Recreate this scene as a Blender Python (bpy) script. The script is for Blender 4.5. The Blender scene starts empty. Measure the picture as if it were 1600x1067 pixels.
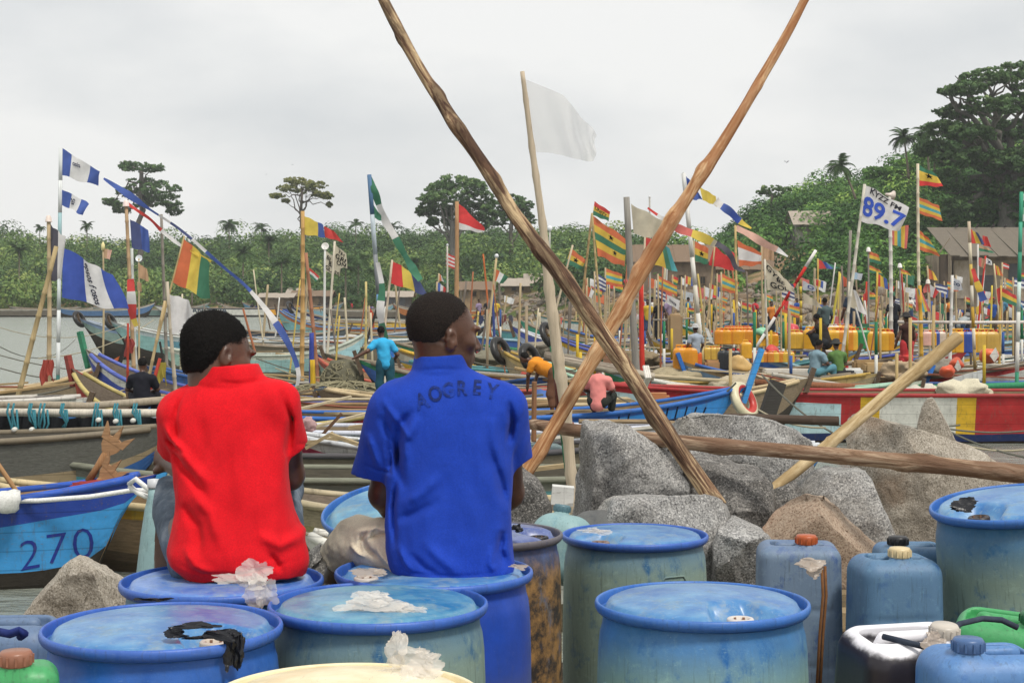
import bpy, bmesh, math, random
import numpy as np
from mathutils import Vector, Matrix, Quaternion
from mathutils.bvhtree import BVHTree
SC = bpy.context.scene
COL = SC.collection
R = math.radians
random.seed(7); RNG = np.random.default_rng(7)

# ------------------------------------------------------------------ camera, sky, sun, exposure
FOC = 2500.0; HZ = 455.0; CAMZ = 3.4            # focal length in photo pixels, horizon row, eye height above the water
cam = bpy.data.cameras.new('camera'); camo = bpy.data.objects.new('camera', cam); COL.objects.link(camo)
cam.sensor_width = 36.0; cam.lens = 36.0*FOC/1600.0; cam.shift_y = -(533.5-HZ)/1600.0
cam.clip_start = 0.05; cam.clip_end = 6000.0
camo.location = (0, 0, CAMZ); camo.rotation_euler = (R(90), 0, 0)
SC.camera = camo
SUN_EL, SUN_AZ = 58.0, 146.0                    # azimuth measured from +Y (view direction) towards +X
wd = bpy.data.worlds.new('World'); SC.world = wd; wd.use_nodes = True
nt = wd.node_tree; nt.nodes.clear()
wo = nt.nodes.new('ShaderNodeOutputWorld'); bg = nt.nodes.new('ShaderNodeBackground'); nt.links.new(bg.outputs[0], wo.inputs[0])
sk = nt.nodes.new('ShaderNodeTexSky'); sk.sky_type = 'NISHITA'; sk.sun_disc = False
sk.sun_elevation = R(SUN_EL); sk.sun_rotation = R(SUN_AZ); sk.air_density = 1.0; sk.dust_density = 4.0
tc = nt.nodes.new('ShaderNodeTexCoord'); mp = nt.nodes.new('ShaderNodeMapping'); mp.inputs['Scale'].default_value = (1, 1, 2.6)
nt.links.new(tc.outputs['Generated'], mp.inputs[0])
n1 = nt.nodes.new('ShaderNodeTexNoise'); n1.inputs['Scale'].default_value = 3.1; n1.inputs['Detail'].default_value = 6; n1.inputs['Roughness'].default_value = 0.52
nt.links.new(mp.outputs[0], n1.inputs['Vector'])
rp = nt.nodes.new('ShaderNodeValToRGB'); nt.links.new(n1.outputs['Fac'], rp.inputs[0])
rp.color_ramp.elements[0].position = 0.32; rp.color_ramp.elements[0].color = (6.7, 6.9, 7.0, 1)
rp.color_ramp.elements[1].position = 0.56; rp.color_ramp.elements[1].color = (8.75, 8.75, 8.6, 1)
mx = nt.nodes.new('ShaderNodeMixRGB'); mx.inputs[0].default_value = 0.93        # the overcast: thick cloud over the clear-sky model
nt.links.new(sk.outputs[0], mx.inputs[1]); nt.links.new(rp.outputs[0], mx.inputs[2])
nt.links.new(mx.outputs[0], bg.inputs[0]); bg.inputs[1].default_value = 0.1
sl = bpy.data.lights.new('sun', 'SUN'); sl.energy = 2.4; sl.angle = R(11); sl.color = (1.0, 0.95, 0.87)
so = bpy.data.objects.new('sun', sl); COL.objects.link(so)
_sd = Vector((math.sin(R(SUN_AZ))*math.cos(R(SUN_EL)), math.cos(R(SUN_AZ))*math.cos(R(SUN_EL)), math.sin(R(SUN_EL))))
so.rotation_euler = _sd.to_track_quat('Z', 'Y').to_euler(); so.location = (0, 0, 60)
vs = SC.view_settings; vs.view_transform = 'Standard'; vs.look = 'None'; vs.exposure = 0.16; vs.gamma = 1.0; vs.use_curve_mapping = False
SC.render.engine = 'CYCLES'
cy = SC.cycles; cy.use_denoising = True; cy.max_bounces = 6; cy.diffuse_bounces = 3; cy.glossy_bounces = 3
cy.transmission_bounces = 4; cy.transparent_max_bounces = 8; cy.caustics_reflective = False; cy.caustics_refractive = False
try: cy.denoising_prefilter = 'ACCURATE'
except Exception: pass

# ------------------------------------------------------------------ helpers
def W(px, py, D):
    """world point at distance D that the photograph shows at (px, py)"""
    return Vector(((px-800.0)*D/FOC, D, CAMZ-(py-HZ)*D/FOC))
def lin(c):
    c = c/255.0
    return c/12.92 if c <= 0.04045 else ((c+0.055)/1.055)**2.4
def rgb(h):
    h = h.lstrip('#'); return tuple(lin(int(h[i:i+2], 16)) for i in (0, 2, 4))
MATS = {}
class N:
    """tiny node-tree helper"""
    def __init__(s, name):
        s.m = bpy.data.materials.new(name); s.m.use_nodes = True; s.t = s.m.node_tree; s.t.nodes.clear()
        s.out = s.t.nodes.new('ShaderNodeOutputMaterial'); s.co = s.t.nodes.new('ShaderNodeTexCoord')
    def n(s, typ, **kw):
        x = s.t.nodes.new(typ)
        for k, v in kw.items():
            if k in x.inputs: 
                if isinstance(v, bpy.types.NodeSocket): s.t.links.new(v, x.inputs[k])
                else: x.inputs[k].default_value = v
            else: setattr(x, k, v)
        return x
    def l(s, a, b): s.t.links.new(a, b)
    def coords(s, scale=(1, 1, 1), rot=(0, 0, 0), src='Object'):
        mp = s.n('ShaderNodeMapping'); mp.inputs['Scale'].default_value = scale; mp.inputs['Rotation'].default_value = rot
        s.l(s.co.outputs[src], mp.inputs[0]); return mp.outputs[0]
    def noise(s, vec, scale, detail=4, rough=0.55, dist=0.0):
        x = s.n('ShaderNodeTexNoise', Scale=scale, Detail=detail, Roughness=rough, Distortion=dist); s.l(vec, x.inputs['Vector']); return x.outputs['Fac']
    def ramp(s, fac, stops):
        x = s.n('ShaderNodeValToRGB'); s.l(fac, x.inputs[0]); e = x.color_ramp.elements
        while len(e) < len(stops): e.new(0.5)
        for i, (p, c) in enumerate(stops):
            e[i].position = p; e[i].color = tuple(c)+(1,) if len(c) == 3 else c
        return x.outputs[0]
    def mix(s, fac, a, b, blend='MIX'):
        x = s.n('ShaderNodeMixRGB', blend_type=blend)
        for sock, v in ((x.inputs[0], fac), (x.inputs[1], a), (x.inputs[2], b)):
            if isinstance(v, bpy.types.NodeSocket): s.l(v, sock)
            elif isinstance(v, (int, float)): sock.default_value = v
            else: sock.default_value = tuple(v)+(1,)
        return x.outputs[0]
    def math(s, op, a, b=0.0):
        x = s.n('ShaderNodeMath', operation=op)
        for sock, v in ((x.inputs[0], a), (x.inputs[1], b)):
            if isinstance(v, bpy.types.NodeSocket): s.l(v, sock)
            else: sock.default_value = v
        return x.outputs[0]
    def bump(s, h, strength=0.3, dist=0.01, prev=None):
        x = s.n('ShaderNodeBump', Strength=strength, Distance=dist); s.l(h, x.inputs['Height'])
        if prev is not None: s.l(prev, x.inputs['Normal'])
        return x.outputs[0]
    def bsdf(s, color, rough=0.6, spec=0.3, normal=None, transl=0.0, sheen=0.0, coat=0.0, metallic=0.0):
        p = s.n('ShaderNodeBsdfPrincipled')
        for k, v in (('Base Color', color), ('Roughness', rough), ('Specular IOR Level', spec), ('Sheen Weight', sheen), ('Coat Weight', coat), ('Metallic', metallic)):
            if isinstance(v, bpy.types.NodeSocket): s.l(v, p.inputs[k])
            elif isinstance(v, (int, float)): p.inputs[k].default_value = v
            else: p.inputs[k].default_value = tuple(v)+(1,)
        if normal is not None: s.l(normal, p.inputs['Normal'])
        o = p.outputs[0]
        if transl > 0:
            t = s.n('ShaderNodeBsdfTranslucent')
            if isinstance(color, bpy.types.NodeSocket): s.l(color, t.inputs[0])
            else: t.inputs[0].default_value = tuple(color)+(1,)
            ms = s.n('ShaderNodeMixShader'); ms.inputs[0].default_value = transl; s.l(o, ms.inputs[1]); s.l(t.outputs[0], ms.inputs[2]); o = ms.outputs[0]
        s.l(o, s.out.inputs[0]); s.p = p
        return s.m
def mat(hexc, kind='paint'):
    """cached everyday materials: colour x kind"""
    key = (hexc, kind)
    if key in MATS: return MATS[key]
    c = rgb(hexc); d = tuple(x*0.55 for x in c); b = tuple(min(1, x*1.25+0.01) for x in c)
    n = N(kind+'_'+hexc.lstrip('#'))
    if kind == 'paint':        # weathered boat paint on timber
        v = n.coords(); f = n.noise(v, 3.0, 6, 0.65); g = n.noise(n.coords((2, 9, 9)), 5, 5, 0.7)
        col = n.mix(n.ramp(f, [(0.3, (0, 0, 0)), (0.7, (1, 1, 1))]), d, b); col = n.mix(0.5, col, c)
        wear = n.ramp(g, [(0.60, (0, 0, 0)), (0.68, (1, 1, 1))])
        col = n.mix(n.math('MULTIPLY', wear, 0.6), col, rgb('#6d6458'))
        sz = n.n('ShaderNodeSeparateXYZ'); n.l(v, sz.inputs[0]); pl = n.ramp(n.math('FRACT', n.math('MULTIPLY', sz.outputs['Z'], 4.6)), [(0.0, (1, 1, 1)), (0.05, (1, 1, 1)), (0.08, (0, 0, 0))]); col = n.mix(n.math('MULTIPLY', pl, 0.45), col, tuple(x*0.3 for x in c))
        st = n.ramp(n.noise(n.coords((7, 7, 0.9)), 2.2, 5, 0.7), [(0.56, (0, 0, 0)), (0.66, (1, 1, 1))]); col = n.mix(n.math('MULTIPLY', st, 0.4), col, rgb('#5a5046'))
        m = n.bsdf(col, 0.55, 0.3, n.bump(g, 0.25, 0.01))
    elif kind == 'wood':
        v = n.coords((1.2, 14, 14)); f = n.noise(v, 3.0, 6, 0.65, 0.6); g = n.noise(n.coords(), 1.7, 4)
        col = n.ramp(f, [(0.25, d), (0.55, c), (0.8, b)]); col = n.mix(n.math('MULTIPLY', g, 0.5), col, rgb('#4e4a42'))
        m = n.bsdf(col, 0.75, 0.2, n.bump(f, 0.4, 0.01))
    elif kind == 'pole':       # grain along local z
        f = n.noise(n.coords((18, 18, 1.1)), 1.6, 6, 0.65, 0.4); g = n.noise(n.coords((1, 1, 1)), 2.3, 4)
        col = n.ramp(f, [(0.25, d), (0.5, c), (0.8, b)]); col = n.mix(n.math('MULTIPLY', g, 0.45), col, tuple(x*0.6 for x in c))
        m = n.bsdf(col, 0.7, 0.2, n.bump(f, 0.35, 0.01))
    elif kind == 'cloth':
        c = tuple(x*0.88+0.055 for x in c)
        v = n.coords(); f = n.noise(v, 2.5, 5, 0.6)
        col = n.mix(n.ramp(f, [(0.3, (0, 0, 0)), (0.72, (1, 1, 1))]), tuple(x*0.78 for x in c), tuple(min(1, x*1.1) for x in c))
        m = n.bsdf(col, 0.85, 0.1, n.bump(n.noise(v, 22, 4), 0.25, 0.02), transl=0.38)
    elif kind == 'plastic':
        v = n.coords(); f = n.noise(v, 6, 5, 0.6)
        col = n.mix(n.ramp(f, [(0.35, (0, 0, 0)), (0.7, (1, 1, 1))]), tuple(x*0.8 for x in c), c)
        m = n.bsdf(col, 0.38, 0.45, n.bump(n.noise(v, 30, 3), 0.08, 0.01))
    elif kind == 'rope':
        v = n.coords(); f = n.noise(v, 40, 3)
        m = n.bsdf(n.mix(f, d, b), 0.9, 0.1)
    elif kind == 'flat':
        v = n.coords(); f = n.noise(v, 4, 4)
        m = n.bsdf(n.mix(f, tuple(x*0.75 for x in c), tuple(min(1, x*1.15) for x in c)), 0.8, 0.15)
    MATS[key] = m
    return m

def setp(o, label=None, cat=None, group=None, kind=None):
    if label: o['label'] = label
    if cat: o['category'] = cat
    if group: o['group'] = group
    if kind: o['kind'] = kind
    return o
def thing(name, label, cat, loc=(0, 0, 0), group=None, rotz=0.0):
    o = bpy.data.objects.new(name, None); COL.objects.link(o); o.empty_display_size = 0.2
    o.location = loc; o.rotation_euler = (0, 0, rotz)
    return setp(o, label, cat, group)
def mesh(name, V, F, smooth=False, mi=None):
    me = bpy.data.meshes.new(name)
    V = np.asarray(V, dtype=np.float32).reshape(-1, 3)
    if isinstance(F, np.ndarray):
        nv = F.shape[1]; me.vertices.add(len(V)); me.vertices.foreach_set('co', V.ravel())
        me.loops.add(F.size); me.loops.foreach_set('vertex_index', F.astype(np.int32).ravel())
        me.polygons.add(len(F)); me.polygons.foreach_set('loop_start', np.arange(0, F.size, nv, dtype=np.int32))
        me.polygons.foreach_set('loop_total', np.full(len(F), nv, dtype=np.int32)); me.update(calc_edges=True)
    else:
        me.from_pydata(V.tolist(), [], F); me.update()
    if smooth: me.polygons.foreach_set('use_smooth', np.ones(len(me.polygons), dtype=bool))
    if mi is not None: me.polygons.foreach_set('material_index', np.asarray(mi, dtype=np.int32))
    return me
def obj(name, V, F, m, parent=None, smooth=False, mi=None, world=True):
    """one mesh object; with a parent, V are world points unless world=False"""
    V = np.asarray(V, dtype=np.float32).reshape(-1, 3)
    if parent is not None and world: V = V-np.array(parent.location, dtype=np.float32)
    me = mesh(name, V, F, smooth, mi)
    for x in (m if isinstance(m, (list, tuple)) else [m]): me.materials.append(x)
    o = bpy.data.objects.new(name, me); COL.objects.link(o)
    if parent is not None: o.parent = parent
    return o
def solo(name, label, cat, V, F, m, group=None, smooth=False, mi=None, kind=None):
    """a thing that is one mesh, its origin at its base"""
    V = np.asarray(V, dtype=np.float32).reshape(-1, 3)
    c = (V.min(0)+V.max(0))/2; c[2] = V[:, 2].min()
    o = obj(name, V-c, F, m, None, smooth, mi); o.location = c.tolist()
    return setp(o, label, cat, group, kind)
def join(parts):
    V, F, n = [], [], 0
    for v, f in parts:
        v = np.asarray(v, dtype=np.float32).reshape(-1, 3); V.append(v)
        F += [tuple(i+n for i in q) for q in (f.tolist() if isinstance(f, np.ndarray) else f)]; n += len(v)
    return np.concatenate(V), F
def box(c, s, rot=None):
    c = Vector(c); v = []
    for x in (-1, 1):
        for y in (-1, 1):
            for z in (-1, 1):
                p = Vector((x*s[0]/2, y*s[1]/2, z*s[2]/2))
                if rot is not None: p = rot @ p
                v.append(tuple(c+p))
    return np.array(v), [(0, 1, 3, 2), (4, 6, 7, 5), (0, 4, 5, 1), (2, 3, 7, 6), (0, 2, 6, 4), (1, 5, 7, 3)]
def beam(a, b, w, h, up=(0, 0, 1)):
    """a rectangular bar from a to b"""
    a, b = Vector(a), Vector(b); d = (b-a).normalized(); s = d.cross(Vector(up))
    if s.length < 1e-4: s = d.cross(Vector((0, 1, 0)))
    s.normalize(); u = s.cross(d)
    v = [a+s*(i*w/2)+u*(j*h/2) for i, j in ((-1, -1), (1, -1), (1, 1), (-1, 1))]+[b+s*(i*w/2)+u*(j*h/2) for i, j in ((-1, -1), (1, -1), (1, 1), (-1, 1))]
    return np.array([tuple(x) for x in v]), [(0, 3, 2, 1), (4, 5, 6, 7), (0, 1, 5, 4), (1, 2, 6, 5), (2, 3, 7, 6), (3, 0, 4, 7)]
def tube(pts, rad, seg=8, caps=True, squash=None):
    """swept tube through pts with a radius per point"""
    P = [Vector(p) for p in pts]; n = len(P)
    rad = [rad]*n if isinstance(rad, (int, float)) else list(rad)
    T = [(P[min(i+1, n-1)]-P[max(i-1, 0)]).normalized() for i in range(n)]
    up = Vector((0, 0, 1)) if abs(T[0].z) < 0.9 else Vector((0, 1, 0))
    nrm = T[0].cross(up).normalized(); V = []
    for i in range(n):
        nrm = (nrm-T[i]*nrm.dot(T[i])).normalized(); bn = T[i].cross(nrm)
        for k in range(seg):
            a = 2*math.pi*k/seg; rr = rad[i]
            V.append(tuple(P[i]+nrm*(math.cos(a)*rr)+bn*(math.sin(a)*rr*(squash or 1))))
    F = [(i*seg+k, i*seg+(k+1) % seg, (i+1)*seg+(k+1) % seg, (i+1)*seg+k) for i in range(n-1) for k in range(seg)]
    if caps: F += [tuple(reversed(range(seg))), tuple((n-1)*seg+k for k in range(seg))]
    return np.array(V), F
def sag(a, b, s, n=10):
    a, b = Vector(a), Vector(b)
    return [a.lerp(b, t/n)-Vector((0, 0, 4*s*(t/n)*(1-t/n))) for t in range(n+1)]
def lathe(prof, n=32, c=(0, 0, 0), cap=True):
    V = [(c[0]+r*math.cos(2*math.pi*k/n), c[1]+r*math.sin(2*math.pi*k/n), c[2]+z) for r, z in prof for k in range(n)]
    m = len(prof)
    F = [(i*n+k, i*n+(k+1) % n, (i+1)*n+(k+1) % n, (i+1)*n+k) for i in range(m-1) for k in range(n)]
    if cap: F += [tuple(reversed(range(n))), tuple((m-1)*n+k for k in range(n))]
    return np.array(V), F
def text_mesh(s, bold=0.0, fine=0.16, rep=2):
    """flat lettering as triangles, centred, height of a capital = 1"""
    cu = bpy.data.curves.new('lettering', 'FONT'); cu.body = s; cu.offset = bold; cu.resolution_u = 3
    o = bpy.data.objects.new('lettering', cu); COL.objects.link(o)
    dg = bpy.context.evaluated_depsgraph_get(); me = bpy.data.meshes.new_from_object(o.evaluated_get(dg))
    bm = bmesh.new(); bm.from_mesh(me); bmesh.ops.triangulate(bm, faces=bm.faces)
    for _ in range(rep):
        lg = [e for e in bm.edges if e.calc_length() > fine]
        if lg: bmesh.ops.subdivide_edges(bm, edges=lg, cuts=1); bmesh.ops.triangulate(bm, faces=bm.faces)
    V = np.array([v.co[:] for v in bm.verts]); bm.verts.index_update(); F = [tuple(v.index for v in f.verts) for f in bm.faces]
    bm.free(); bpy.data.objects.remove(o); bpy.data.curves.remove(cu); bpy.data.meshes.remove(me)
    V[:, 0] -= (V[:, 0].min()+V[:, 0].max())/2; V[:, 1] -= (V[:, 1].min()+V[:, 1].max())/2; V /= 0.72
    return V, F

# value noise in numpy
def _hash(x, y, z, s):
    h = (x*374761393+y*668265263+z*2147483647+s*974634777).astype(np.int64) & 0xffffffff
    h = ((h ^ (h >> 13))*1274126177) & 0xffffffff
    return ((h ^ (h >> 16)) & 0xffff)/65535.0
def vnoise(P, seed=0):
    P = np.asarray(P, dtype=np.float64); I = np.floor(P).astype(np.int64); f = P-I; f = f*f*(3-2*f); r = 0
    for dx in (0, 1):
        for dy in (0, 1):
            for dz in (0, 1):
                w = (f[..., 0] if dx else 1-f[..., 0])*(f[..., 1] if dy else 1-f[..., 1])*(f[..., 2] if dz else 1-f[..., 2])
                r = r+w*_hash(I[..., 0]+dx, I[..., 1]+dy, I[..., 2]+dz, seed)
    return r*2-1
def fbm(P, seed=0, oct=4, gain=0.5):
    P = np.asarray(P, dtype=np.float64); a, r = 1.0, 0.0
    for i in range(oct): r = r+a*vnoise(P*(2.03**i)+i*17.3, seed+i); a *= gain
    return r

# signed-distance modelling on a grid (organic one-piece surfaces)
class Field:
    def __init__(s, lo, hi, h):
        s.lo = np.array(lo, dtype=np.float64); s.h = h; s.n = np.ceil((np.array(hi)-s.lo)/h).astype(int)+1
        s.V = np.full(tuple(s.n), 0.5, dtype=np.float32)
        s.ax = [(s.lo[i]+np.arange(s.n[i])*h).astype(np.float32) for i in range(3)]
    def sl(s, lo, hi):
        a = np.clip(np.floor((np.array(lo)-s.lo)/s.h).astype(int), 0, s.n-1); b = np.clip(np.ceil((np.array(hi)-s.lo)/s.h).astype(int)+1, 1, s.n)
        q = tuple(slice(a[i], max(b[i], a[i]+1)) for i in range(3))
        return q, s.ax[0][q[0]][:, None, None], s.ax[1][q[1]][None, :, None], s.ax[2][q[2]][None, None, :]
    def put(s, q, d, k, sub=False):
        v = s.V[q]
        if sub: d = -d; v, d = -v, -d
        if k > 0: h = np.clip(0.5+0.5*(d-v)/k, 0, 1); r = d*(1-h)+v*h-k*h*(1-h)
        else: r = np.minimum(v, d)
        s.V[q] = -r if sub else r
    def cone(s, a, b, r1, r2, k=0.02, sub=False, sq=None):
        a, b = np.array(a, float), np.array(b, float); m = max(r1, r2)+max(k, 0.02)+2*s.h
        q, X, Y, Z = s.sl(np.minimum(a, b)-m, np.maximum(a, b)+m)
        ba = b-a; L = max(ba @ ba, 1e-9)
        t = np.clip(((X-a[0])*ba[0]+(Y-a[1])*ba[1]+(Z-a[2])*ba[2])/L, 0, 1)
        d = np.sqrt((X-a[0]-t*ba[0])**2+(Y-a[1]-t*ba[1])**2+(Z-a[2]-t*ba[2])**2)-(r1+(r2-r1)*t)
        if sub: s.V[q] = np.maximum(s.V[q], -d)
        else: s.put(q, d, k)
    def chain(s, pts, rs, k=0.02):
        for i in range(len(pts)-1): s.cone(pts[i], pts[i+1], rs[i], rs[i+1], k)
    def ell(s, c, r, k=0.02, M=None, sub=False):
        c = np.array(c, float); r = np.array(r, float); m = r.max()+max(k, 0.02)+2*s.h
        q, X, Y, Z = s.sl(c-m, c+m); X, Y, Z = X-c[0], Y-c[1], Z-c[2]
        if M is not None:
            M = np.array(M); X, Y, Z = (M[0][0]*X+M[1][0]*Y+M[2][0]*Z, M[0][1]*X+M[1][1]*Y+M[2][1]*Z, M[0][2]*X+M[1][2]*Y+M[2][2]*Z)
        k0 = np.sqrt((X/r[0])**2+(Y/r[1])**2+(Z/r[2])**2); k1 = np.sqrt((X/r[0]**2)**2+(Y/r[1]**2)**2+(Z/r[2]**2)**2)+1e-9
        d = k0*(k0-1)/k1
        if sub: s.V[q] = np.maximum(s.V[q], -d)
        else: s.put(q, d, k)
    def loft(s, rows, k=0.02, n=2.4):
        """rows of (z, cx, cy, half width, half depth), from the top down"""
        rw = np.array(sorted(rows), float); zz = np.linspace(rw[0, 0], rw[-1, 0], 160)
        T = [np.interp(zz, rw[:, 0], rw[:, j]) for j in range(1, 5)]
        ker = np.hanning(17); ker /= ker.sum()
        T = [np.convolve(np.pad(t, 8, mode='edge'), ker, 'valid') for t in T]
        m = 0.05; lo = (min(T[0]-T[2])-m, min(T[1]-T[3])-m, rw[0, 0]-m); hi = (max(T[0]+T[2])+m, max(T[1]+T[3])+m, rw[-1, 0]+m)
        q, X, Y, Z = s.sl(lo, hi); zc = np.clip(Z, rw[0, 0], rw[-1, 0])
        cx, cyy, a, b = [np.interp(zc.ravel(), zz, t).reshape(zc.shape).astype(np.float32) for t in T]
        rr = ((np.abs(X-cx)/a)**n+(np.abs(Y-cyy)/b)**n)**(1.0/n)
        d2 = (rr-1)*np.minimum(a, b); dz = np.maximum(Z-rw[-1, 0], rw[0, 0]-Z)
        d = np.where(dz > 0, np.sqrt(np.maximum(d2, 0)**2+dz**2), np.maximum(d2, dz))
        s.put(q, d.astype(np.float32), k)
    def ridge(s, a, b, w, amp, c=None):
        """a cloth fold: raises (amp > 0) or sinks the surface along the curve a-c-b"""
        P = [np.array(a, float), np.array(b, float)] if c is None else [np.array(a, float)*(1-t)**2+2*np.array(c, float)*t*(1-t)+np.array(b, float)*t*t for t in np.linspace(0, 1, 7)]
        lo = np.min(P, 0)-3*w; hi = np.max(P, 0)+3*w; q, X, Y, Z = s.sl(lo, hi); best = None
        for i in range(len(P)-1):
            A, B = P[i], P[i+1]; ba = B-A; L = max(ba @ ba, 1e-9)
            t = np.clip(((X-A[0])*ba[0]+(Y-A[1])*ba[1]+(Z-A[2])*ba[2])/L, 0, 1)
            d = (X-A[0]-t*ba[0])**2+(Y-A[1]-t*ba[1])**2+(Z-A[2]-t*ba[2])**2
            g = (i+t)/(len(P)-1); e = np.exp(-d/(w*w))*np.clip(np.minimum(g, 1-g)*4+0.15, 0, 1)
            best = e if best is None else np.maximum(best, e)
        s.V[q] -= (amp*best).astype(np.float32)
    def cut(s, p, nrm):
        """keep the side the normal points away from"""
        p = np.array(p, float); nrm = np.array(nrm, float)/np.linalg.norm(nrm)
        X, Y, Z = s.ax[0][:, None, None], s.ax[1][None, :, None], s.ax[2][None, None, :]
        s.V = np.maximum(s.V, ((X-p[0])*nrm[0]+(Y-p[1])*nrm[1]+(Z-p[2])*nrm[2]).astype(np.float32))
    def warp(s, fn):
        P = np.stack(np.meshgrid(*s.ax, indexing='ij'), -1); near = np.abs(s.V) < 0.04
        s.V[near] -= fn(P[near]).astype(np.float32)
    def mesh(s, smooth=1):
        V = s.V; ins = V < 0; nx, ny, nz = V.shape
        cs = np.zeros((nx-1, ny-1, nz-1), np.int8)
        for dx in (0, 1):
            for dy in (0, 1):
                for dz in (0, 1): cs += ins[dx:nx-1+dx, dy:ny-1+dy, dz:nz-1+dz]
        act = (cs > 0) & (cs < 8); idx = np.full(act.shape, -1, np.int64); C = np.argwhere(act); idx[act] = np.arange(len(C))
        S = np.zeros((len(C), 3)); K = np.zeros(len(C))
        cor = [(x, y, z) for x in (0, 1) for y in (0, 1) for z in (0, 1)]
        for i in range(8):
            for j in range(i+1, 8):
                if sum(abs(cor[i][k]-cor[j][k]) for k in range(3)) != 1: continue
                a = V[C[:, 0]+cor[i][0], C[:, 1]+cor[i][1], C[:, 2]+cor[i][2]]; b = V[C[:, 0]+cor[j][0], C[:, 1]+cor[j][1], C[:, 2]+cor[j][2]]
                x = (a < 0) != (b < 0); t = np.where(x, a/np.where(x, a-b, 1), 0)[:, None]
                S += np.where(x[:, None], np.array(cor[i])*(1-t)+np.array(cor[j])*t, 0); K += x
        P = (C+S/K[:, None])*s.h+s.lo; F = []
        for ax in range(3):
            u, v = [(1, 2), (2, 0), (0, 1)][ax]
            a = [slice(1, -1)]*3; a[ax] = slice(0, -1); b = list(a); b[ax] = slice(1, None)
            A, B = ins[tuple(a)], ins[tuple(b)]; E = np.argwhere(A != B)
            if not len(E): continue
            o = E.copy(); o[:, u] += 1; o[:, v] += 1; fl = A[tuple(E.T)]
            def g(du, dv):
                w = o.copy(); w[:, u] += du; w[:, v] += dv; return idx[tuple(w.T)]
            q = np.stack([g(-1, -1), g(0, -1), g(0, 0), g(-1, 0)], 1); q[~fl] = q[~fl][:, ::-1]; F.append(q)
        F = np.concatenate(F); F = F[(F >= 0).all(1)]
        for _ in range(smooth):
            A = np.zeros_like(P); c = np.zeros(len(P))
            for i in range(4):
                np.add.at(A, F[:, i], P[F[:, (i+1) % 4]]+P[F[:, (i-1) % 4]]); np.add.at(c, F[:, i], 2)
            P = P*0.5+0.5*A/np.maximum(c, 1)[:, None]
        return P, F

# ------------------------------------------------------------------ the setting: water, land, quay
def build_water():
    n = N('harbour_water')
    v = n.coords((1, 1, 1)); a = n.noise(n.coords((0.9, 1.6, 1)), 0.9, 5, 0.6); b = n.noise(n.coords((1.0, 2.2, 1)), 4.0, 4, 0.6)
    silt = n.noise(v, 0.05, 4)
    col = n.mix(silt, rgb('#747a70'), rgb('#979b90'))
    nr = n.bump(b, 0.35, 0.06, n.bump(a, 0.5, 0.35))
    m = n.bsdf(col, 0.16, 0.5, nr)
    xs = np.linspace(-300, 300, 40); ys = np.concatenate([np.linspace(7, 60, 20), np.linspace(70, 430, 20)])
    V = [(x, y, 0.0) for y in ys for x in xs]; w = len(xs)
    F = [(j*w+i, j*w+i+1, (j+1)*w+i+1, (j+1)*w+i) for j in range(len(ys)-1) for i in range(w-1)]
    o = obj('water', V, F, m); setp(o, kind='structure')
build_water()

def shoreD(px): return np.interp(px, [-800, 0, 400, 640, 760, 900, 1100, 1300, 1600, 2400], [235, 222, 214, 205, 190, 165, 150, 142, 136, 120])
def ridgeD(px): return np.interp(px, [-800, 600, 900, 1080, 1200, 2400], [310, 310, 290, 245, 215, 205])
RIDGE_X = [-800, 0, 60, 200, 300, 420, 520, 600, 680, 780, 900, 980, 1060, 1120, 1180, 1260, 1350, 1450, 1550, 1700, 2400]
RIDGE_Y = [345, 352, 360, 362, 362, 352, 348, 356, 352, 350, 358, 372, 398, 398, 322, 296, 268, 224, 196, 188, 190]
def landz(px, D):
    """height of the land (metres above the water) at photo column px, distance D"""
    px = np.asarray(px, float); D = np.asarray(D, float)
    s, r = shoreD(px), ridgeD(px); top = CAMZ-(np.interp(px, RIDGE_X, RIDGE_Y)-HZ)*r/FOC-3.2
    t = D-s; beach = np.clip((t+4)/18, 0, 1)*np.interp(px, [600, 800, 1000, 2400], [2.2, 3.0, 4.4, 4.6])
    u = np.clip((t-14)/(r-s-14), 0, 1); hill = (u**1.15)*(top-2.5)
    back = np.clip((D-r)/60, 0, 1)*4
    X = (px-800)*D/FOC
    n = fbm(np.stack([X*0.08, D*0.08, X*0], -1), 3, 4)
    return np.where(t < -6, -2.0, -1.2+beach+hill-back+n*0.5*np.clip(t/10, 0, 1))
def build_land():
    pxs = np.linspace(-800, 2400, 161); Ds = np.concatenate([np.linspace(100, 240, 64), np.linspace(245, 420, 26)])
    PX, DD = np.meshgrid(pxs, Ds); Z = landz(PX, DD); V = np.stack([(PX-800)*DD/FOC, DD, Z], -1).reshape(-1, 3)
    w = len(pxs); i, j = np.meshgrid(np.arange(w-1), np.arange(len(Ds)-1)); a = (j*w+i).ravel()
    F = np.stack([a, a+1, a+w+1, a+w], 1)
    n = N('shore_earth'); v = n.coords()
    f = n.noise(v, 0.14, 5); g = n.noise(v, 0.9, 6, 0.7)
    col = n.ramp(g, [(0.28, rgb('#5a4633')), (0.5, rgb('#927556')), (0.72, rgb('#b09a80'))])
    col = n.mix(n.ramp(f, [(0.42, (0, 0, 0)), (0.56, (1, 1, 1))]), col, rgb('#4d5a2c'))
    setp(obj('hillside', V, F, n.bsdf(col, 0.95, 0.1, n.bump(g, 0.6, 0.3)), smooth=True), kind='structure')
build_land()

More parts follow.
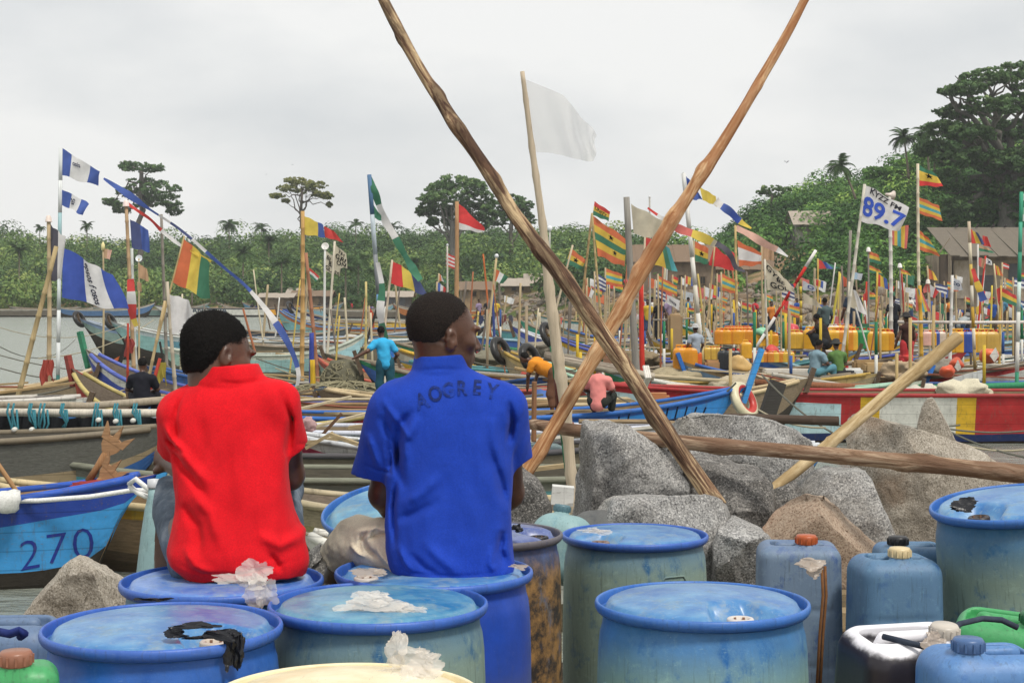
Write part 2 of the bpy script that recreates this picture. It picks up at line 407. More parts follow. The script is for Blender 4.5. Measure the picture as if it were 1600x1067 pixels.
def quayz(X, Y):
    edge = np.interp(X, [-3, -1.2, 0, 1.0, 3.0], [6.6, 6.9, 7.5, 8.6, 9.2])
    d = Y-edge
    return np.where(d < 0, 1.66-np.clip(Y-5, 0, 9)*0.04, 1.58-np.clip(d, 0, 4)*1.05)
def build_quay():
    xs = np.linspace(-14, 14, 113); ys = np.linspace(-6, 16, 89); XX, YY = np.meshgrid(xs, ys)
    Z = quayz(XX, YY)+fbm(np.stack([XX*1.3, YY*1.3, XX*0], -1), 5, 4)*0.06
    V = np.stack([XX, YY, Z], -1).reshape(-1, 3); w = len(xs)
    i, j = np.meshgrid(np.arange(w-1), np.arange(len(ys)-1)); a = (j*w+i).ravel()
    n = N('quay_earth'); g = n.noise(n.coords(), 7, 6, 0.7); h = n.noise(n.coords(), 60, 3)
    col = n.ramp(g, [(0.3, rgb('#4a4238')), (0.55, rgb('#7d7263')), (0.75, rgb('#9a8f7d'))])
    setp(obj('quay_ground', V, np.stack([a, a+1, a+w+1, a+w], 1), n.bsdf(col, 0.95, 0.1, n.bump(h, 0.6, 0.02, n.bump(g, 0.7, 0.05))), smooth=True), kind='structure')
build_quay()

# ------------------------------------------------------------------ vegetation
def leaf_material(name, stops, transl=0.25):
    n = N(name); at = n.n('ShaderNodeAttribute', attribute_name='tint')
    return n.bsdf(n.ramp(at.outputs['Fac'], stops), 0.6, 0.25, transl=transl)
LEAF_FAR = leaf_material('far_foliage', [(0.0, rgb('#2f4a27')), (0.35, rgb('#4f6d3b')), (0.7, rgb('#758f48')), (1.0, rgb('#a4b164'))])
LEAF_NEAR = leaf_material('hill_foliage', [(0.0, rgb('#27451f')), (0.35, rgb('#487034')), (0.7, rgb('#729a46')), (1.0, rgb('#aac860'))])
LEAF_DARK = leaf_material('tree_foliage', [(0.0, rgb('#35502c')), (0.4, rgb('#527042')), (0.75, rgb('#748f54')), (1.0, rgb('#9ca868'))])
LEAF_OLIVE = leaf_material('olive_foliage', [(0.0, rgb('#4a552f')), (0.5, rgb('#747d45')), (1.0, rgb('#a19e60'))])
LEAF_PALM = leaf_material('palm_foliage', [(0.0, rgb('#35502c')), (0.5, rgb('#4c6a38')), (1.0, rgb('#8c9a58'))])
def bark(hexc):
    if ('bark', hexc) not in MATS:
        n = N('bark_'+hexc.strip('#')); f = n.noise(n.coords((3, 3, 0.6)), 2.0, 6, 0.65); c = rgb(hexc)
        MATS[('bark', hexc)] = n.bsdf(n.ramp(f, [(0.3, tuple(x*0.5 for x in c)), (0.7, c)]), 0.9, 0.1, n.bump(f, 0.5, 0.05))
    return MATS[('bark', hexc)]
def leaves(C, Rd, tint, per, size, rng, up=0.25, inner=0.55, jit=0.5):
    """leaf-sized diamonds spread through clumps: C centres (n,3), Rd radii (n,3)"""
    n = len(C); C = np.repeat(C, per, 0); Rd = np.repeat(Rd, per, 0); tint = np.repeat(tint, per); m = n*per
    d = rng.normal(size=(m, 3)); d[:, 2] += up; d /= np.linalg.norm(d, axis=1)[:, None]
    P = C+d*Rd*(inner+(1-inner)*rng.random((m, 1))**0.7)
    nn = d+rng.normal(size=(m, 3))*jit; nn[:, 2] += 0.25; nn /= np.linalg.norm(nn, axis=1)[:, None]
    t = np.cross(nn, rng.normal(size=(m, 3))); t /= np.linalg.norm(t, axis=1)[:, None]+1e-9; b = np.cross(nn, t)
    s = (size*(0.55+0.9*rng.random(m)))[:, None]
    V = np.stack([P-t*s, P-b*s*0.55+nn*s*0.12, P+t*s, P+b*s*0.55+nn*s*0.12], 1).reshape(-1, 3)
    F = np.arange(m*4).reshape(m, 4)
    return V, F, np.clip(np.repeat(tint+rng.normal(size=m)*0.11, 4), 0, 1)
def leaf_obj(name, V, F, tint, m, parent=None):
    o = obj(name, V, F, m, parent)
    a = o.data.attributes.new('tint', 'FLOAT', 'POINT'); a.data.foreach_set('value', tint.astype(np.float32))
    return o
def hill_wood(name, label, px0, px1, step, per, size, rad, m, seed, skip=None, u0=0.02):
    rng = np.random.default_rng(seed); C, Rd, T = [], [], []
    D = 120.0
    while D < 322:
        dpx = step*FOC/D
        for px in np.arange(px0, px1, dpx):
            p = px+rng.uniform(-0.6, 0.6)*dpx; d = D+rng.uniform(-0.6, 0.6)*step
            s, r = shoreD(p), ridgeD(p); u = (d-s-12)/(r-s-12)
            if u < u0+0.03*rng.random() or u > 1.12: continue
            if skip is not None and skip(p, d, u, rng): continue
            rr = rad*(0.5+0.7*rng.random()+(1.0*rng.random() if rng.random() < .12 else 0)); z = float(landz(p, d))
            t = 0.40+0.30*float(vnoise(np.array([p*0.022, d*0.07, 1.0]), seed))+rng.normal()*0.14
            if rr > rad*1.3: t += rng.choice([-.22, -.1, .12, .25])
            for _ in range(2 if .9*rad < rr < rad*1.3 else 1):
                C.append(((p-800)*d/FOC+rng.normal()*rr*0.4, d+rng.normal()*rr*0.4, z+rr*(0.35+0.5*rng.random()))); Rd.append((rr, rr, rr*(0.75+0.35*rng.random()))); T.append(t)
        D += step*0.85
    C, Rd, T = np.array(C), np.array(Rd), np.array(T); big = Rd[:, 0] > rad*1.3; A = leaves(C[~big], Rd[~big], T[~big], int(per*.8), size, rng, .35, .7, .32); B = leaves(C[big], Rd[big], T[big], int(per*2.3), size, rng, .35, .72, .30)
    V, F, t = np.concatenate([A[0], B[0]]), np.concatenate([A[1], B[1]+len(A[0])]), np.concatenate([A[2], B[2]])
    o = leaf_obj(name, V, F, t, m); setp(o, label, 'trees', kind='stuff')
    o['category'] = 'trees'
hill_wood('far_wood', 'dense green scrub and trees covering the low far hill', -260, 1090, 3.0, 125, 0.29, 2.4, LEAF_FAR, 11, lambda p, d, u, rng: (p > 955 and d < 190) or (710 < p < 865 and d < 214), u0=0.0)
def _skip(p, d, u, rng):
    if 1232 < p < 1266 and 172 < d < 188: return True
    if 1222 < p < 1318 and 164 < d < 186 and rng.random() > .55: return True
    if p < 1225 and d < 184: return rng.random() > 0.12
    if u < np.interp(p, [1000, 1110, 1180, 1230, 1330, 1450, 1600], [0.42, 0.30, 0.2, 0.16, 0.06, 0.05, 0.1]): return rng.random() > 0.25
    return False
hill_wood('hill_wood', 'thick green bushes and small trees on the right hillside', 1060, 1760, 2.1, 165, 0.24, 1.9, LEAF_NEAR, 12, _skip)

def limb(a, b, r1, r2, rng, n=6, wob=0.08, lift=0.0):
    a, b = np.array(a, float), np.array(b, float); L = np.linalg.norm(b-a)
    pts = []
    for i in range(n+1):
        t = i/n; p = a+(b-a)*t; p = p+rng.normal(size=3)*wob*L*0.35*math.sin(math.pi*t); p[2] += lift*L*math.sin(math.pi*t); pts.append(p)
    return tube(pts, [r1+(r2-r1)*i/n for i in range(n+1)], 7)
def tree(label, base, trunk_top, tr, clumps, m, barkc, per, size, seed, group=None, inner=0.2, tufts=44):
    """clumps: (x, y, z, rx, ry, rz, tint) world"""
    rng = np.random.default_rng(seed); t = thing('tree', label, 'tree', base, group)
    parts = [limb(base, trunk_top, tr, tr*0.62, rng, 8, 0.04)]
    for c in clumps:
        k = 0.55+0.45*rng.random(); s = np.array(base)*(1-k)+np.array(trunk_top)*k
        e = np.array(c[:3])-np.array((0, 0, c[5]*0.35)); parts.append(limb(s, e, tr*0.36, tr*0.10, rng, 6, 0.16, 0.06))
        for _ in range(4):
            f = e+rng.normal(size=3)*np.array(c[3:6])*0.5; parts.append(limb(e*0.85+s*0.15, f, tr*0.12, tr*0.03, rng, 4, 0.2))
    V, F = join(parts); obj('trunk', V, F, bark(barkc), t, True)
    sub, rad, tn = [], [], []
    for c in clumps:                                   # each clump broken into many small tufts
        for _ in range(tufts):
            d = rng.normal(size=3); d /= np.linalg.norm(d); q = np.array(c[:3])+d*np.array(c[3:6])*(0.35+0.62*rng.random()**0.5)
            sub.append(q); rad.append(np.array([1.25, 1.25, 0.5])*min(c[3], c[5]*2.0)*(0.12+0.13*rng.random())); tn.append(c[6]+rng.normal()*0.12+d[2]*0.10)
    V, F, tt = leaves(np.array(sub), np.array(rad), np.array(tn), int(per*0.6), size*0.78, rng, 0.3, inner)
    leaf_obj('crown', V, F, tt, m, t)
    return t
def clump(px, py, D, wpx, hpx, tint=0.4, dep=None):
    p = W(px, py, D); k = D/FOC
    return (p.x, p.y, p.z, wpx*k, (dep or wpx)*k, hpx*k, tint)
def gz(px, D): return Vector(((px-800)*D/FOC, D, float(landz(px, D))-0.2))
# the four emergent trees on the far hill
tree('tall open tree with tiered crown above the far left hill', gz(220, 268), W(221, 262, 268), 0.55,
     [clump(x, y, 268+d, w, h, t) for x, y, w, h, d, t in ((218, 262, 30, 8, 0, .3), (200, 258, 16, 6, 2, .35), (238, 262, 20, 7, -2, .3), (222, 288, 34, 10, 0, .3), (200, 300, 22, 8, 3, .35), (252, 296, 34, 12, -3, .25), (262, 312, 24, 12, -2, .3), (242, 306, 26, 9, 2, .35), (172, 315, 16, 6, 0, .4), (190, 326, 18, 9, 2, .4), (272, 328, 14, 9, 0, .3), (222, 318, 22, 8, 2, .35))], LEAF_DARK, '#75706a', 26, 0.34, 21)
tree('slim flat topped umbrella tree behind the tricolour flag', gz(472, 262), W(472, 296, 262), 0.34,
     [clump(x, y, 262+d, w, h, t) for x, y, w, h, d, t in ((470, 286, 26, 6, 0, .6), (450, 294, 20, 6, 2, .6), (494, 290, 18, 7, -2, .5), (432, 306, 13, 4, 0, .6), (446, 314, 8, 3, 1, .55), (510, 306, 11, 6, -1, .5), (478, 298, 22, 5, 3, .5), (498, 304, 15, 5, 3, .45), (514, 320, 5, 4, 0, .5), (462, 282, 18, 5, -3, .7))], LEAF_OLIVE, '#6b6259', 26, 0.26, 22)
tree('big round headed tree rising behind the red and white flag', gz(708, 236), W(708, 345, 236), 0.6,
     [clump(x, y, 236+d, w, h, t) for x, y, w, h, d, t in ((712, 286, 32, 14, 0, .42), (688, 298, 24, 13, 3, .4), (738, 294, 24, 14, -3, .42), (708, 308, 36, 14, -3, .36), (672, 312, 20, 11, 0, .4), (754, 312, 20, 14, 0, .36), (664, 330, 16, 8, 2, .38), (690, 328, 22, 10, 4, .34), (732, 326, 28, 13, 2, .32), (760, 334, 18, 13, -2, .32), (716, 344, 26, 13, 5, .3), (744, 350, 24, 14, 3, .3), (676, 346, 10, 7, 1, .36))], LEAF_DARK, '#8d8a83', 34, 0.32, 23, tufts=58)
tree('smaller dark tree half hidden behind the peeled pole', gz(800, 244), W(798, 350, 244), 0.42,
     [clump(x, y, 244+d, w, h, t) for x, y, w, h, d, t in ((800, 312, 20, 9, 0, .38), (782, 322, 18, 10, 2, .34), (818, 322, 16, 10, -1, .36), (800, 334, 24, 12, 3, .3), (776, 342, 20, 12, 0, .3), (826, 342, 14, 11, 0, .32))], LEAF_DARK, '#7a756c', 30, 0.30, 24)
# right: the great tree at the frame edge, the thin one on the shoulder of the hill
tree('huge spreading tree with pale trunk towering at the right edge', gz(1576, 168), W(1572, 255, 170), 1.35,
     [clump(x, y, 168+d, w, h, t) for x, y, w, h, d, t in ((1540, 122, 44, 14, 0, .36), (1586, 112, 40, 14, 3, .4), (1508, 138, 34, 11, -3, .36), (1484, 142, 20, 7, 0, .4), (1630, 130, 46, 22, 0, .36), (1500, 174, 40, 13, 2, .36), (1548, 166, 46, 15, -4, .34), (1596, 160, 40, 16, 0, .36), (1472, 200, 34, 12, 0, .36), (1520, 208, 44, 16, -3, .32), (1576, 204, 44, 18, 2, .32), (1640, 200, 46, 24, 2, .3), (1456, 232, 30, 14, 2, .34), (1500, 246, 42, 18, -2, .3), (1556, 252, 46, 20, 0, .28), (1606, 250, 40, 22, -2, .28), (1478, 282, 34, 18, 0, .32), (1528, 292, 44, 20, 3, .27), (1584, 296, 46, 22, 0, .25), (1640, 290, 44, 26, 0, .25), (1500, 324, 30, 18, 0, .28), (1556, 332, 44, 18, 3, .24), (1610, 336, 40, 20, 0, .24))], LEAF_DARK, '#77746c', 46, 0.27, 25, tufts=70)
tree('thin layered tree on the shoulder of the right hill', gz(1206, 205), W(1206, 304, 205), 0.2,
     [clump(x, y, 205+d, w, h, t) for x, y, w, h, d, t in ((1206, 294, 20, 4, 0, .5), (1192, 300, 12, 4, 1, .5), (1226, 296, 14, 4, -1, .5), (1210, 304, 16, 4, 2, .45))], LEAF_DARK, '#6f6a61', 16, 0.22, 26)
tree('leafy tree on the hill crest left of the great tree', gz(1420, 196), W(1420, 265, 196), 0.3,
     [clump(x, y, 196+d, w, h, t) for x, y, w, h, d, t in ((1418, 262, 26, 14, 0, .45), (1440, 256, 22, 14, 2, .4), (1396, 272, 18, 12, -2, .5), (1364, 268, 18, 10, -2, .45))], LEAF_NEAR, '#6f6a61', 30, 0.3, 27)

# palms: a trunk and separate fronds
def frond_mesh(L, seed, w=0.34):
    rng = np.random.default_rng(seed); V, F = [], []; n = 13
    P = [np.array((L*(t/n)*(1-0.10*(t/n)), 0, L*(0.34*(t/n)-0.75*(t/n)**2.2))) for t in range(n+1)]
    for i in range(n):                                   # rachis
        k = len(V); r = 0.035*L/3*(1-i/n)+0.008
        V += [P[i]+(0, r, 0), P[i]-(0, r, 0), P[i+1]-(0, r*0.8, 0), P[i+1]+(0, r*0.8, 0)]; F.append((k, k+1, k+2, k+3))
    for i in range(1, n+1):
        for s in (-1, 1):
            for h in (0.0, 0.5):
                p = P[i-1]*(1-h)+P[i]*h; ll = L*w*(0.35+0.65*math.sin(math.pi*min(1, (i+h)/n*0.95+0.05)))*(0.85+0.3*rng.random())
                tip = p+np.array((ll*0.55, s*ll*0.72, -ll*(0.35+0.25*rng.random()))); q = p+np.array((L*0.05, 0, 0)); k = len(V)
                md = (p+tip)/2+np.array((0, 0, ll*0.12)); V += [p, q, md+np.array((L*0.022, 0, 0)), tip, md-np.array((L*0.012, 0, 0))]; F.append((k, k+1, k+2, k+3, k+4))
    return np.array(V), F
FROND = []
for k in range(3):
    V, F = frond_mesh(1.0, k); me = mesh('frond', V, F); me.materials.append(LEAF_PALM)
    a = me.attributes.new('tint', 'FLOAT', 'POINT'); a.data.foreach_set('value', np.clip(np.random.default_rng(k).normal(0.4, 0.15, len(me.vertices)), 0, 1).astype(np.float32)); FROND.append(me)
def palm(label, px, py, D, lenpx, base_px=None, base_py=None, nf=18, seed=1, group=None, trunk=True):
    rng = np.random.default_rng(seed); top = W(px, py, D); L = lenpx*D/FOC
    b = gz(base_px or px, D) if base_py is None else W(base_px, base_py, D)
    t = thing('palm_tree', label, 'palm', b, group)
    mid = b.lerp(top, 0.5)+Vector(((top.x-b.x)*-0.18, 0, 0)); pts = [b*(1-s)**2+mid*2*s*(1-s)+top*s*s for s in np.linspace(0, 1, 9)]
    V, F = tube(pts, [L*0.075*(1-0.45*s) for s in np.linspace(0, 1, 9)], 8); obj('trunk', V, F, bark('#877d6d'), t, True)
    for k in range(nf):
        o = bpy.data.objects.new('frond', FROND[k % 3]); COL.objects.link(o); o.parent = t; o.location = top-b
        o.rotation_euler = (rng.normal()*0.25, R(rng.uniform(-58, 42)), 2*math.pi*k/nf*1.0+rng.normal()*0.25); s = L*rng.uniform(0.8, 1.1); o.scale = (s, s, s)
    return t
palm('leaning coconut palm on the right hill slope', 1313, 258, 180, 29, 1337, 312, 20, 1)
palm('coconut palm standing clear left of the great tree', 1412, 215, 178, 28, 1420, 280, 20, 2)
palm('coconut palm partly hidden by the great tree crown', 1448, 208, 182, 30, 1452, 290, 20, 3)
palm('low coconut palm with drooping fronds under the great tree', 1462, 238, 176, 28, 1458, 300, 16, 4)
FARP = [(62, 356, 12), (136, 353, 15), (358, 349, 19), (556, 350, 16), (408, 356, 16), (612, 356, 16), (30, 390, 22), (380, 395, 24), (440, 410, 24), (560, 405, 26), (590, 425, 28), (540, 418, 26), (300, 400, 22), (420, 378, 20), (650, 408, 22), (720, 420, 22)]
for k, (x, y, l) in enumerate(FARP):
    D = 292-((y-345)*1.1 if y > 356 else 0)
    palm(('oil palm crown poking out of the far hill scrub, ' if y < 357 else 'oil palm among the scrub low on the far hill, ')+('left of the layered tree' if x < 190 else ('between the layered and umbrella trees' if x < 440 else ('right of the umbrella tree' if x < 600 else 'beside the round headed tree'))), x, y, D, l, nf=15, seed=30+k, group='oil palms on the far hill' if y < 357 else 'oil palms low on the far hill')

# ------------------------------------------------------------------ buildings along the shore
def roof_sheets(t, a, b, c, d, m, n, thick=0.07):
    """a roof slope a-b (eave) c-d (ridge) laid as n overlapping sheets"""
    a, b, c, d = [Vector(x) for x in (a, b, c, d)]; up = (b-a).cross(d-a).normalized()
    if up.z < 0: up = -up
    for i in range(n):
        s, e = i/n, (i+1)/n+0.004; j = (i % 2)*0.03+random.uniform(0, 0.05)
        q = [a.lerp(b, s), a.lerp(b, e), d.lerp(c, e), d.lerp(c, s)]; dr = (q[0]-q[3]).normalized()*random.uniform(0, 0.15); q[0] += dr; q[1] += dr
        V = [tuple(p+up*j) for p in q]+[tuple(p+up*(j+thick)) for p in q]
        obj('roof_sheet', V, [(0, 1, 2, 3), (7, 6, 5, 4), (0, 4, 5, 1), (1, 5, 6, 2), (2, 6, 7, 3), (3, 7, 4, 0)], m, t)
def house(name, label, px0, px1, eave, base, D, depth, ridge, wallm, roofm, wins=(), door=None, nsheet=6, rot=0.0, over=0.5, floor=None):
    """a gabled house seen at its long side: pixel columns px0..px1, rows eave / base / ridge at distance D"""
    A, B = W(px0, base, D), W(px1, base, D); ez = W(0, eave, D).z; rz = W(0, ridge, D+depth/2).z; bz = floor if floor is not None else min(A.z, gz((px0+px1)/2, D).z)-0.6
    t = thing(name, label, 'house', ((A.x+B.x)/2, D, bz)); cx = t.location.x
    x0, x1 = A.x, B.x; V = []; F = []
    y0, y1, ym = D, D+depth, D+depth/2
    V = [(x0, y0, bz), (x1, y0, bz), (x1, y1, bz), (x0, y1, bz), (x0, y0, ez), (x1, y0, ez), (x1, y1, ez), (x0, y1, ez), (x0, ym, rz-0.05), (x1, ym, rz-0.05)]
    F = [(0, 1, 5, 4), (1, 2, 6, 9, 5), (2, 3, 7, 6), (3, 0, 4, 8, 7)]
    obj('wall', V, F, wallm, t)
    roof_sheets(t, (x0-over, y0-over, ez-0.15), (x1+over, y0-over, ez-0.15), (x1+over, ym, rz), (x0-over, ym, rz), roofm, nsheet)
    roof_sheets(t, (x0-over, y1+over, ez-0.15), (x1+over, y1+over, ez-0.15), (x1+over, ym, rz), (x0-over, ym, rz), roofm, nsheet)
    for (wx0, wx1, wy0, wy1) in wins:
        p, q = W(wx0, wy1, D), W(wx1, wy0, D); w = q.x-p.x; h = q.z-p.z; c = ((p.x+q.x)/2, y0-0.02, (p.z+q.z)/2)
        f = obj('window', *box(c, (w, 0.06, h)), mat('#2c2a27', 'flat'), t)
        fr = [box((c[0]+s*w/2, y0-0.05, c[2]), (0.09, 0.1, h+0.1)) for s in (-1, 1)]+[box((c[0], y0-0.06, c[2]+s*h/2), (w+0.2, 0.1, 0.09)) for s in (-1, 1)]+[box((c[0], y0-0.065, c[2]), (0.05, 0.05, h))]
        V, F = join(fr); o = obj('frame', V, F, mat('#6a5a48', 'flat'), f); o.location = Vector((0, 0, 0)); 
        for v in o.data.vertices: v.co -= Vector(t.location)
    if door:
        p, q = W(door[0], door[3], D), W(door[1], door[2], D)
        obj('door', *box(((p.x+q.x)/2, y0-0.025, (p.z+q.z)/2), (q.x-p.x, 0.07, q.z-p.z)), mat('#55453a', 'wood'), t)
    return t
def plaster(hexc, stain='#5f5347', sc=0.7):
    if ('pl', hexc) not in MATS:
        n = N('plaster_'+hexc.strip('#')); f = n.noise(n.coords((1, 1, 0.5)), sc, 6, 0.7); g = n.noise(n.coords(), 4, 5, 0.7)
        col = n.mix(n.ramp(f, [(0.42, (0, 0, 0)), (0.62, (1, 1, 1))]), rgb(hexc), rgb(stain)); col = n.mix(n.math('MULTIPLY', g, 0.35), col, (0.1, 0.085, 0.07))
        MATS[('pl', hexc)] = n.bsdf(col, 0.95, 0.1, n.bump(g, 0.5, 0.05))
    return MATS[('pl', hexc)]
TIN = mat('#a89d90', 'flat'); RUST = mat('#7d6a58', 'flat'); THATCH = mat('#988a76', 'wood')
# far beach, left to middle
house('beach_house', 'long low house with pale roof behind the beach canoes', 408, 453, 464, 474, 217, 5, 459, plaster('#9a8672'), TIN, nsheet=8, floor=1.2, over=0.6)
house('beach_house', 'wide brown house right of the pale roofed one on the far beach', 458, 514, 462, 474, 219, 5, 455, plaster('#a08a70'), RUST, wins=((474, 481, 465, 471),), nsheet=8, floor=1.2)
house('beach_house', 'small tin roofed shack peeking over the wide brown house', 452, 486, 457, 466, 225, 4, 451, plaster('#8a7c6c'), TIN, nsheet=5)
house('beach_house', 'grey walled shed behind the light blue shirt man', 600, 640, 463, 476, 209, 5, 456, plaster('#6f747c'), TIN, nsheet=6, floor=1.2)
house('mud_house', 'round cornered ochre mud house beside the green bush', 722, 768, 452, 470, 196, 6, 441, plaster('#b09470'), RUST, wins=((738, 744, 456, 463),), nsheet=7)
house('mud_house', 'flat roofed brown house behind the peeled pole', 788, 828, 446, 458, 204, 6, 436, plaster('#9c8468'), TIN, wins=((800, 806, 449, 454), (812, 818, 449, 454)), nsheet=6)
house('open_shelter', 'small gabled shelter with white fronts above the rocks', 824, 856, 440, 452, 208, 6, 429, plaster('#8d8579'), TIN, nsheet=5)
# right shore
house('ruined_house', 'long grey brown derelict house behind the flags', 992, 1118, 408, 478, 172, 7, 384, plaster('#857462'), RUST, wins=((1060, 1068, 430, 442), (1036, 1044, 428, 440), (1094, 1102, 432, 444)), nsheet=14)
house('ruined_house', 'ochre walled house with sagging roof right of the red flag', 1120, 1222, 420, 474, 178, 7, 402, plaster('#b39b7a'), RUST, wins=((1140, 1152, 430, 446), (1186, 1196, 432, 446)), nsheet=10)
house('hill_house', 'pale boarded house with tin roof half buried in hill bushes', 1243, 1300, 350, 372, 186, 6, 331, plaster('#a9a6a0'), TIN, wins=((1250, 1254, 352, 360),), nsheet=7, over=0.35)
# the big open-fronted shed at the right edge with a broken tin roof
def right_shed():
    D = 146; t = thing('derelict_shed', 'large weathered shed with broken overhanging tin roof at right edge', 'shed', (W(1545, 470, D).x, D, 3.0))
    x0, x1 = W(1490, 0, D).x, W(1690, 0, D).x; zt = W(0, 396, D).z; zb = W(0, 486, D).z; zr = W(0, 356, D+6).z
    obj('wall', *join([box(((x0+x1)/2, D+0.3, (zt+zb)/2-0.6), (x1-x0, 0.5, zt-zb+1.2)), box((x0+0.25, D+5, (zt+zb)/2), (0.5, 10, zt-zb))]), plaster('#b8a890', '#85786a', 0.4), t)
    p, q = W(1492, 466, D), W(1516, 404, D)
    obj('plaster_panel', *box(((p.x+q.x)/2, D-0.03, (p.z+q.z)/2), (q.x-p.x, 0.14, q.z-p.z)), plaster('#d2c6b6', '#a89880'), t)
    for (a, b, c, d) in ((1528, 1552, 430, 462), (1576, 1590, 412, 440)):
        p, q = W(a, d, D), W(b, c, D); obj('shutter', *box(((p.x+q.x)/2, D-0.02, (p.z+q.z)/2), (q.x-p.x, 0.12, q.z-p.z)), mat('#5f6266', 'flat'), t)
    obj('beam', *box(((x0+x1)/2, D-0.1, zt-0.35), (x1-x0+0.4, 0.5, 0.6)), plaster('#94846c'), t)
    sheets = 16
    for i in range(sheets):
        xa, xb = x0-0.9+(x1-x0+1.8)*i/sheets, x0-0.9+(x1-x0+1.8)*(i+1)/sheets+0.03; dz = random.uniform(-0.1, 0.06); dy = random.uniform(-0.5, 0.25)
        if 9 <= i <= 10: dy += 1.3
        V, F = beam((0.5*(xa+xb), D-2.4+dy, zt-0.3+dz), (0.5*(xa+xb), D+6, zr), xb-xa, 0.08); obj('roof_sheet', V, F, mat('#7b7265', 'wood'), t)
    for (a, b, c, d) in ((1470, 364, 1484, 372), (1484, 364, 1600, 359)):
        V, F = beam(W(a, b, D+5.8), W(c, d, D+5.8), 0.3, 0.16); obj('ridge_cap', V, F, mat('#b5aa9a', 'flat'), t)
    V, F = tube([W(1484, 372, D-2), W(1468, 395, D-2)], 0.06, 6); obj('brace', V, F, mat('#8a7d6c', 'pole'), t)
    V, F = tube([W(1474, 398, D-1), W(1474, 470, D-1)], 0.42, 8); obj('post', V, F, mat('#55493d', 'pole'), t)
    for k in range(5):
        p = W(1496+k*26+random.uniform(-6, 6), 352, D+5.5); 
        solo('bird', 'dark bird perched on the derelict shed roof', 'bird', *join([tube([p+Vector((-.18, 0, -.22)), p+Vector((0, 0, -.12)), p+Vector((.1, 0, .12))], [0.04, 0.14, 0.07], 6)]), mat('#3a3633', 'flat'), group='birds on the shed roof')
right_shed()
# low stone terrace walls on the slope
for k, (a, b, y, D, h) in enumerate(((1120, 1235, 462, 166, 0.8), (1300, 1470, 470, 152, 0.9), (1500, 1640, 492, 141, 1.0), (1010, 1120, 478, 164, 0.7))):
    p, q = W(a, y, D), W(b, y, D)
    solo('terrace_wall', ['low stone terrace wall below the ochre house', 'low stone terrace wall under the hill bushes', 'low terrace wall in front of the derelict shed', 'low stone wall below the derelict grey brown house'][k], 'wall', *box(((p.x+q.x)/2, D, (p.z+q.z)/2-h/2), (q.x-p.x, 0.6, h*2)), plaster('#8d8171'))

# boulders: a handful of rock shapes
def granite(name, a, b, c, stain, sc=1.0, amount=0.45):
    n = N(name); v = n.coords()
    sp = n.n('ShaderNodeTexVoronoi', Scale=95*sc); n.l(v, sp.inputs['Vector'])
    f = n.noise(v, 120*sc, 3, 0.7); g = n.noise(v, 5*sc, 6, 0.65); h = n.noise(v, 2.1*sc, 4, 0.6)
    col = n.ramp(f, [(0.36, a), (0.48, b), (0.56, b), (0.66, c)])
    vein = n.ramp(n.noise(n.coords((1, 1.6, 0.7), (0.5, 0.3, 0.8)), 3.4*sc, 5, 0.7, 1.2), [(0.47, (0, 0, 0)), (0.5, (1, 1, 1)), (0.53, (0, 0, 0))])
    col = n.mix(n.math('MULTIPLY', vein, 0.35), col, c)
    col = n.mix(n.ramp(g, [(0.35, (0.55, 0.55, 0.55)), (0.65, (1.2, 1.2, 1.2))]), (0, 0, 0), col) if False else n.mix(1.0, col, n.ramp(g, [(0.3, (0.62, 0.6, 0.58)), (0.68, (1.0, 1.0, 1.0))]), 'MULTIPLY')
    st = n.ramp(h, [(0.52, (0, 0, 0)), (0.64, (1, 1, 1))]); col = n.mix(n.math('MULTIPLY', st, amount), col, stain)
    return n.bsdf(col, 0.85, 0.25, n.bump(f, 0.35, 0.006/sc, n.bump(g, 0.8, 0.03/sc)))
def rock_mesh(r, seed, sub=4, planes=13, rough=0.06, flat=None):
    """an angular boulder: a ball cut by random planes, edges worn, surface roughened"""
    rng = np.random.default_rng(seed); bm = bmesh.new(); bmesh.ops.create_icosphere(bm, subdivisions=sub, radius=1.0)
    P = np.array([v.co[:] for v in bm.verts]); F = np.array([[v.index for v in f.verts] for f in bm.faces]); bm.free()
    d = P/np.linalg.norm(P, axis=1)[:, None]; n = rng.normal(size=(planes, 3)); n /= np.linalg.norm(n, axis=1)[:, None]; h = rng.uniform(0.68, 1.0, planes)
    c = d @ n.T; t = np.where(c > 0.05, h/np.maximum(c, 0.05), 9.0); t = np.concatenate([t, np.full((len(d), 1), 1.12)], 1)
    k = 26.0; rr = -np.log(np.exp(-k*t).sum(1))/k
    Q = d*rr[:, None]; nz = fbm(d*1.7+seed, seed, 5); fine = fbm(d*7+seed, seed+9, 4)
    Q = Q*(1+rough*nz+rough*0.35*fine)[:, None]
    return Q*np.array(r), F
STONE_A = granite('beach_stone', rgb('#5e564c'), rgb('#93887a'), rgb('#bcb2a4'), rgb('#8a6748'), 0.12)
STONE_B = granite('beach_stone_brown', rgb('#55493c'), rgb('#8b7760'), rgb('#b5a288'), rgb('#7a5638'), 0.12)
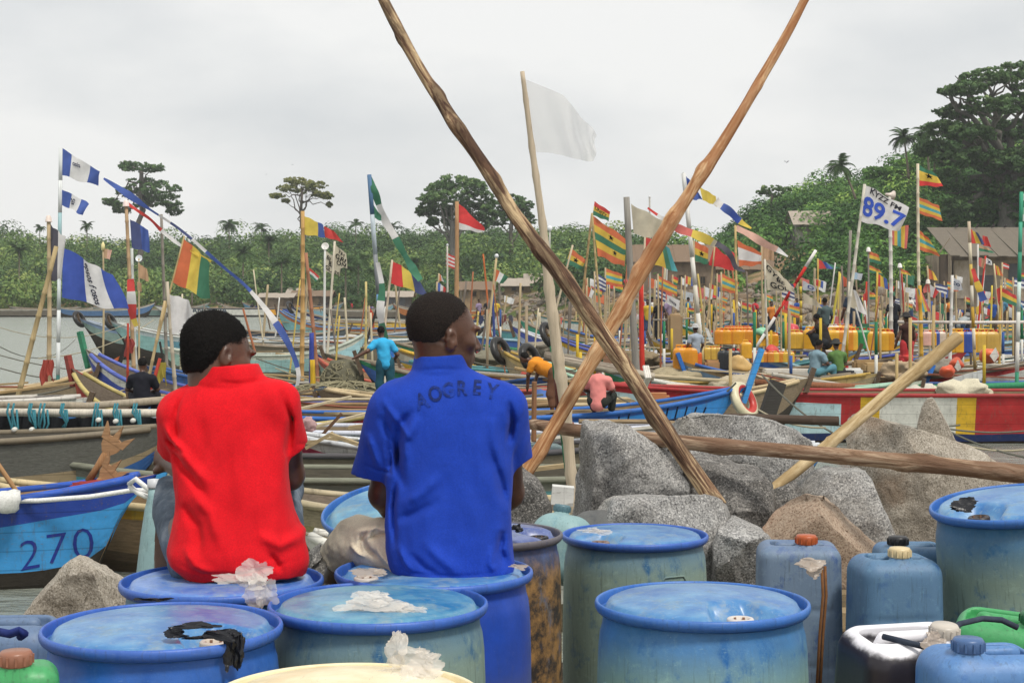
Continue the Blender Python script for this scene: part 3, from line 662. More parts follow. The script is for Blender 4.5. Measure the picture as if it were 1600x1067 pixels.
def shore_rocks():
    meshes = []
    for k in range(5):
        V, F = rock_mesh((1, 0.9, 0.75), 200+k, 3); me = mesh('boulder', V, F, True); me.materials.append(STONE_A if k % 2 else STONE_B); meshes.append(me)
    rng = np.random.default_rng(5)
    for k in range(110):
        px = rng.uniform(730, 1640); s = float(shoreD(px)); d = s+rng.uniform(-3, 15)
        if px > 1080: d += rng.uniform(0, 7)
        r = rng.uniform(0.35, 0.95)
        o = bpy.data.objects.new('boulder', meshes[k % 5]); COL.objects.link(o); o.location = ((px-800)*d/FOC, d, float(landz(px, d))+r*0.2); o.scale = (r*1.2, r, r); o.rotation_euler = (rng.normal()*0.3, rng.normal()*0.3, rng.uniform(0, 6.28))
        a = px > 1080
        wh = 'below the mud houses' if px < 880 else ('behind the crossed poles' if px < 1080 else ('below the ochre house' if px < 1240 else ('under the 89.7 banner' if px < 1430 else 'before the derelict shed')))
        lb = '%s %s boulder on the shore %s' % ('large' if r > .75 else ('small' if r < .5 else 'middling'), 'grey' if k % 5 % 2 else 'brown', wh); setp(o, lb, 'boulder', lb)
    P, F, n = [], [], 0
    base = [rock_mesh((1, 0.9, 0.7), 220+k, 1, 9, 0.1) for k in range(4)]
    for k in range(2600):
        px = rng.uniform(-200, 1700) if k < 700 else rng.uniform(720, 1680); s = float(shoreD(px)); d = s+rng.uniform(-4, 6 if px < 720 else 24); r = rng.uniform(0.12, 0.42)
        v, f = base[k % 4]; P.append(v*r*(1+0.3*rng.random(3))+np.array(((px-800)*d/FOC, d, float(landz(px, d))+r*0.3))); F.append(f+n); n += len(v)
    solo('shore_rubble', 'scattered small stones and rubble along the whole shore', 'rubble', np.concatenate(P), np.concatenate(F), STONE_A, kind='stuff')
shore_rocks()

# ------------------------------------------------------------------ canoes
DARKHULL = mat('#2b2622', 'wood'); OLDWOOD = mat('#85786a', 'wood'); BARE = mat('#a08a6c', 'wood')
BOATS = []
def cmat(c): return c if not isinstance(c, str) else mat(c, 'paint')
def canoe(label, L, bow=None, mid=None, head=0.0, B=1.5, fb=0.95, rb=0.55, rs=0.35, bands=None, inner=None, rim='#8a7d6c', nth=6,
          stem='#5a4a3a', stemh=0.22, posts=(), group=None, seed=0, name='canoe', end=2.6, rake=0.07, kexp=7):
    """a planked dugout: bands = [(lower edge u, colour or list of panel colours)], u = 0 at the rim, 1 at the keel"""
    rng = random.Random(seed+int(L*10)); a = R(head); dx, dy = math.cos(a), math.sin(a)
    if bow is not None:
        D = bow[1]; cx, cyy = (bow[0]-800)*D/FOC-dx*L/2, D-dy*L/2
    else: cx, cyy = (mid[0]-800)*mid[1]/FOC, mid[1]
    t = thing(name, label, 'canoe', (cx, cyy, 0.0), group, a)
    bands = bands or [(0.18, '#8a7d6c'), (0.5, '#6c7d80'), (1.0, DARKHULL)]
    ns = 41; us = [0, 0.06, 0.12, 0.2, 0.3, 0.4, 0.5, 0.6, 0.72, 0.86, 1.0]; T = np.linspace(-1, 1, ns)
    hw = lambda s: B/2*max(0.0, 1-abs(s)**end)**0.8
    sh = lambda s: fb+rb*max(s, 0)**3+rs*max(-s, 0)**3
    kz = lambda s: -0.35+(0.35+sh(s)*0.55)*abs(s)**kexp
    xx = lambda s, u: s*L/2*(1-rake*u*abs(s)**5)
    V, F, mi = [], [], []; mats = []; idx = {}
    def mid_(c):
        m = cmat(c)
        if m.name not in idx: idx[m.name] = len(mats); mats.append(m)
        return idx[m.name]
    def ring(s, off):
        w, z0, z1 = max(hw(s)-off, 0.02 if off == 0 else 0.005), sh(s), kz(s)+off; out = []
        for u in us:
            y = w*(1-0.16*u/0.5) if u <= 0.5 else w*0.84*max(0.0, 1-((u-0.5)/0.5)**2)**0.55
            out.append((xx(s, u), y, z0+(z1-z0)*u+0.012*math.sin(9*s*L+u*5)*(u > 0)))
        return out+[(p[0], -p[1], p[2]) for p in reversed(out[:-1])]
    m = 2*len(us)-1
    for s in T: V += ring(s, 0.0)
    def band(u, s):
        for ue, c in bands:
            if u < ue:
                if isinstance(c, (list, tuple)): return mid_(c[min(len(c)-1, int((s+1)/2*len(c)))])
                return mid_(c)
        return mid_(bands[-1][1])
    for i in range(ns-1):
        for k in range(m-1):
            F.append((i*m+k, i*m+k+1, (i+1)*m+k+1, (i+1)*m+k)); kk = k if k < len(us)-1 else m-2-k
            mi.append(band((us[kk]+us[kk+1])/2, (T[i]+T[i+1])/2))
    o = len(V); inn = mid_(inner or OLDWOOD)
    for s in T: V += ring(s, 0.055)
    for i in range(ns-1):
        for k in range(m-1): F.append((o+i*m+k, o+(i+1)*m+k, o+(i+1)*m+k+1, o+i*m+k+1)); mi.append(inn)
    hull = obj('hull', V, F, mats, t, False, mi, world=False)
    for sgn in (1, -1):
        pts = [(xx(s, 0), sgn*hw(s), sh(s)+0.02) for s in T[1:-1]]
        obj('gunwale', *tube(pts, 0.05, 6), cmat(rim), t, True, world=False)
    for k in range(nth):
        s = -0.75+1.5*(k+0.5)/nth; z = sh(s)-0.12-0.1*rng.random()
        obj('thwart', *box((s*L/2, 0, z), (0.22, max(0.1, 2*(hw(s)*0.95-0.05)), 0.05)), BARE if k % 2 else OLDWOOD, t, world=False)
    obj('floor_boards', *box((0, 0, 0.12), (L*0.55, B*0.5, 0.05)), OLDWOOD, t, world=False)
    if stemh:
        e = L/2; obj('stem', *beam((e*0.99-0.03, 0, sh(1)*0.78), (e+0.03+stemh*0.35, 0, sh(1)+stemh), 0.13, 0.10), cmat(stem), t, world=False)
        e = -L/2; obj('stem', *beam((e*0.985+0.05, 0, sh(-1)*0.5), (e-0.03, 0, sh(-1)+stemh*0.2), 0.10, 0.08), cmat(stem), t, world=False)
    for (s, side, h, c) in posts:
        pz = 0.1; x = s*L/2; y = side*hw(s)*0.8; cols = c if isinstance(c, (list, tuple)) else [c]; n = len(cols)
        for q, cc in enumerate(cols): obj('post', *tube([(x, y, pz+h*q/n), (x, y, pz+h*(q+1)/n)], 0.042, 7), mat(cc, 'pole'), t, True, world=False)
    t['L'] = L
    b = dict(root=t, L=L, hw=hw, sh=sh, hull=hull, a=a, cx=cx, cy=cyy, B=B); BOATS.append(b)
    return b
def bpt(b, s, y, z):
    """world point at station s (-1..1), sideways y metres, height z above the water"""
    x = s*b['L']/2; c, q = math.cos(b['a']), math.sin(b['a'])
    return Vector((b['cx']+x*c-y*q, b['cy']+x*q+y*c, z))
def near_side(b): return -1 if math.cos(b['a']) > 0 else 1
def hull_text(b, s, txt, x, z, h, col, bold=0.02, slant=0.0, sx=1.0, name='lettering'):
    """lettering painted on the side that faces the quay, pressed onto the planks"""
    V, F = text_mesh(txt, bold); me = b['hull'].data; bv = BVHTree.FromPolygons([v.co[:] for v in me.vertices], [p.vertices[:] for p in me.polygons])
    sd = near_side(b); fx = 1 if sd < 0 else -1; out = []
    for v in V:
        lx = x+fx*(v[0]*h*sx); lz = z+v[1]*h+slant*(v[0]*h)
        hit = bv.ray_cast(Vector((lx, sd*6, lz)), Vector((0, -sd, 0))); p = hit[0] if hit[0] else Vector((lx, sd*0.5, lz)); out.append((p.x, p.y+sd*0.006, p.z))
    o = obj(name, out, F, cmat(col), b['root'], world=False); return o
def tyre(label, p, r=0.34, axis=(1, 0, 0), group=None, cols=None):
    q = Vector((0, 0, 1)).rotation_difference(Vector(axis)); n, k = 22, 8; V, F, mi = [], [], []
    for i in range(n):
        a = 2*math.pi*i/n
        for j in range(k):
            c = 2*math.pi*j/k; rr = r+0.11*math.cos(c); V.append(tuple(Vector(p)+q @ Vector((rr*math.cos(a), rr*math.sin(a), 0.1*math.sin(c)))))
            F.append((i*k+j, ((i+1) % n)*k+j, ((i+1) % n)*k+(j+1) % k, i*k+(j+1) % k)); mi.append(0 if cols is None else (j//2) % len(cols))
    return solo('tyre', label, 'tyre', V, F, [mat(c, 'plastic') for c in (cols or ['#232221'])], group, True, mi)

BLUE, LBLUE, TEAL, WHITE, RED, YEL, GRN, NAVY = '#2d6fc0', '#5fa8d4', '#4f8c92', '#d9d8d0', '#b02a2c', '#d6ac2c', '#2c7a54', '#26386e'
# --- near left
b270 = canoe('bright blue canoe marked 270 moored at the left', 11.5, bow=(252, 18.7), head=3, B=1.7, fb=0.86, rb=0.42, bands=[(0.22, '#26449c'), (0.62, '#3c92d0'), (1.0, DARKHULL)], inner='#a98a66', rim='#2e58b4', nth=7, stem='#3a90c8', stemh=0.62, rake=0.13, end=2.2, kexp=26)
hull_text(b270, 0, '2', 4.33, 0.40, 0.36, '#1d2f86', -0.012, 0.14, 1.0); hull_text(b270, 0, '7', 4.62, 0.46, 0.37, '#1d2f86', -0.012, 0.10, 1.0); hull_text(b270, 0, '0', 4.90, 0.50, 0.38, '#1d2f86', -0.012, 0.0, 1.0)
canoe('tall grey plank sided canoe behind canoe 270', 12, bow=(272, 22.6), head=1.5, B=2.0, fb=1.28, rb=0.2, bands=[(0.34, mat('#6a6c66', 'wood')), (0.4, '#96876a'), (0.75, '#2f5c96'), (1.0, DARKHULL)], inner=mat('#57534b', 'wood'), rim='#7a705e', nth=6, stem='#8f8670', stemh=0.12)
canoe('low green and yellow canoe under the bow of 270', 9, mid=(300, 20.6), head=2, B=1.5, fb=0.42, rb=0.2, bands=[(0.2, '#a08a78'), (0.45, '#3f6a4c'), (0.6, '#b09a34'), (1.0, '#8a2c2a')], rim='#b0705a', stemh=0.1)
# --- left, further out
bb = canoe('blue canoe with white rim beside the leaning bamboo', 9, bow=(140, 31.0), head=2, B=1.6, fb=1.25, rb=0.1, bands=[(0.12, WHITE), (0.5, '#3a6ea8'), (1.0, DARKHULL)], inner='#9a6a58', rim='#c8c4bc', stemh=0.1)
hull_text(bb, 0, 'ooo', 2.2, 0.95, 0.22, WHITE, 0.03)
canoe('white canoe with violet blue rim and carved painted prow', 10, bow=(134, 37.5), head=158, B=1.7, fb=1.0, rb=1.05, bands=[(0.13, WHITE), (0.26, '#4a5cae'), (0.42, ['#cfd2cc', '#cfd2cc', '#b9c0c2', '#7a2a4a', '#cfd2cc', '#3a4070', '#c9c6c0']), (1.0, '#7d7166')], rim='#5a6ab8', stem='#2f7a5a', stemh=0.4, end=2.3)
canoe('red edged canoe with raised prow tied by rope beside painted prow', 8, bow=(112, 33.5), head=150, B=1.5, fb=0.8, rb=1.0, bands=[(0.15, '#a8302e'), (0.4, ['#8a8272', '#8a8272', '#b8673e', '#c8c4b4', '#4a5a8e', '#b0442c']), (1.0, '#8a8272')], rim='#b8a86a', stem='#8a3a30', stemh=0.25)
canoe('canoe with black and white striped prow behind painted prow', 9, bow=(188, 41), head=10, B=1.5, fb=0.85, rb=0.9, bands=[(0.2, '#e07a4e'), (0.5, '#b8a878'), (1.0, DARKHULL)], rim='#c9b89a', stem='#25221f', stemh=0.5)
canoe('blue gunwaled canoe just behind the painted prow', 11, bow=(228, 42), head=172, B=1.6, fb=0.95, rb=0.5, bands=[(0.25, '#3a66a8'), (0.6, '#7f95a0'), (1.0, DARKHULL)], rim='#2d5896')
canoe('weathered wooden canoe with red inside at far left', 9, bow=(150, 37), head=4, B=1.6, fb=1.0, bands=[(0.4, mat('#8f8068', 'wood')), (1.0, DARKHULL)], inner='#8c4038', rim='#b09870', stemh=0.2)
b = canoe('large green grey canoe with tyre on bow, leftmost of the pair', 17, bow=(124, 80), head=176, B=2.0, fb=1.05, rb=1.0, bands=[(0.16, '#8196b4'), (0.45, '#7f9690'), (1.0, DARKHULL)], rim='#9aa6b4', end=2.2)
tyre('tyre on the bow of the leftmost big canoe', bpt(b, 1.0, 0, 2.0), 0.36, (0.9, -0.3, 0.5), 'tyres on the canoe bows')
hull_text(b, 0, 'EBENEZER', 4.6, 1.05, 0.45, '#b9bf9a', 0.02)
b = canoe('large blue patterned canoe with tyre on bow, nearer of the pair', 17, bow=(172, 74), head=173, B=2.0, fb=1.1, rb=0.95, bands=[(0.16, '#b8c4c8'), (0.5, ['#5d8ea0', '#7fa4ac', '#5f96b4', '#86a6a4', '#5d8ea0', '#86b0ae']), (1.0, DARKHULL)], rim='#c4c8c4', end=2.2)
tyre('tyre on the bow of the blue patterned canoe', bpt(b, 1.0, 0, 2.0), 0.36, (0.9, -0.3, 0.5), 'tyres on the canoe bows')
hull_text(b, 0, 'SEA NEVER DRY', 2.0, 1.0, 0.5, '#3a64a0', 0.02) if False else None
# --- far shore row
FARC = [(20, 212, 18, '#6a6358', 'dark'), (95, 214, 14, '#54656e', 'slate'), (165, 209, 13, '#4a6f9a', 'blue'), (235, 213, 16, '#6f8a86', 'grey green'), (600, 200, 16, '#70685c', 'brown'), (690, 196, 12, '#b06a2e', 'orange'), (540, 206, 13, '#7fa9b8', 'pale blue'), (470, 222, 12, '#77919a', 'blue grey'), (440, 225, 11, '#5b8fae', 'sky blue'), (395, 224, 10, '#8a7f70', 'tan')]
for k, (px, D, L, c, nm) in enumerate(FARC):
    canoe('%s canoe in the row moored along the far shore' % nm, L, mid=(px, D), head=random.choice((0, 180))+random.uniform(-5, 5), B=1.7, fb=1.0, rb=0.9, bands=[(0.15, '#c9c4b8'), (0.6, c), (1.0, DARKHULL)], nth=4, seed=k)
b = canoe('white lettered canoe with orange and blue panels on far shore', 23, mid=(375, 212), head=180, B=1.8, fb=1.15, rb=0.4, bands=[(0.1, '#5a5f68'), (0.62, [WHITE, WHITE, WHITE, WHITE, WHITE, WHITE, WHITE, WHITE, '#e8a52e', '#2d4a9e', '#2d4a9e', '#e8a52e'][::-1]), (1.0, DARKHULL)], nth=5)
hull_text(b, 0, 'GAMANGO 7A', 5.0, 0.85, 0.75, '#3a4658', 0.03)
# --- middle water
b = canoe('white canoe with scrolled dark pattern, bow left, mid harbour', 15, bow=(454, 118), head=176, B=1.8, fb=1.1, rb=1.2, bands=[(0.1, NAVY), (0.5, WHITE), (0.6, '#3c5a78'), (1.0, DARKHULL)], end=2.3)
hull_text(b, 0, 'GoooGS ooo GGRACE', 0.5, 0.9, 0.55, '#34506e', 0.03)
tyre('tyre on the bow of the scroll patterned canoe', bpt(b, 1.0, 0, 2.2), 0.4, (0.9, -0.3, 0.4), 'tyres on the canoe bows')
canoe('pale teal canoe with orange rim behind the bamboo post', 12, bow=(432, 102), head=163, B=1.7, fb=1.05, rb=1.3, bands=[(0.12, '#b8744e'), (0.6, '#7db0b4'), (1.0, DARKHULL)], rim='#5a7aa6')
canoe('dark hulled canoe with row of crates mid harbour', 13, mid=(530, 92), head=4, B=1.7, fb=0.95, rb=0.6, bands=[(0.25, '#3a4658'), (0.6, '#5a6a72'), (1.0, DARKHULL)])
b = canoe('long pale blue green canoe, upturned prow pointing right', 8, bow=(575, 63), head=8, B=1.7, fb=0.9, rb=0.9, bands=[(0.14, '#c4c8bc'), (0.5, ['#8fb0a4', '#9cc0bc', '#8fb4b4', '#a4ccd4']), (1.0, '#4a5048')], rim='#b0b8ac', stem='#23201e', stemh=1.0)
hull_text(b, 0, 'OO', 2.2, 0.75, 0.4, '#2d3e78', 0.04)
canoe('drab timber canoe behind the long pale one', 10, mid=(500, 70), head=176, B=1.8, fb=0.95, bands=[(0.5, mat('#7d7462', 'wood')), (1.0, DARKHULL)])
canoe('canoe with navy cabin roof behind the red shirt man', 12, mid=(370, 85), head=5, B=1.8, fb=0.9, bands=[(0.4, '#545a5e'), (1.0, DARKHULL)])
canoe('pale green canoe with red rim lying by the net heap', 10, bow=(494, 43), head=148, B=1.7, fb=0.95, rb=0.7, bands=[(0.12, '#a4503e'), (0.5, '#8fa898'), (1.0, '#6a7264')], inner='#b08a68', rim='#b85a44', stem='#7a4a3a', stemh=0.35)
canoe('brown plank canoe in front of the net heap', 9, mid=(545, 33), head=2, B=1.9, fb=0.98, rb=0.1, bands=[(0.5, mat('#8a6440', 'wood')), (1.0, DARKHULL)], inner=mat('#7a5a3c', 'wood'), rim='#8f7450', stemh=0.1)
b = canoe('blue canoe with white dotted rim between the two men', 10, mid=(640, 28.5), head=1, B=1.6, fb=0.92, rb=0.1, bands=[(0.1, '#d0d4dc'), (0.22, '#24408c'), (0.5, '#3c8cbc'), (1.0, DARKHULL)], rim='#c8ccd8', stemh=0.1, inner='#86765e')
canoe('old timber canoe full of loose boards between the men', 10, mid=(560, 25.4), head=-2, B=1.9, fb=0.86, rb=0.2, bands=[(0.2, mat('#8b816c', 'wood')), (0.55, '#5a8a88'), (1.0, DARKHULL)], rim=mat('#56555a', 'wood'), inner=mat('#5d5646', 'wood'), nth=9, stemh=0.1)
canoe('peeling teal canoe with grey rim between the men', 11, mid=(620, 22.6), head=1, B=1.7, fb=0.80, rb=0.1, bands=[(0.16, mat('#84877a', 'wood')), (0.6, ['#4f9098', '#3a7488', '#5f979a', '#4c8890']), (1.0, '#4a4238')], rim=mat('#8c8f7e', 'wood'), inner=mat('#565246', 'wood'), nth=8, stemh=0.1)
canoe('nearest worn canoe with yellow and green rim between the men', 11, mid=(640, 19.8), head=-1, B=1.6, fb=0.72, rb=0.1, bands=[(0.14, ['#b88a2e', '#c09a34', '#6a7a3c', '#c8a23c', '#b88a2e']), (0.5, mat('#8d7658', 'wood')), (1.0, mat('#5a4a36', 'wood'))], rim='#bfae86', inner=mat('#8c7554', 'wood'), nth=8, stemh=0.1)
canoe('bleached canoe lying close under the quay rocks', 5.5, mid=(880, 16.6), head=-2, B=1.5, fb=0.55, rb=0.1, bands=[(0.3, '#c9c8c0'), (1.0, mat('#6a6250', 'wood'))], rim='#d5d3ca', inner=mat('#9a8c72', 'wood'), nth=7, stemh=0.1)
# --- right: the blue canoe with the fern, the long red and white one
bfern = canoe('bright blue canoe with painted black fern on its bow', 12, bow=(1168, 32.0), head=7, B=1.8, fb=0.95, rb=0.55, bands=[(0.08, '#2456a0'), (0.55, '#2f7fc4'), (0.62, '#2456a0'), (0.75, '#b03034'), (1.0, DARKHULL)], inner=mat('#8a765a', 'wood'), rim='#2a66b4', stem='#3a8ed0', stemh=0.75, rake=0.12, end=2.4)
def fern(b):
    me = b['hull'].data; bv = BVHTree.FromPolygons([v.co[:] for v in me.vertices], [p.vertices[:] for p in me.polygons]); sd = near_side(b)
    def on(x, z):
        h = bv.ray_cast(Vector((x, sd*6, z)), Vector((0, -sd, 0))); p = h[0] or Vector((x, sd*0.5, z)); return p+Vector((0, sd*0.008, 0))
    segs = []
    for i in range(13):
        x = 6-1.0-i*0.2; zc = 0.98-i*0.028
        segs.append([on(x, zc), on(x-0.2, zc-0.028)]); h = 0.24*math.sin(math.pi*(i+1.5)/15)+0.06
        segs.append([on(x, zc), on(x+0.06, zc+h)]); segs.append([on(x, zc), on(x-0.04-0.12*(i < 4), zc-h*0.9)])
    o = obj('fern_painting', *join([tube(s, 0.016, 4) for s in segs]), mat('#17243c', 'flat'), b['root'], world=False)
fern(bfern)
tyre('pale striped tyre fender round the prow of the fern canoe', bpt(bfern, 0.985, -0.05, 1.22), 0.30, (0.72, -0.55, 0.42), None, ['#d8cfae', '#c0392f', '#d8cfae', '#b8b098'])
solo('bow_post', 'dark tarred post standing behind the fern canoe prow', 'post', *beam(W(1192, 668, 33), W(1216, 596, 33), 0.36, 0.3), mat('#3c3a38', 'wood'))
bred = canoe('long canoe with red, yellow, white and pale blue panels', 17, mid=(1480, 36.5), head=-2, B=1.9, fb=1.06, rb=0.5, rs=0.25, bands=[(0.10, ['#a8262a']*15+['#d6ac2c']+['#d9d8d0']*4+['#d6ac2c']+['#a8262a']*19), (0.62, ['#b4d2d8']*14+['#b02a2c', '#d6ac2c']+['#d9d8d0']*4+['#d6ac2c']+['#b02a2c']*3+['#b4d2d8']*16), (0.68, NAVY), (1.0, mat('#33241e', 'wood'))], rim='#a02a2c', inner=mat('#8a7458', 'wood'), nth=9)
# --- right: tight rows out to the rocks
cols = ['#2f7a55', '#c9c8c0', '#3a62a6', '#8aa9b4', '#a83232', '#c9a236', '#7d7260', '#4f8c92', '#d9d8d0', '#6d88a0', '#9a8460', '#b8b2a4']
names = {'#2f7a55': 'green', '#c9c8c0': 'off white', '#3a62a6': 'blue', '#8aa9b4': 'pale blue', '#a83232': 'red', '#c9a236': 'yellow', '#7d7260': 'drab brown', '#4f8c92': 'teal', '#d9d8d0': 'white', '#6d88a0': 'slate blue', '#9a8460': 'tan', '#b8b2a4': 'bone'}
rr = random.Random(4); ROWS = []
rowspec = [(1330, 40.2, '#2f7a55'), (1440, 43.4, '#6d88a0'), (1250, 46.2, '#c9c8c0'), (1120, 40.0, '#4f8c92'), (1060, 44.0, '#9a8460'), (1500, 47.0, '#3a62a6'), (960, 40.5, '#3a62a6'), (1330, 50.5, '#7d7260'), (1000, 48.5, '#c9a236'), (1560, 51.5, '#d9d8d0'), (1180, 53.5, '#a83232'), (930, 53.5, '#b8b2a4'), (1440, 55.5, '#8aa9b4'), (1090, 57.5, '#3a62a6'), (1300, 59.5, '#c9a236'), (1560, 60.5, '#2f7a55'), (940, 59.5, '#d9d8d0'), (1170, 64, '#c9c8c0'), (1430, 65, '#a83232'), (1000, 67, '#6d88a0'), (1310, 70, '#4f8c92'), (1560, 71, '#9a8460'), (1130, 74, '#8aa9b4'), (940, 76, '#3a62a6'), (1420, 77, '#2f7a55'), (1250, 82, '#c9a236'), (1060, 85, '#c9c8c0'), (1540, 86, '#3a62a6'), (1380, 91, '#8aa9b4'), (1180, 95, '#d9d8d0'), (960, 97, '#4f8c92'), (1500, 100, '#b8b2a4'), (1080, 106, '#6d88a0'), (1320, 108, '#2f7a55'), (1560, 114, '#c9c8c0'), (1190, 118, '#9a8460'), (980, 122, '#c9c8c0'), (1420, 122, '#8aa9b4')]
TINT = {'#b59a6c': 'straw', '#a08a6a': 'tan', '#cdbd9c': 'pale', '#8a7a64': 'drab', '#9a5a44': 'reddish', '#c8c4b8': 'whitish', '#5a6a74': 'slate', '#6a6658': 'grey', '#8a826c': 'khaki', '#4a6a72': 'teal', '#a89c80': 'sandy', '#5a4e44': 'brown', '#7a8a8c': 'blue grey', '#b8b4a8': 'bone'}
for k, (px, D, c) in enumerate(rowspec):
    c2 = rr.choice(cols); L = rr.uniform(12, 16); d = 'nearer rows' if D < 55 else ('middle rows' if D < 85 else 'back rows'); sd = 'centre' if px < 1150 else ('right of centre' if px < 1400 else 'far right')
    lab = '%s sided canoe with %s stripe in the %s, %s' % (names[c], names[c2], d, sd)
    ph = [(rr.uniform(-0.8, 0.8), rr.choice((-1, 1)), rr.uniform(1.6, 2.9), rr.choice((['#b8a070'], ['#d2b23c', '#d2b23c'], ['#2f7a55', '#d9d8d0', '#2f7a55'], ['#a83232', '#d6ac2c'], ['#9a8a72'], ['#3a5c9c', '#d9d8d0', '#3a5c9c']))) for _ in range(rr.choice((2, 3, 4)))]
    ROWS.append(canoe(lab, L, mid=(px+rr.uniform(-25, 25), D), head=rr.choice((0, 180))+rr.uniform(-7, 7), B=rr.uniform(1.5, 1.9), fb=rr.uniform(0.72, 0.98), rb=rr.uniform(0.4, 0.9), bands=[(0.14, c2), (0.22, c), (0.5, [c, c, rr.choice(cols), c, c]), (1.0, DARKHULL)], inner=mat(rr.choice(('#8a765a', '#7d7462', '#94805f')), 'wood'), rim=rr.choice(cols), nth=7, posts=ph, seed=k, stem=rr.choice(('#5a4a3a', '#2d6fc0', '#d9d8d0', '#a83232')), group=None)); ROWS[-1]['short'] = '%s sided canoe, %s, %s' % (names[c], d, sd)
# canoes with tyre fenders, bows towards the left, behind the crossed poles
b = canoe('green bowed canoe with black tyre left of the crossed poles', 10, bow=(826, 41.5), head=158, B=1.7, fb=0.95, rb=0.75, bands=[(0.12, '#c4d4c4'), (0.55, '#3a9668'), (1.0, DARKHULL)], rim='#a8ccb4'); tyre('black tyre on the green bow', bpt(b, 0.99, 0, 1.65), 0.34, (0.8, -0.5, 0.4), 'tyres on bows near the crossed poles')
b = canoe('bare beige plywood bowed canoe with black tyre', 11, bow=(780, 45.5), head=150, B=1.8, fb=1.0, rb=0.75, bands=[(0.12, '#c8b078'), (0.55, mat('#c2b290', 'wood')), (1.0, DARKHULL)], rim='#b89a4e'); tyre('black tyre on the beige bow', bpt(b, 0.99, 0, 1.7), 0.34, (0.8, -0.5, 0.4), 'tyres on bows near the crossed poles')
b = canoe('white and yellow canoe with tyre behind the white bamboo mast', 12, bow=(855, 55), head=160, B=1.7, fb=1.05, rb=0.9, bands=[(0.14, '#d6b038'), (0.5, WHITE), (1.0, DARKHULL)], rim='#4a58a8'); tyre('black tyre on the yellow rimmed bow', bpt(b, 0.99, 0, 1.9), 0.38, (0.8, -0.5, 0.4), 'tyres on bows near the crossed poles'); hull_text(b, 0, 'yBo', 4.3, 1.0, 0.35, '#b89a34', 0.02)
canoe('violet blue canoe with white rim just behind the blue shirt man', 13, bow=(800, 64), head=164, B=1.7, fb=1.0, rb=1.0, bands=[(0.2, '#4a5cb0'), (0.5, '#a8b4d0'), (1.0, DARKHULL)], rim='#d0d4dc')
canoe('teal prowed canoe beyond the violet blue one', 13, bow=(812, 72), head=168, B=1.7, fb=1.0, rb=1.1, bands=[(0.3, '#4aa088'), (0.6, '#d0d4c8'), (1.0, DARKHULL)])
canoe('dark canoe by the water line behind the white mast', 12, mid=(800, 50), head=174, B=1.7, fb=0.9, bands=[(0.5, mat('#6a665a', 'wood')), (1.0, DARKHULL)])
b = canoe('orange red striped canoe far behind the blue shirt man', 14, bow=(745, 108), head=3, B=1.8, fb=1.3, rb=0.6, bands=[(0.2, '#e0b84a'), (0.6, '#d8602a'), (1.0, DARKHULL)])
canoe('timber canoe in the gap right of the blue shirt man', 11, mid=(880, 35.5), head=2, B=1.8, fb=0.92, bands=[(0.5, mat('#93826a', 'wood')), (1.0, DARKHULL)], inner=mat('#9c8866', 'wood'), rim='#c4b08a', nth=9)
canoe('weathered yellow green hulled canoe right under the rocks', 6.5, mid=(770, 19.2), head=-2, B=1.5, fb=0.78, bands=[(0.2, mat('#948a70', 'wood')), (0.6, mat('#8c845a', 'wood')), (1.0, mat('#4a4430', 'wood'))], rim='#a89c80', stemh=0.1)
canoe('small canoe painted with yellow curl beside the fern canoe', 9, mid=(860, 25.6), head=1, B=1.6, fb=0.84, rb=0.1, bands=[(0.12, '#d8d8d4'), (0.3, '#9a2c4a'), (0.45, '#b0a83a'), (0.6, '#3a7ab8'), (1.0, DARKHULL)], rim='#d0d4d8', stemh=0.1, inner=mat('#86745a', 'wood'))
# blue tarpaulin over a canoe left of the crossed poles
def tarp():
    V, F = [], []; n, m = 26, 10; A, B = W(735, 612, 37.5), W(872, 604, 37.5)
    for i in range(n):
        for j in range(m):
            u, v = i/(n-1), j/(m-1); p = A.lerp(B, u); a = math.pi*v
            h = 0.42*math.sin(a)*(0.75+0.25*math.sin(u*9))+0.05*math.sin(u*31+v*6)
            V.append((p.x, p.y+1.0*(v-0.5)*1.7, p.z-0.45+h))
    F = [(i*m+j, (i+1)*m+j, (i+1)*m+j+1, i*m+j+1) for i in range(n-1) for j in range(m-1)]
    solo('tarpaulin', 'crumpled blue tarpaulin over a canoe beside the blue shirt man', 'tarpaulin', V, F, mat('#4a76c4', 'cloth'), smooth=True)
tarp()
# net heap
def net_heap(label, c, r, seed, col='#6d6a58', n=150, name='net_heap'):
    rng = np.random.default_rng(seed); t = thing(name, label, 'net', c)
    V, F = rock_mesh(r, seed, 4, 14, 0.18); V[:, 2] = np.where(V[:, 2] < 0, V[:, 2]*0.3, V[:, 2]); V[:, 2] += 0.25*r[2]*vnoise(V*4, 3); obj('mound', V+np.array(c), F, mat(col, 'rope'), t, True)
    parts = []
    for k in range(n):
        a = rng.uniform(0, 6.28); e = rng.uniform(0.1, 1.4); pts = []
        for i in range(9):
            a += rng.normal()*0.16+0.09; e = np.clip(e+rng.normal()*0.13, 0.02, 1.5); s = 1.03+0.05*rng.random()
            pts.append((c[0]+r[0]*s*math.cos(a)*math.cos(e), c[1]+r[1]*s*math.sin(a)*math.cos(e), c[2]+r[2]*s*math.sin(e)*1.03))
        parts.append(tube(pts, 0.018, 4, False))
    V, F = join(parts); o = obj('strands', V, F, mat('#8c866c', 'rope'), t); o['kind'] = 'stuff'
    return t
net_heap('big heap of tangled grey green fishing net', W(535, 628, 37)-Vector((0, 0, 0.35)), (1.9, 1.1, 0.75), 3)
net_heap('lower spill of net left of the big heap', W(470, 634, 36)-Vector((0, 0, 0.35)), (1.2, 0.9, 0.5), 4)
net_heap('coil of net hung over the bow beside the heap', W(532, 584, 40)-Vector((0, 0, 0.3)), (0.5, 0.35, 0.55), 5, n=60)
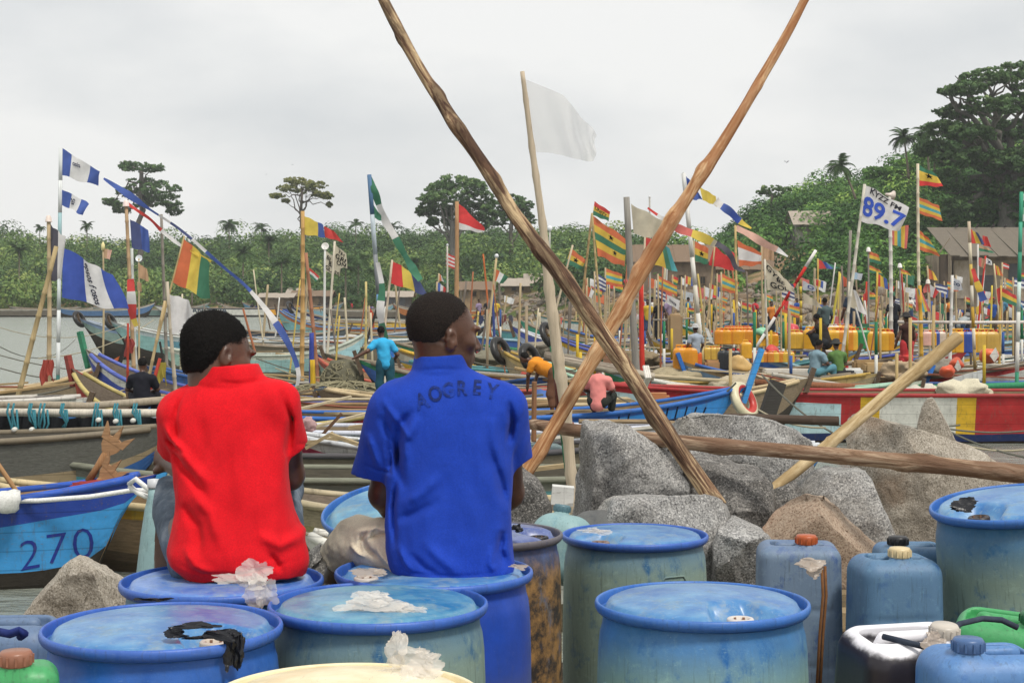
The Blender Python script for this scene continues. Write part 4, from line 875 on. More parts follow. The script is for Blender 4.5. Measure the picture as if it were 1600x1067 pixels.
for k, (x, y) in enumerate(((545, 629), (556, 623), (568, 622), (464, 640), (490, 612))):
    p = W(x, y, 35.6); solo('net_float', 'yellow float lying on the net heap', 'float', *lathe([(0.02, -0.1), (0.1, -0.06), (0.12, 0), (0.1, 0.06), (0.02, 0.1)], 10, p), mat('#d8a83a', 'plastic'), 'yellow floats on the nets', True)
# loose timber on the canoes
rp_ = random.Random(9)
for k in range(150):
    b = rp_.choice(ROWS[:30]); s = rp_.uniform(-0.7, 0.6); L = rp_.uniform(1.5, 4.5); y = rp_.uniform(-0.5, 0.5)
    z = b['sh'](s)+0.06; A = bpt(b, s, y, z+rp_.uniform(0, 0.15)); Bp = bpt(b, s+2*L/b['L'], y+rp_.uniform(-0.7, 0.7), z+rp_.uniform(0, 0.5))
    c = rp_.choice(('#b59a6c', '#a08a6a', '#cdbd9c', '#8a7a64', '#9a5a44', '#c8c4b8'))
    if k % 2: V, F = tube([A, Bp], rp_.uniform(0.035, 0.06), 7)
    else: V, F = beam(A, Bp, rp_.uniform(0.12, 0.3), 0.04)
    kd = 'spar' if k % 2 else 'plank'; lb = '%s %s laid on the %s' % (TINT[c], kd, b['short']); solo(kd, lb, kd, V, F, mat(c, 'wood'), lb)
LEFTB = [b for b in BOATS if b['cx']*FOC/b['cy']+800 < 780 and 24 < b['cy'] < 110 and b not in ROWS]
for k in range(70):
    b = rp_.choice(LEFTB); s = rp_.uniform(-0.8, 0.6); L = rp_.uniform(1.2, 3.5); y = rp_.uniform(-0.5, 0.5); z = b['sh'](s)+0.05
    A = bpt(b, s, y, z+rp_.uniform(-.1, 0.15)); Bp = bpt(b, s+2*L/b['L'], y+rp_.uniform(-0.6, 0.6), z+rp_.uniform(-.05, 0.4)); c = rp_.choice(('#b59a6c', '#a08a6a', '#cdbd9c', '#8a7a64', '#9a5a44', '#5a6a74', '#c8c4b8'))
    V, F = tube([A, A.lerp(Bp, .5)+Vector((0, 0, rp_.uniform(-.06, .06))), Bp], rp_.uniform(0.02, 0.05), 6) if k % 3 else beam(A, Bp, rp_.uniform(0.1, 0.25), 0.04)
    kd = 'spar' if k % 3 else 'plank'; lb = ' '.join(('%s %s in the %s' % (TINT[c], kd, b['root']['label'])).split()[:16]); solo(kd, lb, kd, V, F, mat(c, 'wood'), lb)
for k in range(34):
    b = rp_.choice(LEFTB+ROWS[:24]); s = rp_.uniform(-0.7, 0.7); r = rp_.uniform(.18, .45); V, F = rock_mesh((r*1.5, r, r*.8), 600+k, 3, 10, 0.2); c = rp_.choice(('#6a6658', '#8a826c', '#4a6a72', '#a89c80', '#5a4e44', '#7a8a8c', '#b8b4a8'))
    sd = 'left' if b in LEFTB else 'right'; lb = ' '.join(('%s net bundle stowed in the %s' % (TINT[c], b.get('short') or b['root']['label'])).split()[:16]); solo('net_bundle', lb, 'net', V+np.array(bpt(b, s, 0, b['sh'](s)*.85)), F, mat(c, 'rope'), lb, True)
for k, (x0, y0, x1, y1, D, w) in enumerate(((445, 672, 470, 642, 25.6, .05), (500, 683, 534, 646, 26.0, .05), (470, 692, 530, 684, 25.2, .22), (515, 678, 560, 694, 24.8, .18), (478, 700, 520, 676, 24.9, .14), (545, 668, 575, 664, 27, .2), (810, 688, 900, 668, 25, .1), (815, 735, 890, 726, 20, .12))):
    solo('plank', ['thin stick leaning beside the red sleeve', 'thin stick leaning between the two men', 'pale plank in the board filled canoe', 'short pale plank slanting down in the board filled canoe', 'plank crossing the board filled canoe', 'plank on the blue rimmed canoe', 'pale spar beside the white mast foot', 'spar near the rocks below the white mast'][k], 'plank', *beam(W(x0, y0, D), W(x1, y1, D), w, 0.05), mat('#b7a27c' if k > 1 else '#6a4a34', 'wood'))

# ------------------------------------------------------------------ flag poles, flags, streamers
FC = dict(b='#3d5fb4', B='#2750b8', n='#3c4a82', w='#e6e4e2', W='#f2f1f0', r='#d8342c', R='#e62a2a', y='#ecd04e', Y='#e8c23c', g='#2f7d5a', G='#3f8a6c', o='#e0703a', k='#26241f', c='#4fb0b8', l='#a9c4d8', t='#c9a27c', p='#e8b8a4', e='#cfc6ae', s='#c9ced6', d='#4c4a58', m='#8fc9a8', x='#d96a60')
FLAGNAMES = {}
def bamboo(p0, p1, r0, r1, m, parent, nodes=True, name='pole', n=7, bend=0.006, seed=0):
    rng = random.Random(seed+int(p0[0]*100)); a, b = Vector(p0), Vector(p1); L = (b-a).length; pts, rad = [], []
    off = Vector((rng.uniform(-1, 1), rng.uniform(-1, 1), 0))*bend*L; q = max(3, int(L/0.45)) if nodes else n
    for i in range(q+1):
        t = i/q; p = a.lerp(b, t)+off*math.sin(math.pi*t); r = r0+(r1-r0)*t
        if nodes and 0 < i < q: 
            e = (b-a).normalized()*0.02; pts += [p-e*1.5, p, p+e*1.5]; rad += [r*0.97, r*1.22, r*0.97]
        else: pts.append(p); rad.append(r)
    return obj(name, *tube(pts, rad, 7), m, parent, True)
def flag_grid(TL, TR, BR, BL, us, vs, amp, seed):
    """a rippled cloth patch between four world corners"""
    rng = random.Random(seed); ph = rng.uniform(0, 6); f1 = rng.uniform(1.6, 2.6); size = ((TR-TL).length+(BL-TL).length)/2
    def at(u, v):
        p = TL.lerp(TR, u).lerp(BL.lerp(BR, u), v)
        w = math.sin(u*f1*math.pi+ph+v*1.3)*u**0.7; w2 = math.sin(u*f1*2.3*math.pi-ph*1.7+v*3.1)*u
        e = 0.02*size*math.sin(u*11+ph+v*4)*(1 if v > 0.98 or v < 0.02 or u > 0.98 else 0)
        return p+Vector((0.015*size*w2, amp*size*(w*0.16+w2*0.07), 0.03*size*w*(0.4+v*0.6)+e))
    return at
def stripes(spec):
    cs = spec.split(',')[0]; return cs
def flag(parent, TL, TR, BR, BL, design, D, seed=0, amp=1.0, name='flag', label=None):
    """design: 'V:bwb' vertical stripes, 'H:ryg' horizontal, '|star:u,v,r' '|txt:TEXT,u,v,h,colour,rot'"""
    c = [W(*(p+(D,))) if len(p) == 2 else Vector(p) for p in (TL, TR, BR, BL)]
    at = flag_grid(*c, None, None, amp, seed)
    ops = design.split('|'); d, cs = ops[0].split(':'); n = len(cs)
    if d == 'V': nu, nv = max(2, 16//n)*n, 10
    else: nu, nv = 16, max(2, 10//n)*n
    V = [at(i/nu, j/nv) for j in range(nv+1) for i in range(nu+1)]; F, mi = [], []
    used = sorted(set(cs)); mats = [mat(FC[q], 'cloth') for q in used]
    for j in range(nv):
        for i in range(nu):
            F.append((j*(nu+1)+i, j*(nu+1)+i+1, (j+1)*(nu+1)+i+1, (j+1)*(nu+1)+i)); q = cs[i*n//nu] if d == 'V' else cs[j*n//nv]; mi.append(used.index(q))
    f = obj(name, [tuple(v) for v in V], F, mats, parent, True, mi)
    if label: f['label'] = label
    loc = Vector(parent.location); ar = (c[1]-c[0]).length/max(0.01, (c[3]-c[0]).length)
    for op in ops[1:]:
        k, a = op.split(':', 1)
        if k == 'star':
            u, v, r = [float(q) for q in a.split(',')]; vs_ = [(u, v)]+[(u+math.sin(math.pi*i/5)*r*(1 if i % 2 == 0 else 0.4)/ar, v-math.cos(math.pi*i/5)*r*(1 if i % 2 == 0 else 0.4)) for i in range(10)]
            P = [tuple(at(*q)+Vector((0, -0.02, 0))-loc) for q in vs_]; obj('star', P, [(0, i+1, (i+1) % 10+1) for i in range(10)], mat('#1c1b19', 'flat'), f, world=False)
        else:
            s, u, v, h, col, rot = a.split(','); u, v, h, rot = float(u), float(v), float(h), float(rot); tv, tf = text_mesh(s, 0.025)
            P = []
            for q in tv:
                x, y = q[0]*math.cos(rot)-q[1]*math.sin(rot), q[0]*math.sin(rot)+q[1]*math.cos(rot)
                P.append(tuple(at(min(1, max(0, u+x*h/ar)), min(1, max(0, v-y*h)))+Vector((0, -0.025, 0))-loc))
            obj('lettering', P, tf, mat(col, 'flat'), f, world=False)
    return f
def flagpole(label, bot, top, D, w, col='#b8a888', flags=(), cap=None, kind='pole', foot=0.5, nodes=None, segs=None, cat='flag pole', seed=None, name='flag_pole'):
    """pole from photo point bot up to top; its foot is carried on down into the canoe it stands in"""
    a, b = W(bot[0], bot[1], D), W(top[0], top[1], D); d = (a-b)
    if a.z > foot: a = b+d*((foot-b.z)/d.z)
    t = thing(name, label, cat, a); r = w*D/FOC/2
    sd = seed if seed is not None else int(top[0]*7+top[1])
    if segs:
        n = len(segs)
        for q, cc in enumerate(segs): bamboo(a.lerp(b, q/n), a.lerp(b, (q+1)/n), r*1.05, r, mat(cc, 'pole'), t, False, n=2, bend=0)
    else: bamboo(a, b, r*1.15, r*0.9, mat(col, 'pole'), t, nodes if nodes is not None else (D < 60), seed=sd)
    for k, fl in enumerate(flags): flag(t, *fl[:4], fl[4], fl[5] if len(fl) > 5 else D, sd+k*3)
    if cap:
        k, cc, cr = cap; rr = cr*D/FOC/2; p = b
        if k == 'ball': V, F = lathe([(0.01, -rr), (rr*0.7, -rr*0.7), (rr, 0), (rr*0.7, rr*0.7), (0.01, rr)], 12)
        elif k == 'bucket': V, F = lathe([(rr*1.15, -rr), (rr*1.05, -rr*0.8), (rr*0.85, rr*0.5), (rr*0.5, rr), (0.01, rr*1.1)], 12)
        elif k == 'bottle': V, F = lathe([(rr, -rr*2), (rr, rr), (rr*0.5, rr*1.8), (rr*0.35, rr*2.3), (0.01, rr*2.35)], 10)
        elif k == 'dish':
            V, F = lathe([(0.01, -rr*0.5), (rr*0.5, -rr*0.4), (rr*0.85, -rr*0.1), (rr, rr*0.1), (rr*0.85, -rr*0.02), (0.01, -rr*0.4)], 16)
            M = Matrix.Rotation(R(70), 3, 'X'); V = np.array([tuple(M @ Vector(v)) for v in V])
        elif k == 'horn':
            V, F = join([lathe([(rr*0.25, -rr), (rr*0.4, -rr*0.2), (rr*0.7, rr*0.4), (rr*1.1, rr*0.8), (rr*0.9, rr*0.75), (rr*0.3, -rr*0.1)], 16)]); M = Matrix.Rotation(R(100), 3, 'Y') @ Matrix.Rotation(R(-20), 3, 'X'); V = np.array([tuple(M @ Vector(v)) for v in V])
        obj({'ball': 'ball', 'bucket': 'cap', 'bottle': 'bottle_cap', 'dish': 'dish', 'horn': 'horn'}[k], V+np.array(p), F, mat(cc, 'plastic'), t, True)
    return t
def streamer(label, pts, D, w, cols, name='streamer', seed=0, parent=None):
    """a twisting ribbon through photo points; cols = colour per segment"""
    P = [W(x, y, D+dd) for x, y, dd in pts]; n = len(P); fine = []
    for i in range(n-1):
        for k in range(6):
            t = k/6; p0, p1, p2, p3 = P[max(i-1, 0)], P[i], P[i+1], P[min(i+2, n-1)]
            fine.append(0.5*((2*p1)+(p2-p0)*t+(2*p0-5*p1+4*p2-p3)*t*t+(3*p1-p0-3*p2+p3)*t**3))
    fine.append(P[-1]); V, F, mi = [], [], []; used = sorted(set(cols)); m = len(fine)
    ww = w if isinstance(w, (list, tuple)) else [w]*n
    for i, p in enumerate(fine):
        tg = (fine[min(i+1, m-1)]-fine[max(i-1, 0)]).normalized(); s = tg.cross(Vector((0, 1, 0))).normalized(); q = i/6; wi = np.interp(q, range(n), ww)*D/FOC/2; a = 0.6*math.sin(i*0.35+seed)
        dr = s*(wi*math.cos(a))+Vector((0, wi*math.sin(a), 0)); V += [tuple(p+dr), tuple(p+Vector((0, 0.02*math.sin(i), 0))), tuple(p-dr)]
    for i in range(m-1):
        for k in (0, 1): F.append((i*3+k, i*3+k+1, i*3+k+4, i*3+k+3)); mi.append(used.index(cols[min(len(cols)-1, i*len(cols)//(m-1))]))
    if parent is not None: return obj(name, V, F, [mat(FC[c], 'cloth') for c in used], parent, True, mi)
    return solo(name, label, 'streamer', V, F, [mat(FC[c], 'cloth') for c in used], None, True, mi)
def drape(label, px, py, D, wpx, hpx, hexc, seed=0, name='hanging_cloth'):
    """a cloth hung in gathered folds over a pole"""
    n, m = 26, 10; V, F = [], []; k = D/FOC; c = W(px, py, D); rng = random.Random(seed); ph = rng.uniform(0, 6); w = wpx*k; h = hpx*k
    for j in range(m):
        v = j/(m-1)
        for i in range(n):
            u = i/(n-1); g = 0.62+0.38*math.sin(min(1, v*1.4+.2)*math.pi/2)
            V.append((c.x+w*(u-.5)*g+.08*w*math.sin(v*6+ph), c.y-.05+w*(.16*math.sin(u*15+ph+v*1.5)+.10*math.sin(u*31-ph))*(.35+.65*v), c.z-h*v*(.8+.16*math.sin(u*6+ph)+.08*math.sin(u*17))))
    F = [(j*n+i, (j+1)*n+i, (j+1)*n+i+1, j*n+i+1) for j in range(m-1) for i in range(n-1)]
    return solo(name, label, 'cloth', V, F, mat(hexc, 'cloth'), None, True)

BAM = '#b9a684'
# --- left
flagpole('tall white pole with three blue and white flags at left', (90, 630), (95, 231), 40, 6, '#dfe3e2', [((96, 232), (157, 268), (150, 291), (96, 273), 'V:bWWb|txt:osis,0.42,0.3,0.2,#3a3f58,0.2'), ((97, 296), (141, 319), (130, 336), (97, 321), 'V:bWb|txt:5is,0.44,0.45,0.3,#2c3048,-1.3'), ((98, 387), (175, 428), (198, 487), (97, 464), 'V:BBWWB|txt:epsos f osos,0.52,0.52,0.13,#23283e,-1.45')], segs=['#356a64', '#dfe3e2', '#dfe3e2', '#cfd8d8', '#dfe3e2', '#9fc0c4', '#dfe3e2', '#dfe3e2'])
streamer('long blue and white ribbon streamer slanting down across the left', [(162, 279, 0), (200, 304, 0), (235, 328, .4), (272, 352, .6), (300, 374, .8), (345, 414, 1), (385, 448, 1), (425, 496, .6), (452, 540, .3), (466, 580, 0), (463, 606, 0), (454, 620, 0)], 40, [3, 13, 4, 4, 5, 6, 5, 11, 12, 7, 6, 3], 'bbbbwnnwbbbwwbbbwwbb')
flagpole('bamboo mast with cream bucket and dark drape at far left', (75, 610), (76, 342), 38, 7, BAM, [((79, 350), (101, 372), (98, 436), (80, 440), 'V:dw')], ('bucket', '#e8d8cc', 10), segs=None)
flagpole('thin leaning bamboo crossing the white pole at far left', (26, 628), (88, 385), 33, 8, '#b39f76')
flagpole('short pole with yellow bottle and tan scrap flag', (161, 455), (161, 385), 70, 3, BAM, [((162, 388), (174, 391), (172, 406), (162, 403), 'V:tp')], ('bottle', '#e8dca0', 6))
flagpole('bamboo mast with pale bucket and worn blue flag', (211, 610), (197, 318), 42, 6, '#b79a78', [((203, 342), (232, 360), (236, 394), (206, 388), 'V:nb')], ('bucket', '#ecd8d0', 10))
streamer('red and white ribbon trailing from the bucket topped mast', [(199, 318, 0), (216, 330, 0), (235, 343, .3), (252, 360, .4), (270, 375, .3), (286, 386, 0)], 42, [5, 5, 5, 6, 6, 4], 'rrrww')
flagpole('grey pole with white dish and tan scraps beside blue flag', (214, 590), (206, 388), 44, 5, '#c4c8c4', [((216, 412), (230, 420), (232, 440), (217, 434), 'V:tt'), ((214, 440), (222, 443), (221, 456), (215, 454), 'V:tt')], None)
flagpole('white round dish on short stick beside worn blue flag', (217, 430), (217, 404), 46, 3, BAM, [], ('dish', '#dfe6ea', 11))
streamer('red white and yellow cloth wound down a bamboo mast', [(204, 436, 0), (205, 460, -.1), (207, 490, 0), (213, 510, 0)], 41.5, [10, 14, 16, 6], 'rwry')
flagpole('bare grey pole right of the worn blue flag', (262, 610), (252, 335), 43, 5, '#8c867c')
t = flagpole('leaning stick with red yellow green flag at left', (262, 470), (288, 369), 36, 3, '#c0a878', [((287, 372), (330, 412), (326, 468), (270, 442), 'V:oyg')], foot=0.5)
streamer('thin yellow ribbon above the red yellow green flag', [(298, 391, 0), (312, 400, .1), (330, 409, 0)], 36, [4, 6, 4], 'yy')
flagpole('leaning split bamboo with white sheet flag behind red shirt man', (275, 615), (261, 440), 35, 6, '#b5ab98', [((264, 459), (298, 470), (312, 512), (266, 524), 'V:WW')])
flagpole('slanted bamboo leaning left beside the sheet flag', (228, 612), (258, 470), 36, 5, '#c0aa80')
drape('red cloth hung on the bamboo mast at far left', 75, 562, 32, 22, 42, '#b8402c', 1); drape('red and navy cloth tied to the bucket topped mast', 202, 529, 41, 17, 32, '#a8342c', 2); drape('dark and yellow rag hung on slanted bamboo', 254, 566, 35, 15, 40, '#b8a82e', 3)
flagpole('red painted paddle stick leaning beside the yellow rag', (238, 605), (250, 560), 34, 6, '#a83c2c')
flagpole('stick with red blade standing right of the painted prow', (199, 602), (200, 505), 36, 4, '#a8402e')
flagpole('tall bamboo with yellow blue red flag left of centre', (471, 590), (473, 330), 44, 7, '#c09a62', [((475, 337), (506, 352), (508, 371), (475, 367), 'V:yyb'), ((506, 353), (522, 362), (537, 379), (508, 371), 'V:rr')])
flagpole('reddish bamboo leaning beside the tricolour mast', (497, 605), (478, 395), 42, 6, '#a4745a')
flagpole('square yellow post beside the reddish bamboo', (489, 612), (488, 562), 37, 9, '#c8a42c', nodes=False)
flagpole('blue capped post behind the yellow post', (487, 600), (487, 520), 39, 8, '#3a4a9c', nodes=False)
flagpole('white pole with lettered white banner left of centre', (507, 540), (508, 385), 62, 4, '#d8d8d4', [((509, 392), (533, 408), (531, 432), (509, 424), 'V:ee|txt:BL-,0.3,0.3,0.22,#222222,-0.3|txt:BE,0.4,0.55,0.24,#222222,-0.2|txt:GLASS,0.45,0.85,0.22,#222222,-0.2')], ('dish', '#e6e2de', 12))
flagpole('thin pole with white banner lettered over the first', (512, 545), (523, 377), 60, 4, '#cfc6b4', [((524, 383), (541, 396), (542, 420), (522, 417), 'V:ee|txt:TH,0.55,0.2,0.2,#222222,-0.3|txt:GRI,0.5,0.5,0.26,#222222,-0.25|txt:ON,0.55,0.78,0.22,#222222,-0.2')])
flagpole('small pole with red white green flag near centre left', (478, 470), (481, 415), 90, 3, BAM, [((482, 417), (499, 432), (494, 440), (482, 430), 'H:rwg')])
flagpole('tall blue and white mast with long green streamer', (600, 575), (577, 273), 38, 7, '#8aa4c0', [((580, 316), (596, 338), (596, 346), (580, 338), 'H:gG')], segs=['#a8a294', '#b8bcbc', '#6f9ac0', '#8c9094', '#b8c4cc', '#5a7a9c'])
streamer('long green white green streamer hanging from the blue mast', [(577, 275, 0), (586, 300, 0), (592, 320, .2), (602, 345, .3), (618, 372, .4), (632, 398, .4), (645, 420, .2), (657, 438, 0)], 38, [5, 12, 11, 12, 13, 10, 14, 10], 'ggwwgGg')
streamer('limp green and white cloth winding down the blue mast foot', [(590, 410, -.1), (597, 450, 0), (594, 490, -.1), (604, 530, 0)], 37.5, [6, 10, 14, 6], 'wgwg')
flagpole('pole with red yellow blue flag over the blue shirt man', (602, 510), (613, 406), 46, 4, '#c8b8a4', [((614, 408), (654, 432), (668, 462), (611, 443), 'V:RyN'.replace('N', 'n'))])
flagpole('pole with small red and yellow rag near the light blue shirt man', (576, 520), (577, 478), 80, 3, BAM, [((578, 480), (584, 490), (586, 514), (579, 512), 'V:ro')])
flagpole('plain bamboo pole standing between the two men', (570, 582), (572, 440), 52, 4, '#c9b87e')
# --- middle
flagpole('tall bamboo with red over white flag', (712, 480), (714, 315), 70, 7, '#b08a64', [((716, 317), (757, 356), (759, 364), (716, 358), 'H:RRRw')])
flagpole('mast with red and white striped flag', (700, 480), (699, 383), 78, 3, '#c8c2b8', [((697, 395), (713, 402), (713, 421), (697, 416), 'H:rwrwrwr')], ('ball', '#d8dce0', 4))
flagpole('pole with small orange white green flag behind the striped flag', (683, 470), (686, 427), 110, 3, BAM, [((687, 428), (692, 433), (698, 442), (686, 438), 'V:owg')])
flagpole('pole with blue white red flag over the blue shirt man', (682, 475), (683, 440), 100, 3, BAM, [((684, 441), (697, 450), (696, 458), (684, 455), 'V:bwr')])
flagpole('pole with orange white green flag and white ball', (764, 510), (776, 400), 66, 4, '#c8b48a', [((774, 420), (794, 433), (786, 444), (770, 438), 'V:oWg')], ('ball', '#e8eaee', 7))
flagpole('thin orange stick in front of the green bush', (760, 455), (755, 397), 90, 3, '#c06a3a')
flagpole('pole with small white flag on the mud house shore', (786, 500), (792, 462), 100, 2.5, BAM, [((788, 462), (804, 467), (802, 476), (788, 472), 'V:WW')])
flagpole('blue and white post on the canoe behind white flag', (772, 510), (770, 455), 80, 4, '#3a4a8a')
flagpole('white ball on a thin pole above the peeled log', (860, 430), (859, 357), 110, 3, '#c4c4bc', [], ('ball', '#eceef0', 9))
flagpole('tilted pole with small black starred tricolour flag', (880, 440), (895, 383), 70, 3.5, '#cbbba0', [((892, 388), (915, 406), (908, 421), (884, 413), 'H:oYg|star:0.5,0.5,0.2')])
flagpole('leaning bamboo left of the big starred flag', (905, 520), (925, 335), 58, 4, '#a88f66', [])
flagpole('bamboo with big doubled starred flag and small lettered one', (942, 520), (925, 333), 56, 4, '#b8a274', [((929, 315), (954, 331), (951, 346), (926, 336), 'H:rYg|txt:UNITY,0.45,0.5,0.26,#222222,-0.2'), ((926, 338), (980, 374), (976, 418), (934, 399), 'H:oYgYo|star:0.52,0.28,0.09|star:0.62,0.68,0.09')])
flagpole('pole with blue and white striped flag below the starred flag', (930, 520), (929, 424), 60, 3, BAM, [((930, 426), (947, 436), (946, 456), (928, 450), 'H:nWnWnWn')])
flagpole('pole with rainbow striped flag below the starred flag', (945, 520), (946, 418), 62, 3, BAM, [((947, 420), (972, 428), (973, 449), (945, 444), 'H:oYcYo')])
flagpole('pole with little orange and white flag low by the starred mast', (916, 500), (917, 446), 66, 3, BAM, [((918, 447), (929, 455), (924, 466), (916, 462), 'V:oW')])
flagpole('thick grey post with sheer white flag', (996, 600), (979, 308), 40, 11, '#8e8a82', [((986, 319), (1042, 348), (1040, 378), (990, 366), 'V:ee')], nodes=False)
streamer('red and white bunting strung right from the sheer white flag', [(1012, 325, 0), (1030, 338, 0), (1042, 346, 0), (1062, 358, 0), (1085, 366, 0), (1108, 376, 0), (1118, 382, 0)], 42, [3, 6, 8, 14, 15, 15, 10], 'rwwxxyye')
flagpole('white capped mast peeking above the sheer flag', (1015, 350), (1015, 308), 60, 3, '#b0aca4', [], ('ball', '#d8d8d8', 4))
flagpole('red leaning board pole beside the thick grey post', (1004, 540), (1002, 440), 42, 8, '#c8382c', nodes=False)
flagpole('pole with broad red, cream and teal flag behind the crossed pole', (1005, 470), (1008, 368), 48, 3.5, '#cbbba0', [((1009, 370), (1046, 388), (1058, 424), (1006, 410), 'V:rrYYGc')])
flagpole('pole with rainbow flag right of the crossed poles', (1028, 520), (1028, 428), 60, 3, BAM, [((1029, 431), (1058, 447), (1058, 463), (1028, 452), 'H:oYcYo')])
flagpole('pole with blue white striped flag and white lettered banner', (1022, 520), (1023, 448), 64, 3, BAM, [((1024, 449), (1040, 457), (1040, 472), (1023, 466), 'H:nWnWn'), ((1042, 460), (1062, 470), (1060, 484), (1042, 474), 'V:ww|txt:lossa,0.5,0.5,0.35,#333344,-0.2')])
flagpole('red ball lollipop sign on a pole by the crossed poles', (977, 480), (978, 440), 60, 3, BAM, [], ('ball', '#d8485a', 8))
flagpole('white and blue mast with blue yellow white ribbon flag', (1102, 600), (1068, 271), 44, 7, '#d4d2c8', [((1070, 273), (1082, 287), (1098, 312), (1078, 313), 'V:bb'), ((1093, 292), (1119, 307), (1120, 323), (1098, 313), 'V:yy')], ('ball', '#c8ccc8', 4), segs=['#8a7a62', '#d2c08c', '#e0ddd4', '#d4cfc0', '#dcdad2', '#d4d2c8', '#e0ded8', '#d8d8d4'])
streamer('tail of the blue yellow ribbon flag flying right', [(1118, 314, 0), (1128, 322, 0), (1142, 332, 0), (1156, 346, 0), (1174, 357, 0)], 44, [14, 13, 13, 10, 3], 'wbBy')
flagpole('pole with starred red yellow green flag beside white mast', (1086, 450), (1084, 376), 50, 3, BAM, [((1086, 377), (1107, 388), (1106, 414), (1086, 408), 'H:oYg|star:0.5,0.5,0.16')])
flagpole('pole with plain red flag and dark streamer', (1103, 520), (1117, 382), 52, 3, '#c0a880', [((1116, 384), (1140, 404), (1147, 423), (1107, 414), 'V:RR')])
streamer('dark ribbon flying over the plain red flag', [(1118, 380, 0), (1132, 388, 0), (1143, 402, 0), (1150, 418, 0), (1164, 424, 0)], 51.6, [10, 10, 9, 7, 4], 'dd')
flagpole('pole with small red flag right of the plain red one', (1138, 430), (1135, 388), 62, 3, BAM, [((1136, 389), (1148, 396), (1150, 408), (1140, 405), 'V:RR')])
flagpole('pole with rainbow flag beside the orange banner', (1128, 540), (1127, 425), 58, 3, BAM, [((1128, 428), (1155, 441), (1152, 460), (1126, 453), 'H:oYcYo')])
flagpole('mast with orange white orange flag and long pale ribbon', (1154, 540), (1149, 352), 54, 4, '#c8b07a', [((1152, 376), (1190, 395), (1191, 414), (1155, 416), 'H:owwo')])
streamer('long pale peach ribbon over the orange white flag', [(1150, 356, 0), (1172, 367, 0), (1195, 381, 0), (1214, 390, 0), (1231, 401, 0)], 54, [9, 13, 12, 9, 3], 'pppw')
flagpole('pole with tan square flag left of the lettered banner', (1192, 470), (1190, 384), 60, 3, BAM, [((1191, 383), (1208, 386), (1210, 407), (1192, 406), 'V:tt')])
flagpole('pole with cream banner lettered GYE BE GOL', (1200, 540), (1195, 405), 48, 3.5, '#cfc8b8', [((1196, 408), (1230, 438), (1245, 458), (1199, 453), 'V:ee|txt:GYE,0.30,0.28,0.24,#2a2a2a,-0.55|txt:BE,0.55,0.5,0.22,#2a2a2a,-0.3|txt:GOL,0.45,0.8,0.24,#2a2a2a,-0.1')])
flagpole('pole with blue and white barred flag over the lettered banner', (1221, 540), (1220, 430), 50, 3, BAM, [((1221, 433), (1240, 446), (1242, 470), (1221, 464), 'H:nWnWnWnW')])
flagpole('yellow banded pole with white flag bearing an eye', (1252, 560), (1251, 436), 52, 4, '#d8c050', [((1254, 438), (1273, 448), (1275, 455), (1254, 453), 'V:ss|txt:O,0.62,0.5,0.6,#2a3a7a,0'), ((1254, 456), (1276, 470), (1284, 481), (1256, 474), 'V:ee')], segs=['#d8c050', '#8a7a4a']*7)
flagpole('long red and white boom slanting up right of centre', (1170, 562), (1275, 391), 50, 5, '#d8342c', segs=['#d8d0d8', '#d8d4d0', '#dcdad6', '#d8d4d0', '#c03028', '#c8322a', '#c8322a', '#e8e4e0'], cat='boom', name='boom_pole')
flagpole('pole with red and blue fading flag on the hill side', (1277, 520), (1278, 404), 70, 3, '#c8a85a', [((1279, 406), (1296, 412), (1314, 420), (1280, 420), 'V:rbG')])
flagpole('bare grey pole left of the 89.7 banner', (1322, 520), (1329, 360), 60, 5, '#8f8a80')
# --- right
flagpole('pole with big white banner painted 89.7', (1318, 540), (1351, 288), 46, 5, '#cfcabc', [((1351, 288), (1418, 324), (1404, 361), (1345, 346), 'V:ww|txt:KYZZ FM,0.5,0.14,0.17,#2c2c34,-0.12|txt:89.7,0.5,0.58,0.54,#3a56b4,-0.04')])
flagpole('white mast with loudspeaker horn behind the 89.7 banner', (1391, 610), (1390, 305), 52, 6, '#d4d2ca', [((1392, 357), (1419, 352), (1417, 389), (1393, 382), 'V:xYcYx')], ('horn', '#d8ccc0', 15))
flagpole('tall pole with three flags right of the 89.7 banner', (1438, 560), (1434, 256), 50, 5, '#d8cdb4', [((1435, 258), (1462, 272), (1475, 292), (1435, 290), 'H:gYYR|star:0.5,0.42,0.18'), ((1436, 308), (1468, 322), (1472, 345), (1436, 334), 'H:oYcYo'), ((1436, 359), (1450, 372), (1468, 400), (1437, 391), 'H:oYcYo')])
flagpole('pole with white cap and two red yellow green flags', (1357, 510), (1357, 390), 64, 3, '#8f8a80', [((1358, 392), (1372, 398), (1377, 413), (1358, 409), 'H:oYg'), ((1358, 414), (1374, 422), (1380, 430), (1358, 425), 'H:oYg')], ('bucket', '#eee8e2', 7))
flagpole('yellow pole with red yellow blue flag under the 89.7 banner', (1368, 540), (1371, 425), 56, 3.5, '#d0b050', [((1371, 427), (1385, 436), (1388, 452), (1370, 446), 'V:rYb'), ((1388, 442), (1398, 448), (1396, 455), (1388, 452), 'V:rr')])
flagpole('pole with small red yellow flag left of the yellow pole', (1313, 520), (1314, 428), 62, 3, BAM, [((1315, 430), (1322, 434), (1325, 449), (1315, 447), 'V:ro')])
flagpole('leaning yellow pole left of the pale blue flag', (1298, 520), (1313, 427), 60, 4, '#cfc04e')
flagpole('pole with pale blue white flag below the 89.7 banner', (1332, 500), (1332, 423), 62, 3, BAM, [((1333, 425), (1348, 428), (1346, 438), (1333, 436), 'V:ls')])
flagpole('pole with big white cloth hanging right of centre', (1322, 560), (1327, 440), 48, 4, '#cbc3b2', [((1328, 450), (1338, 455), (1356, 494), (1326, 478), 'V:ew')])
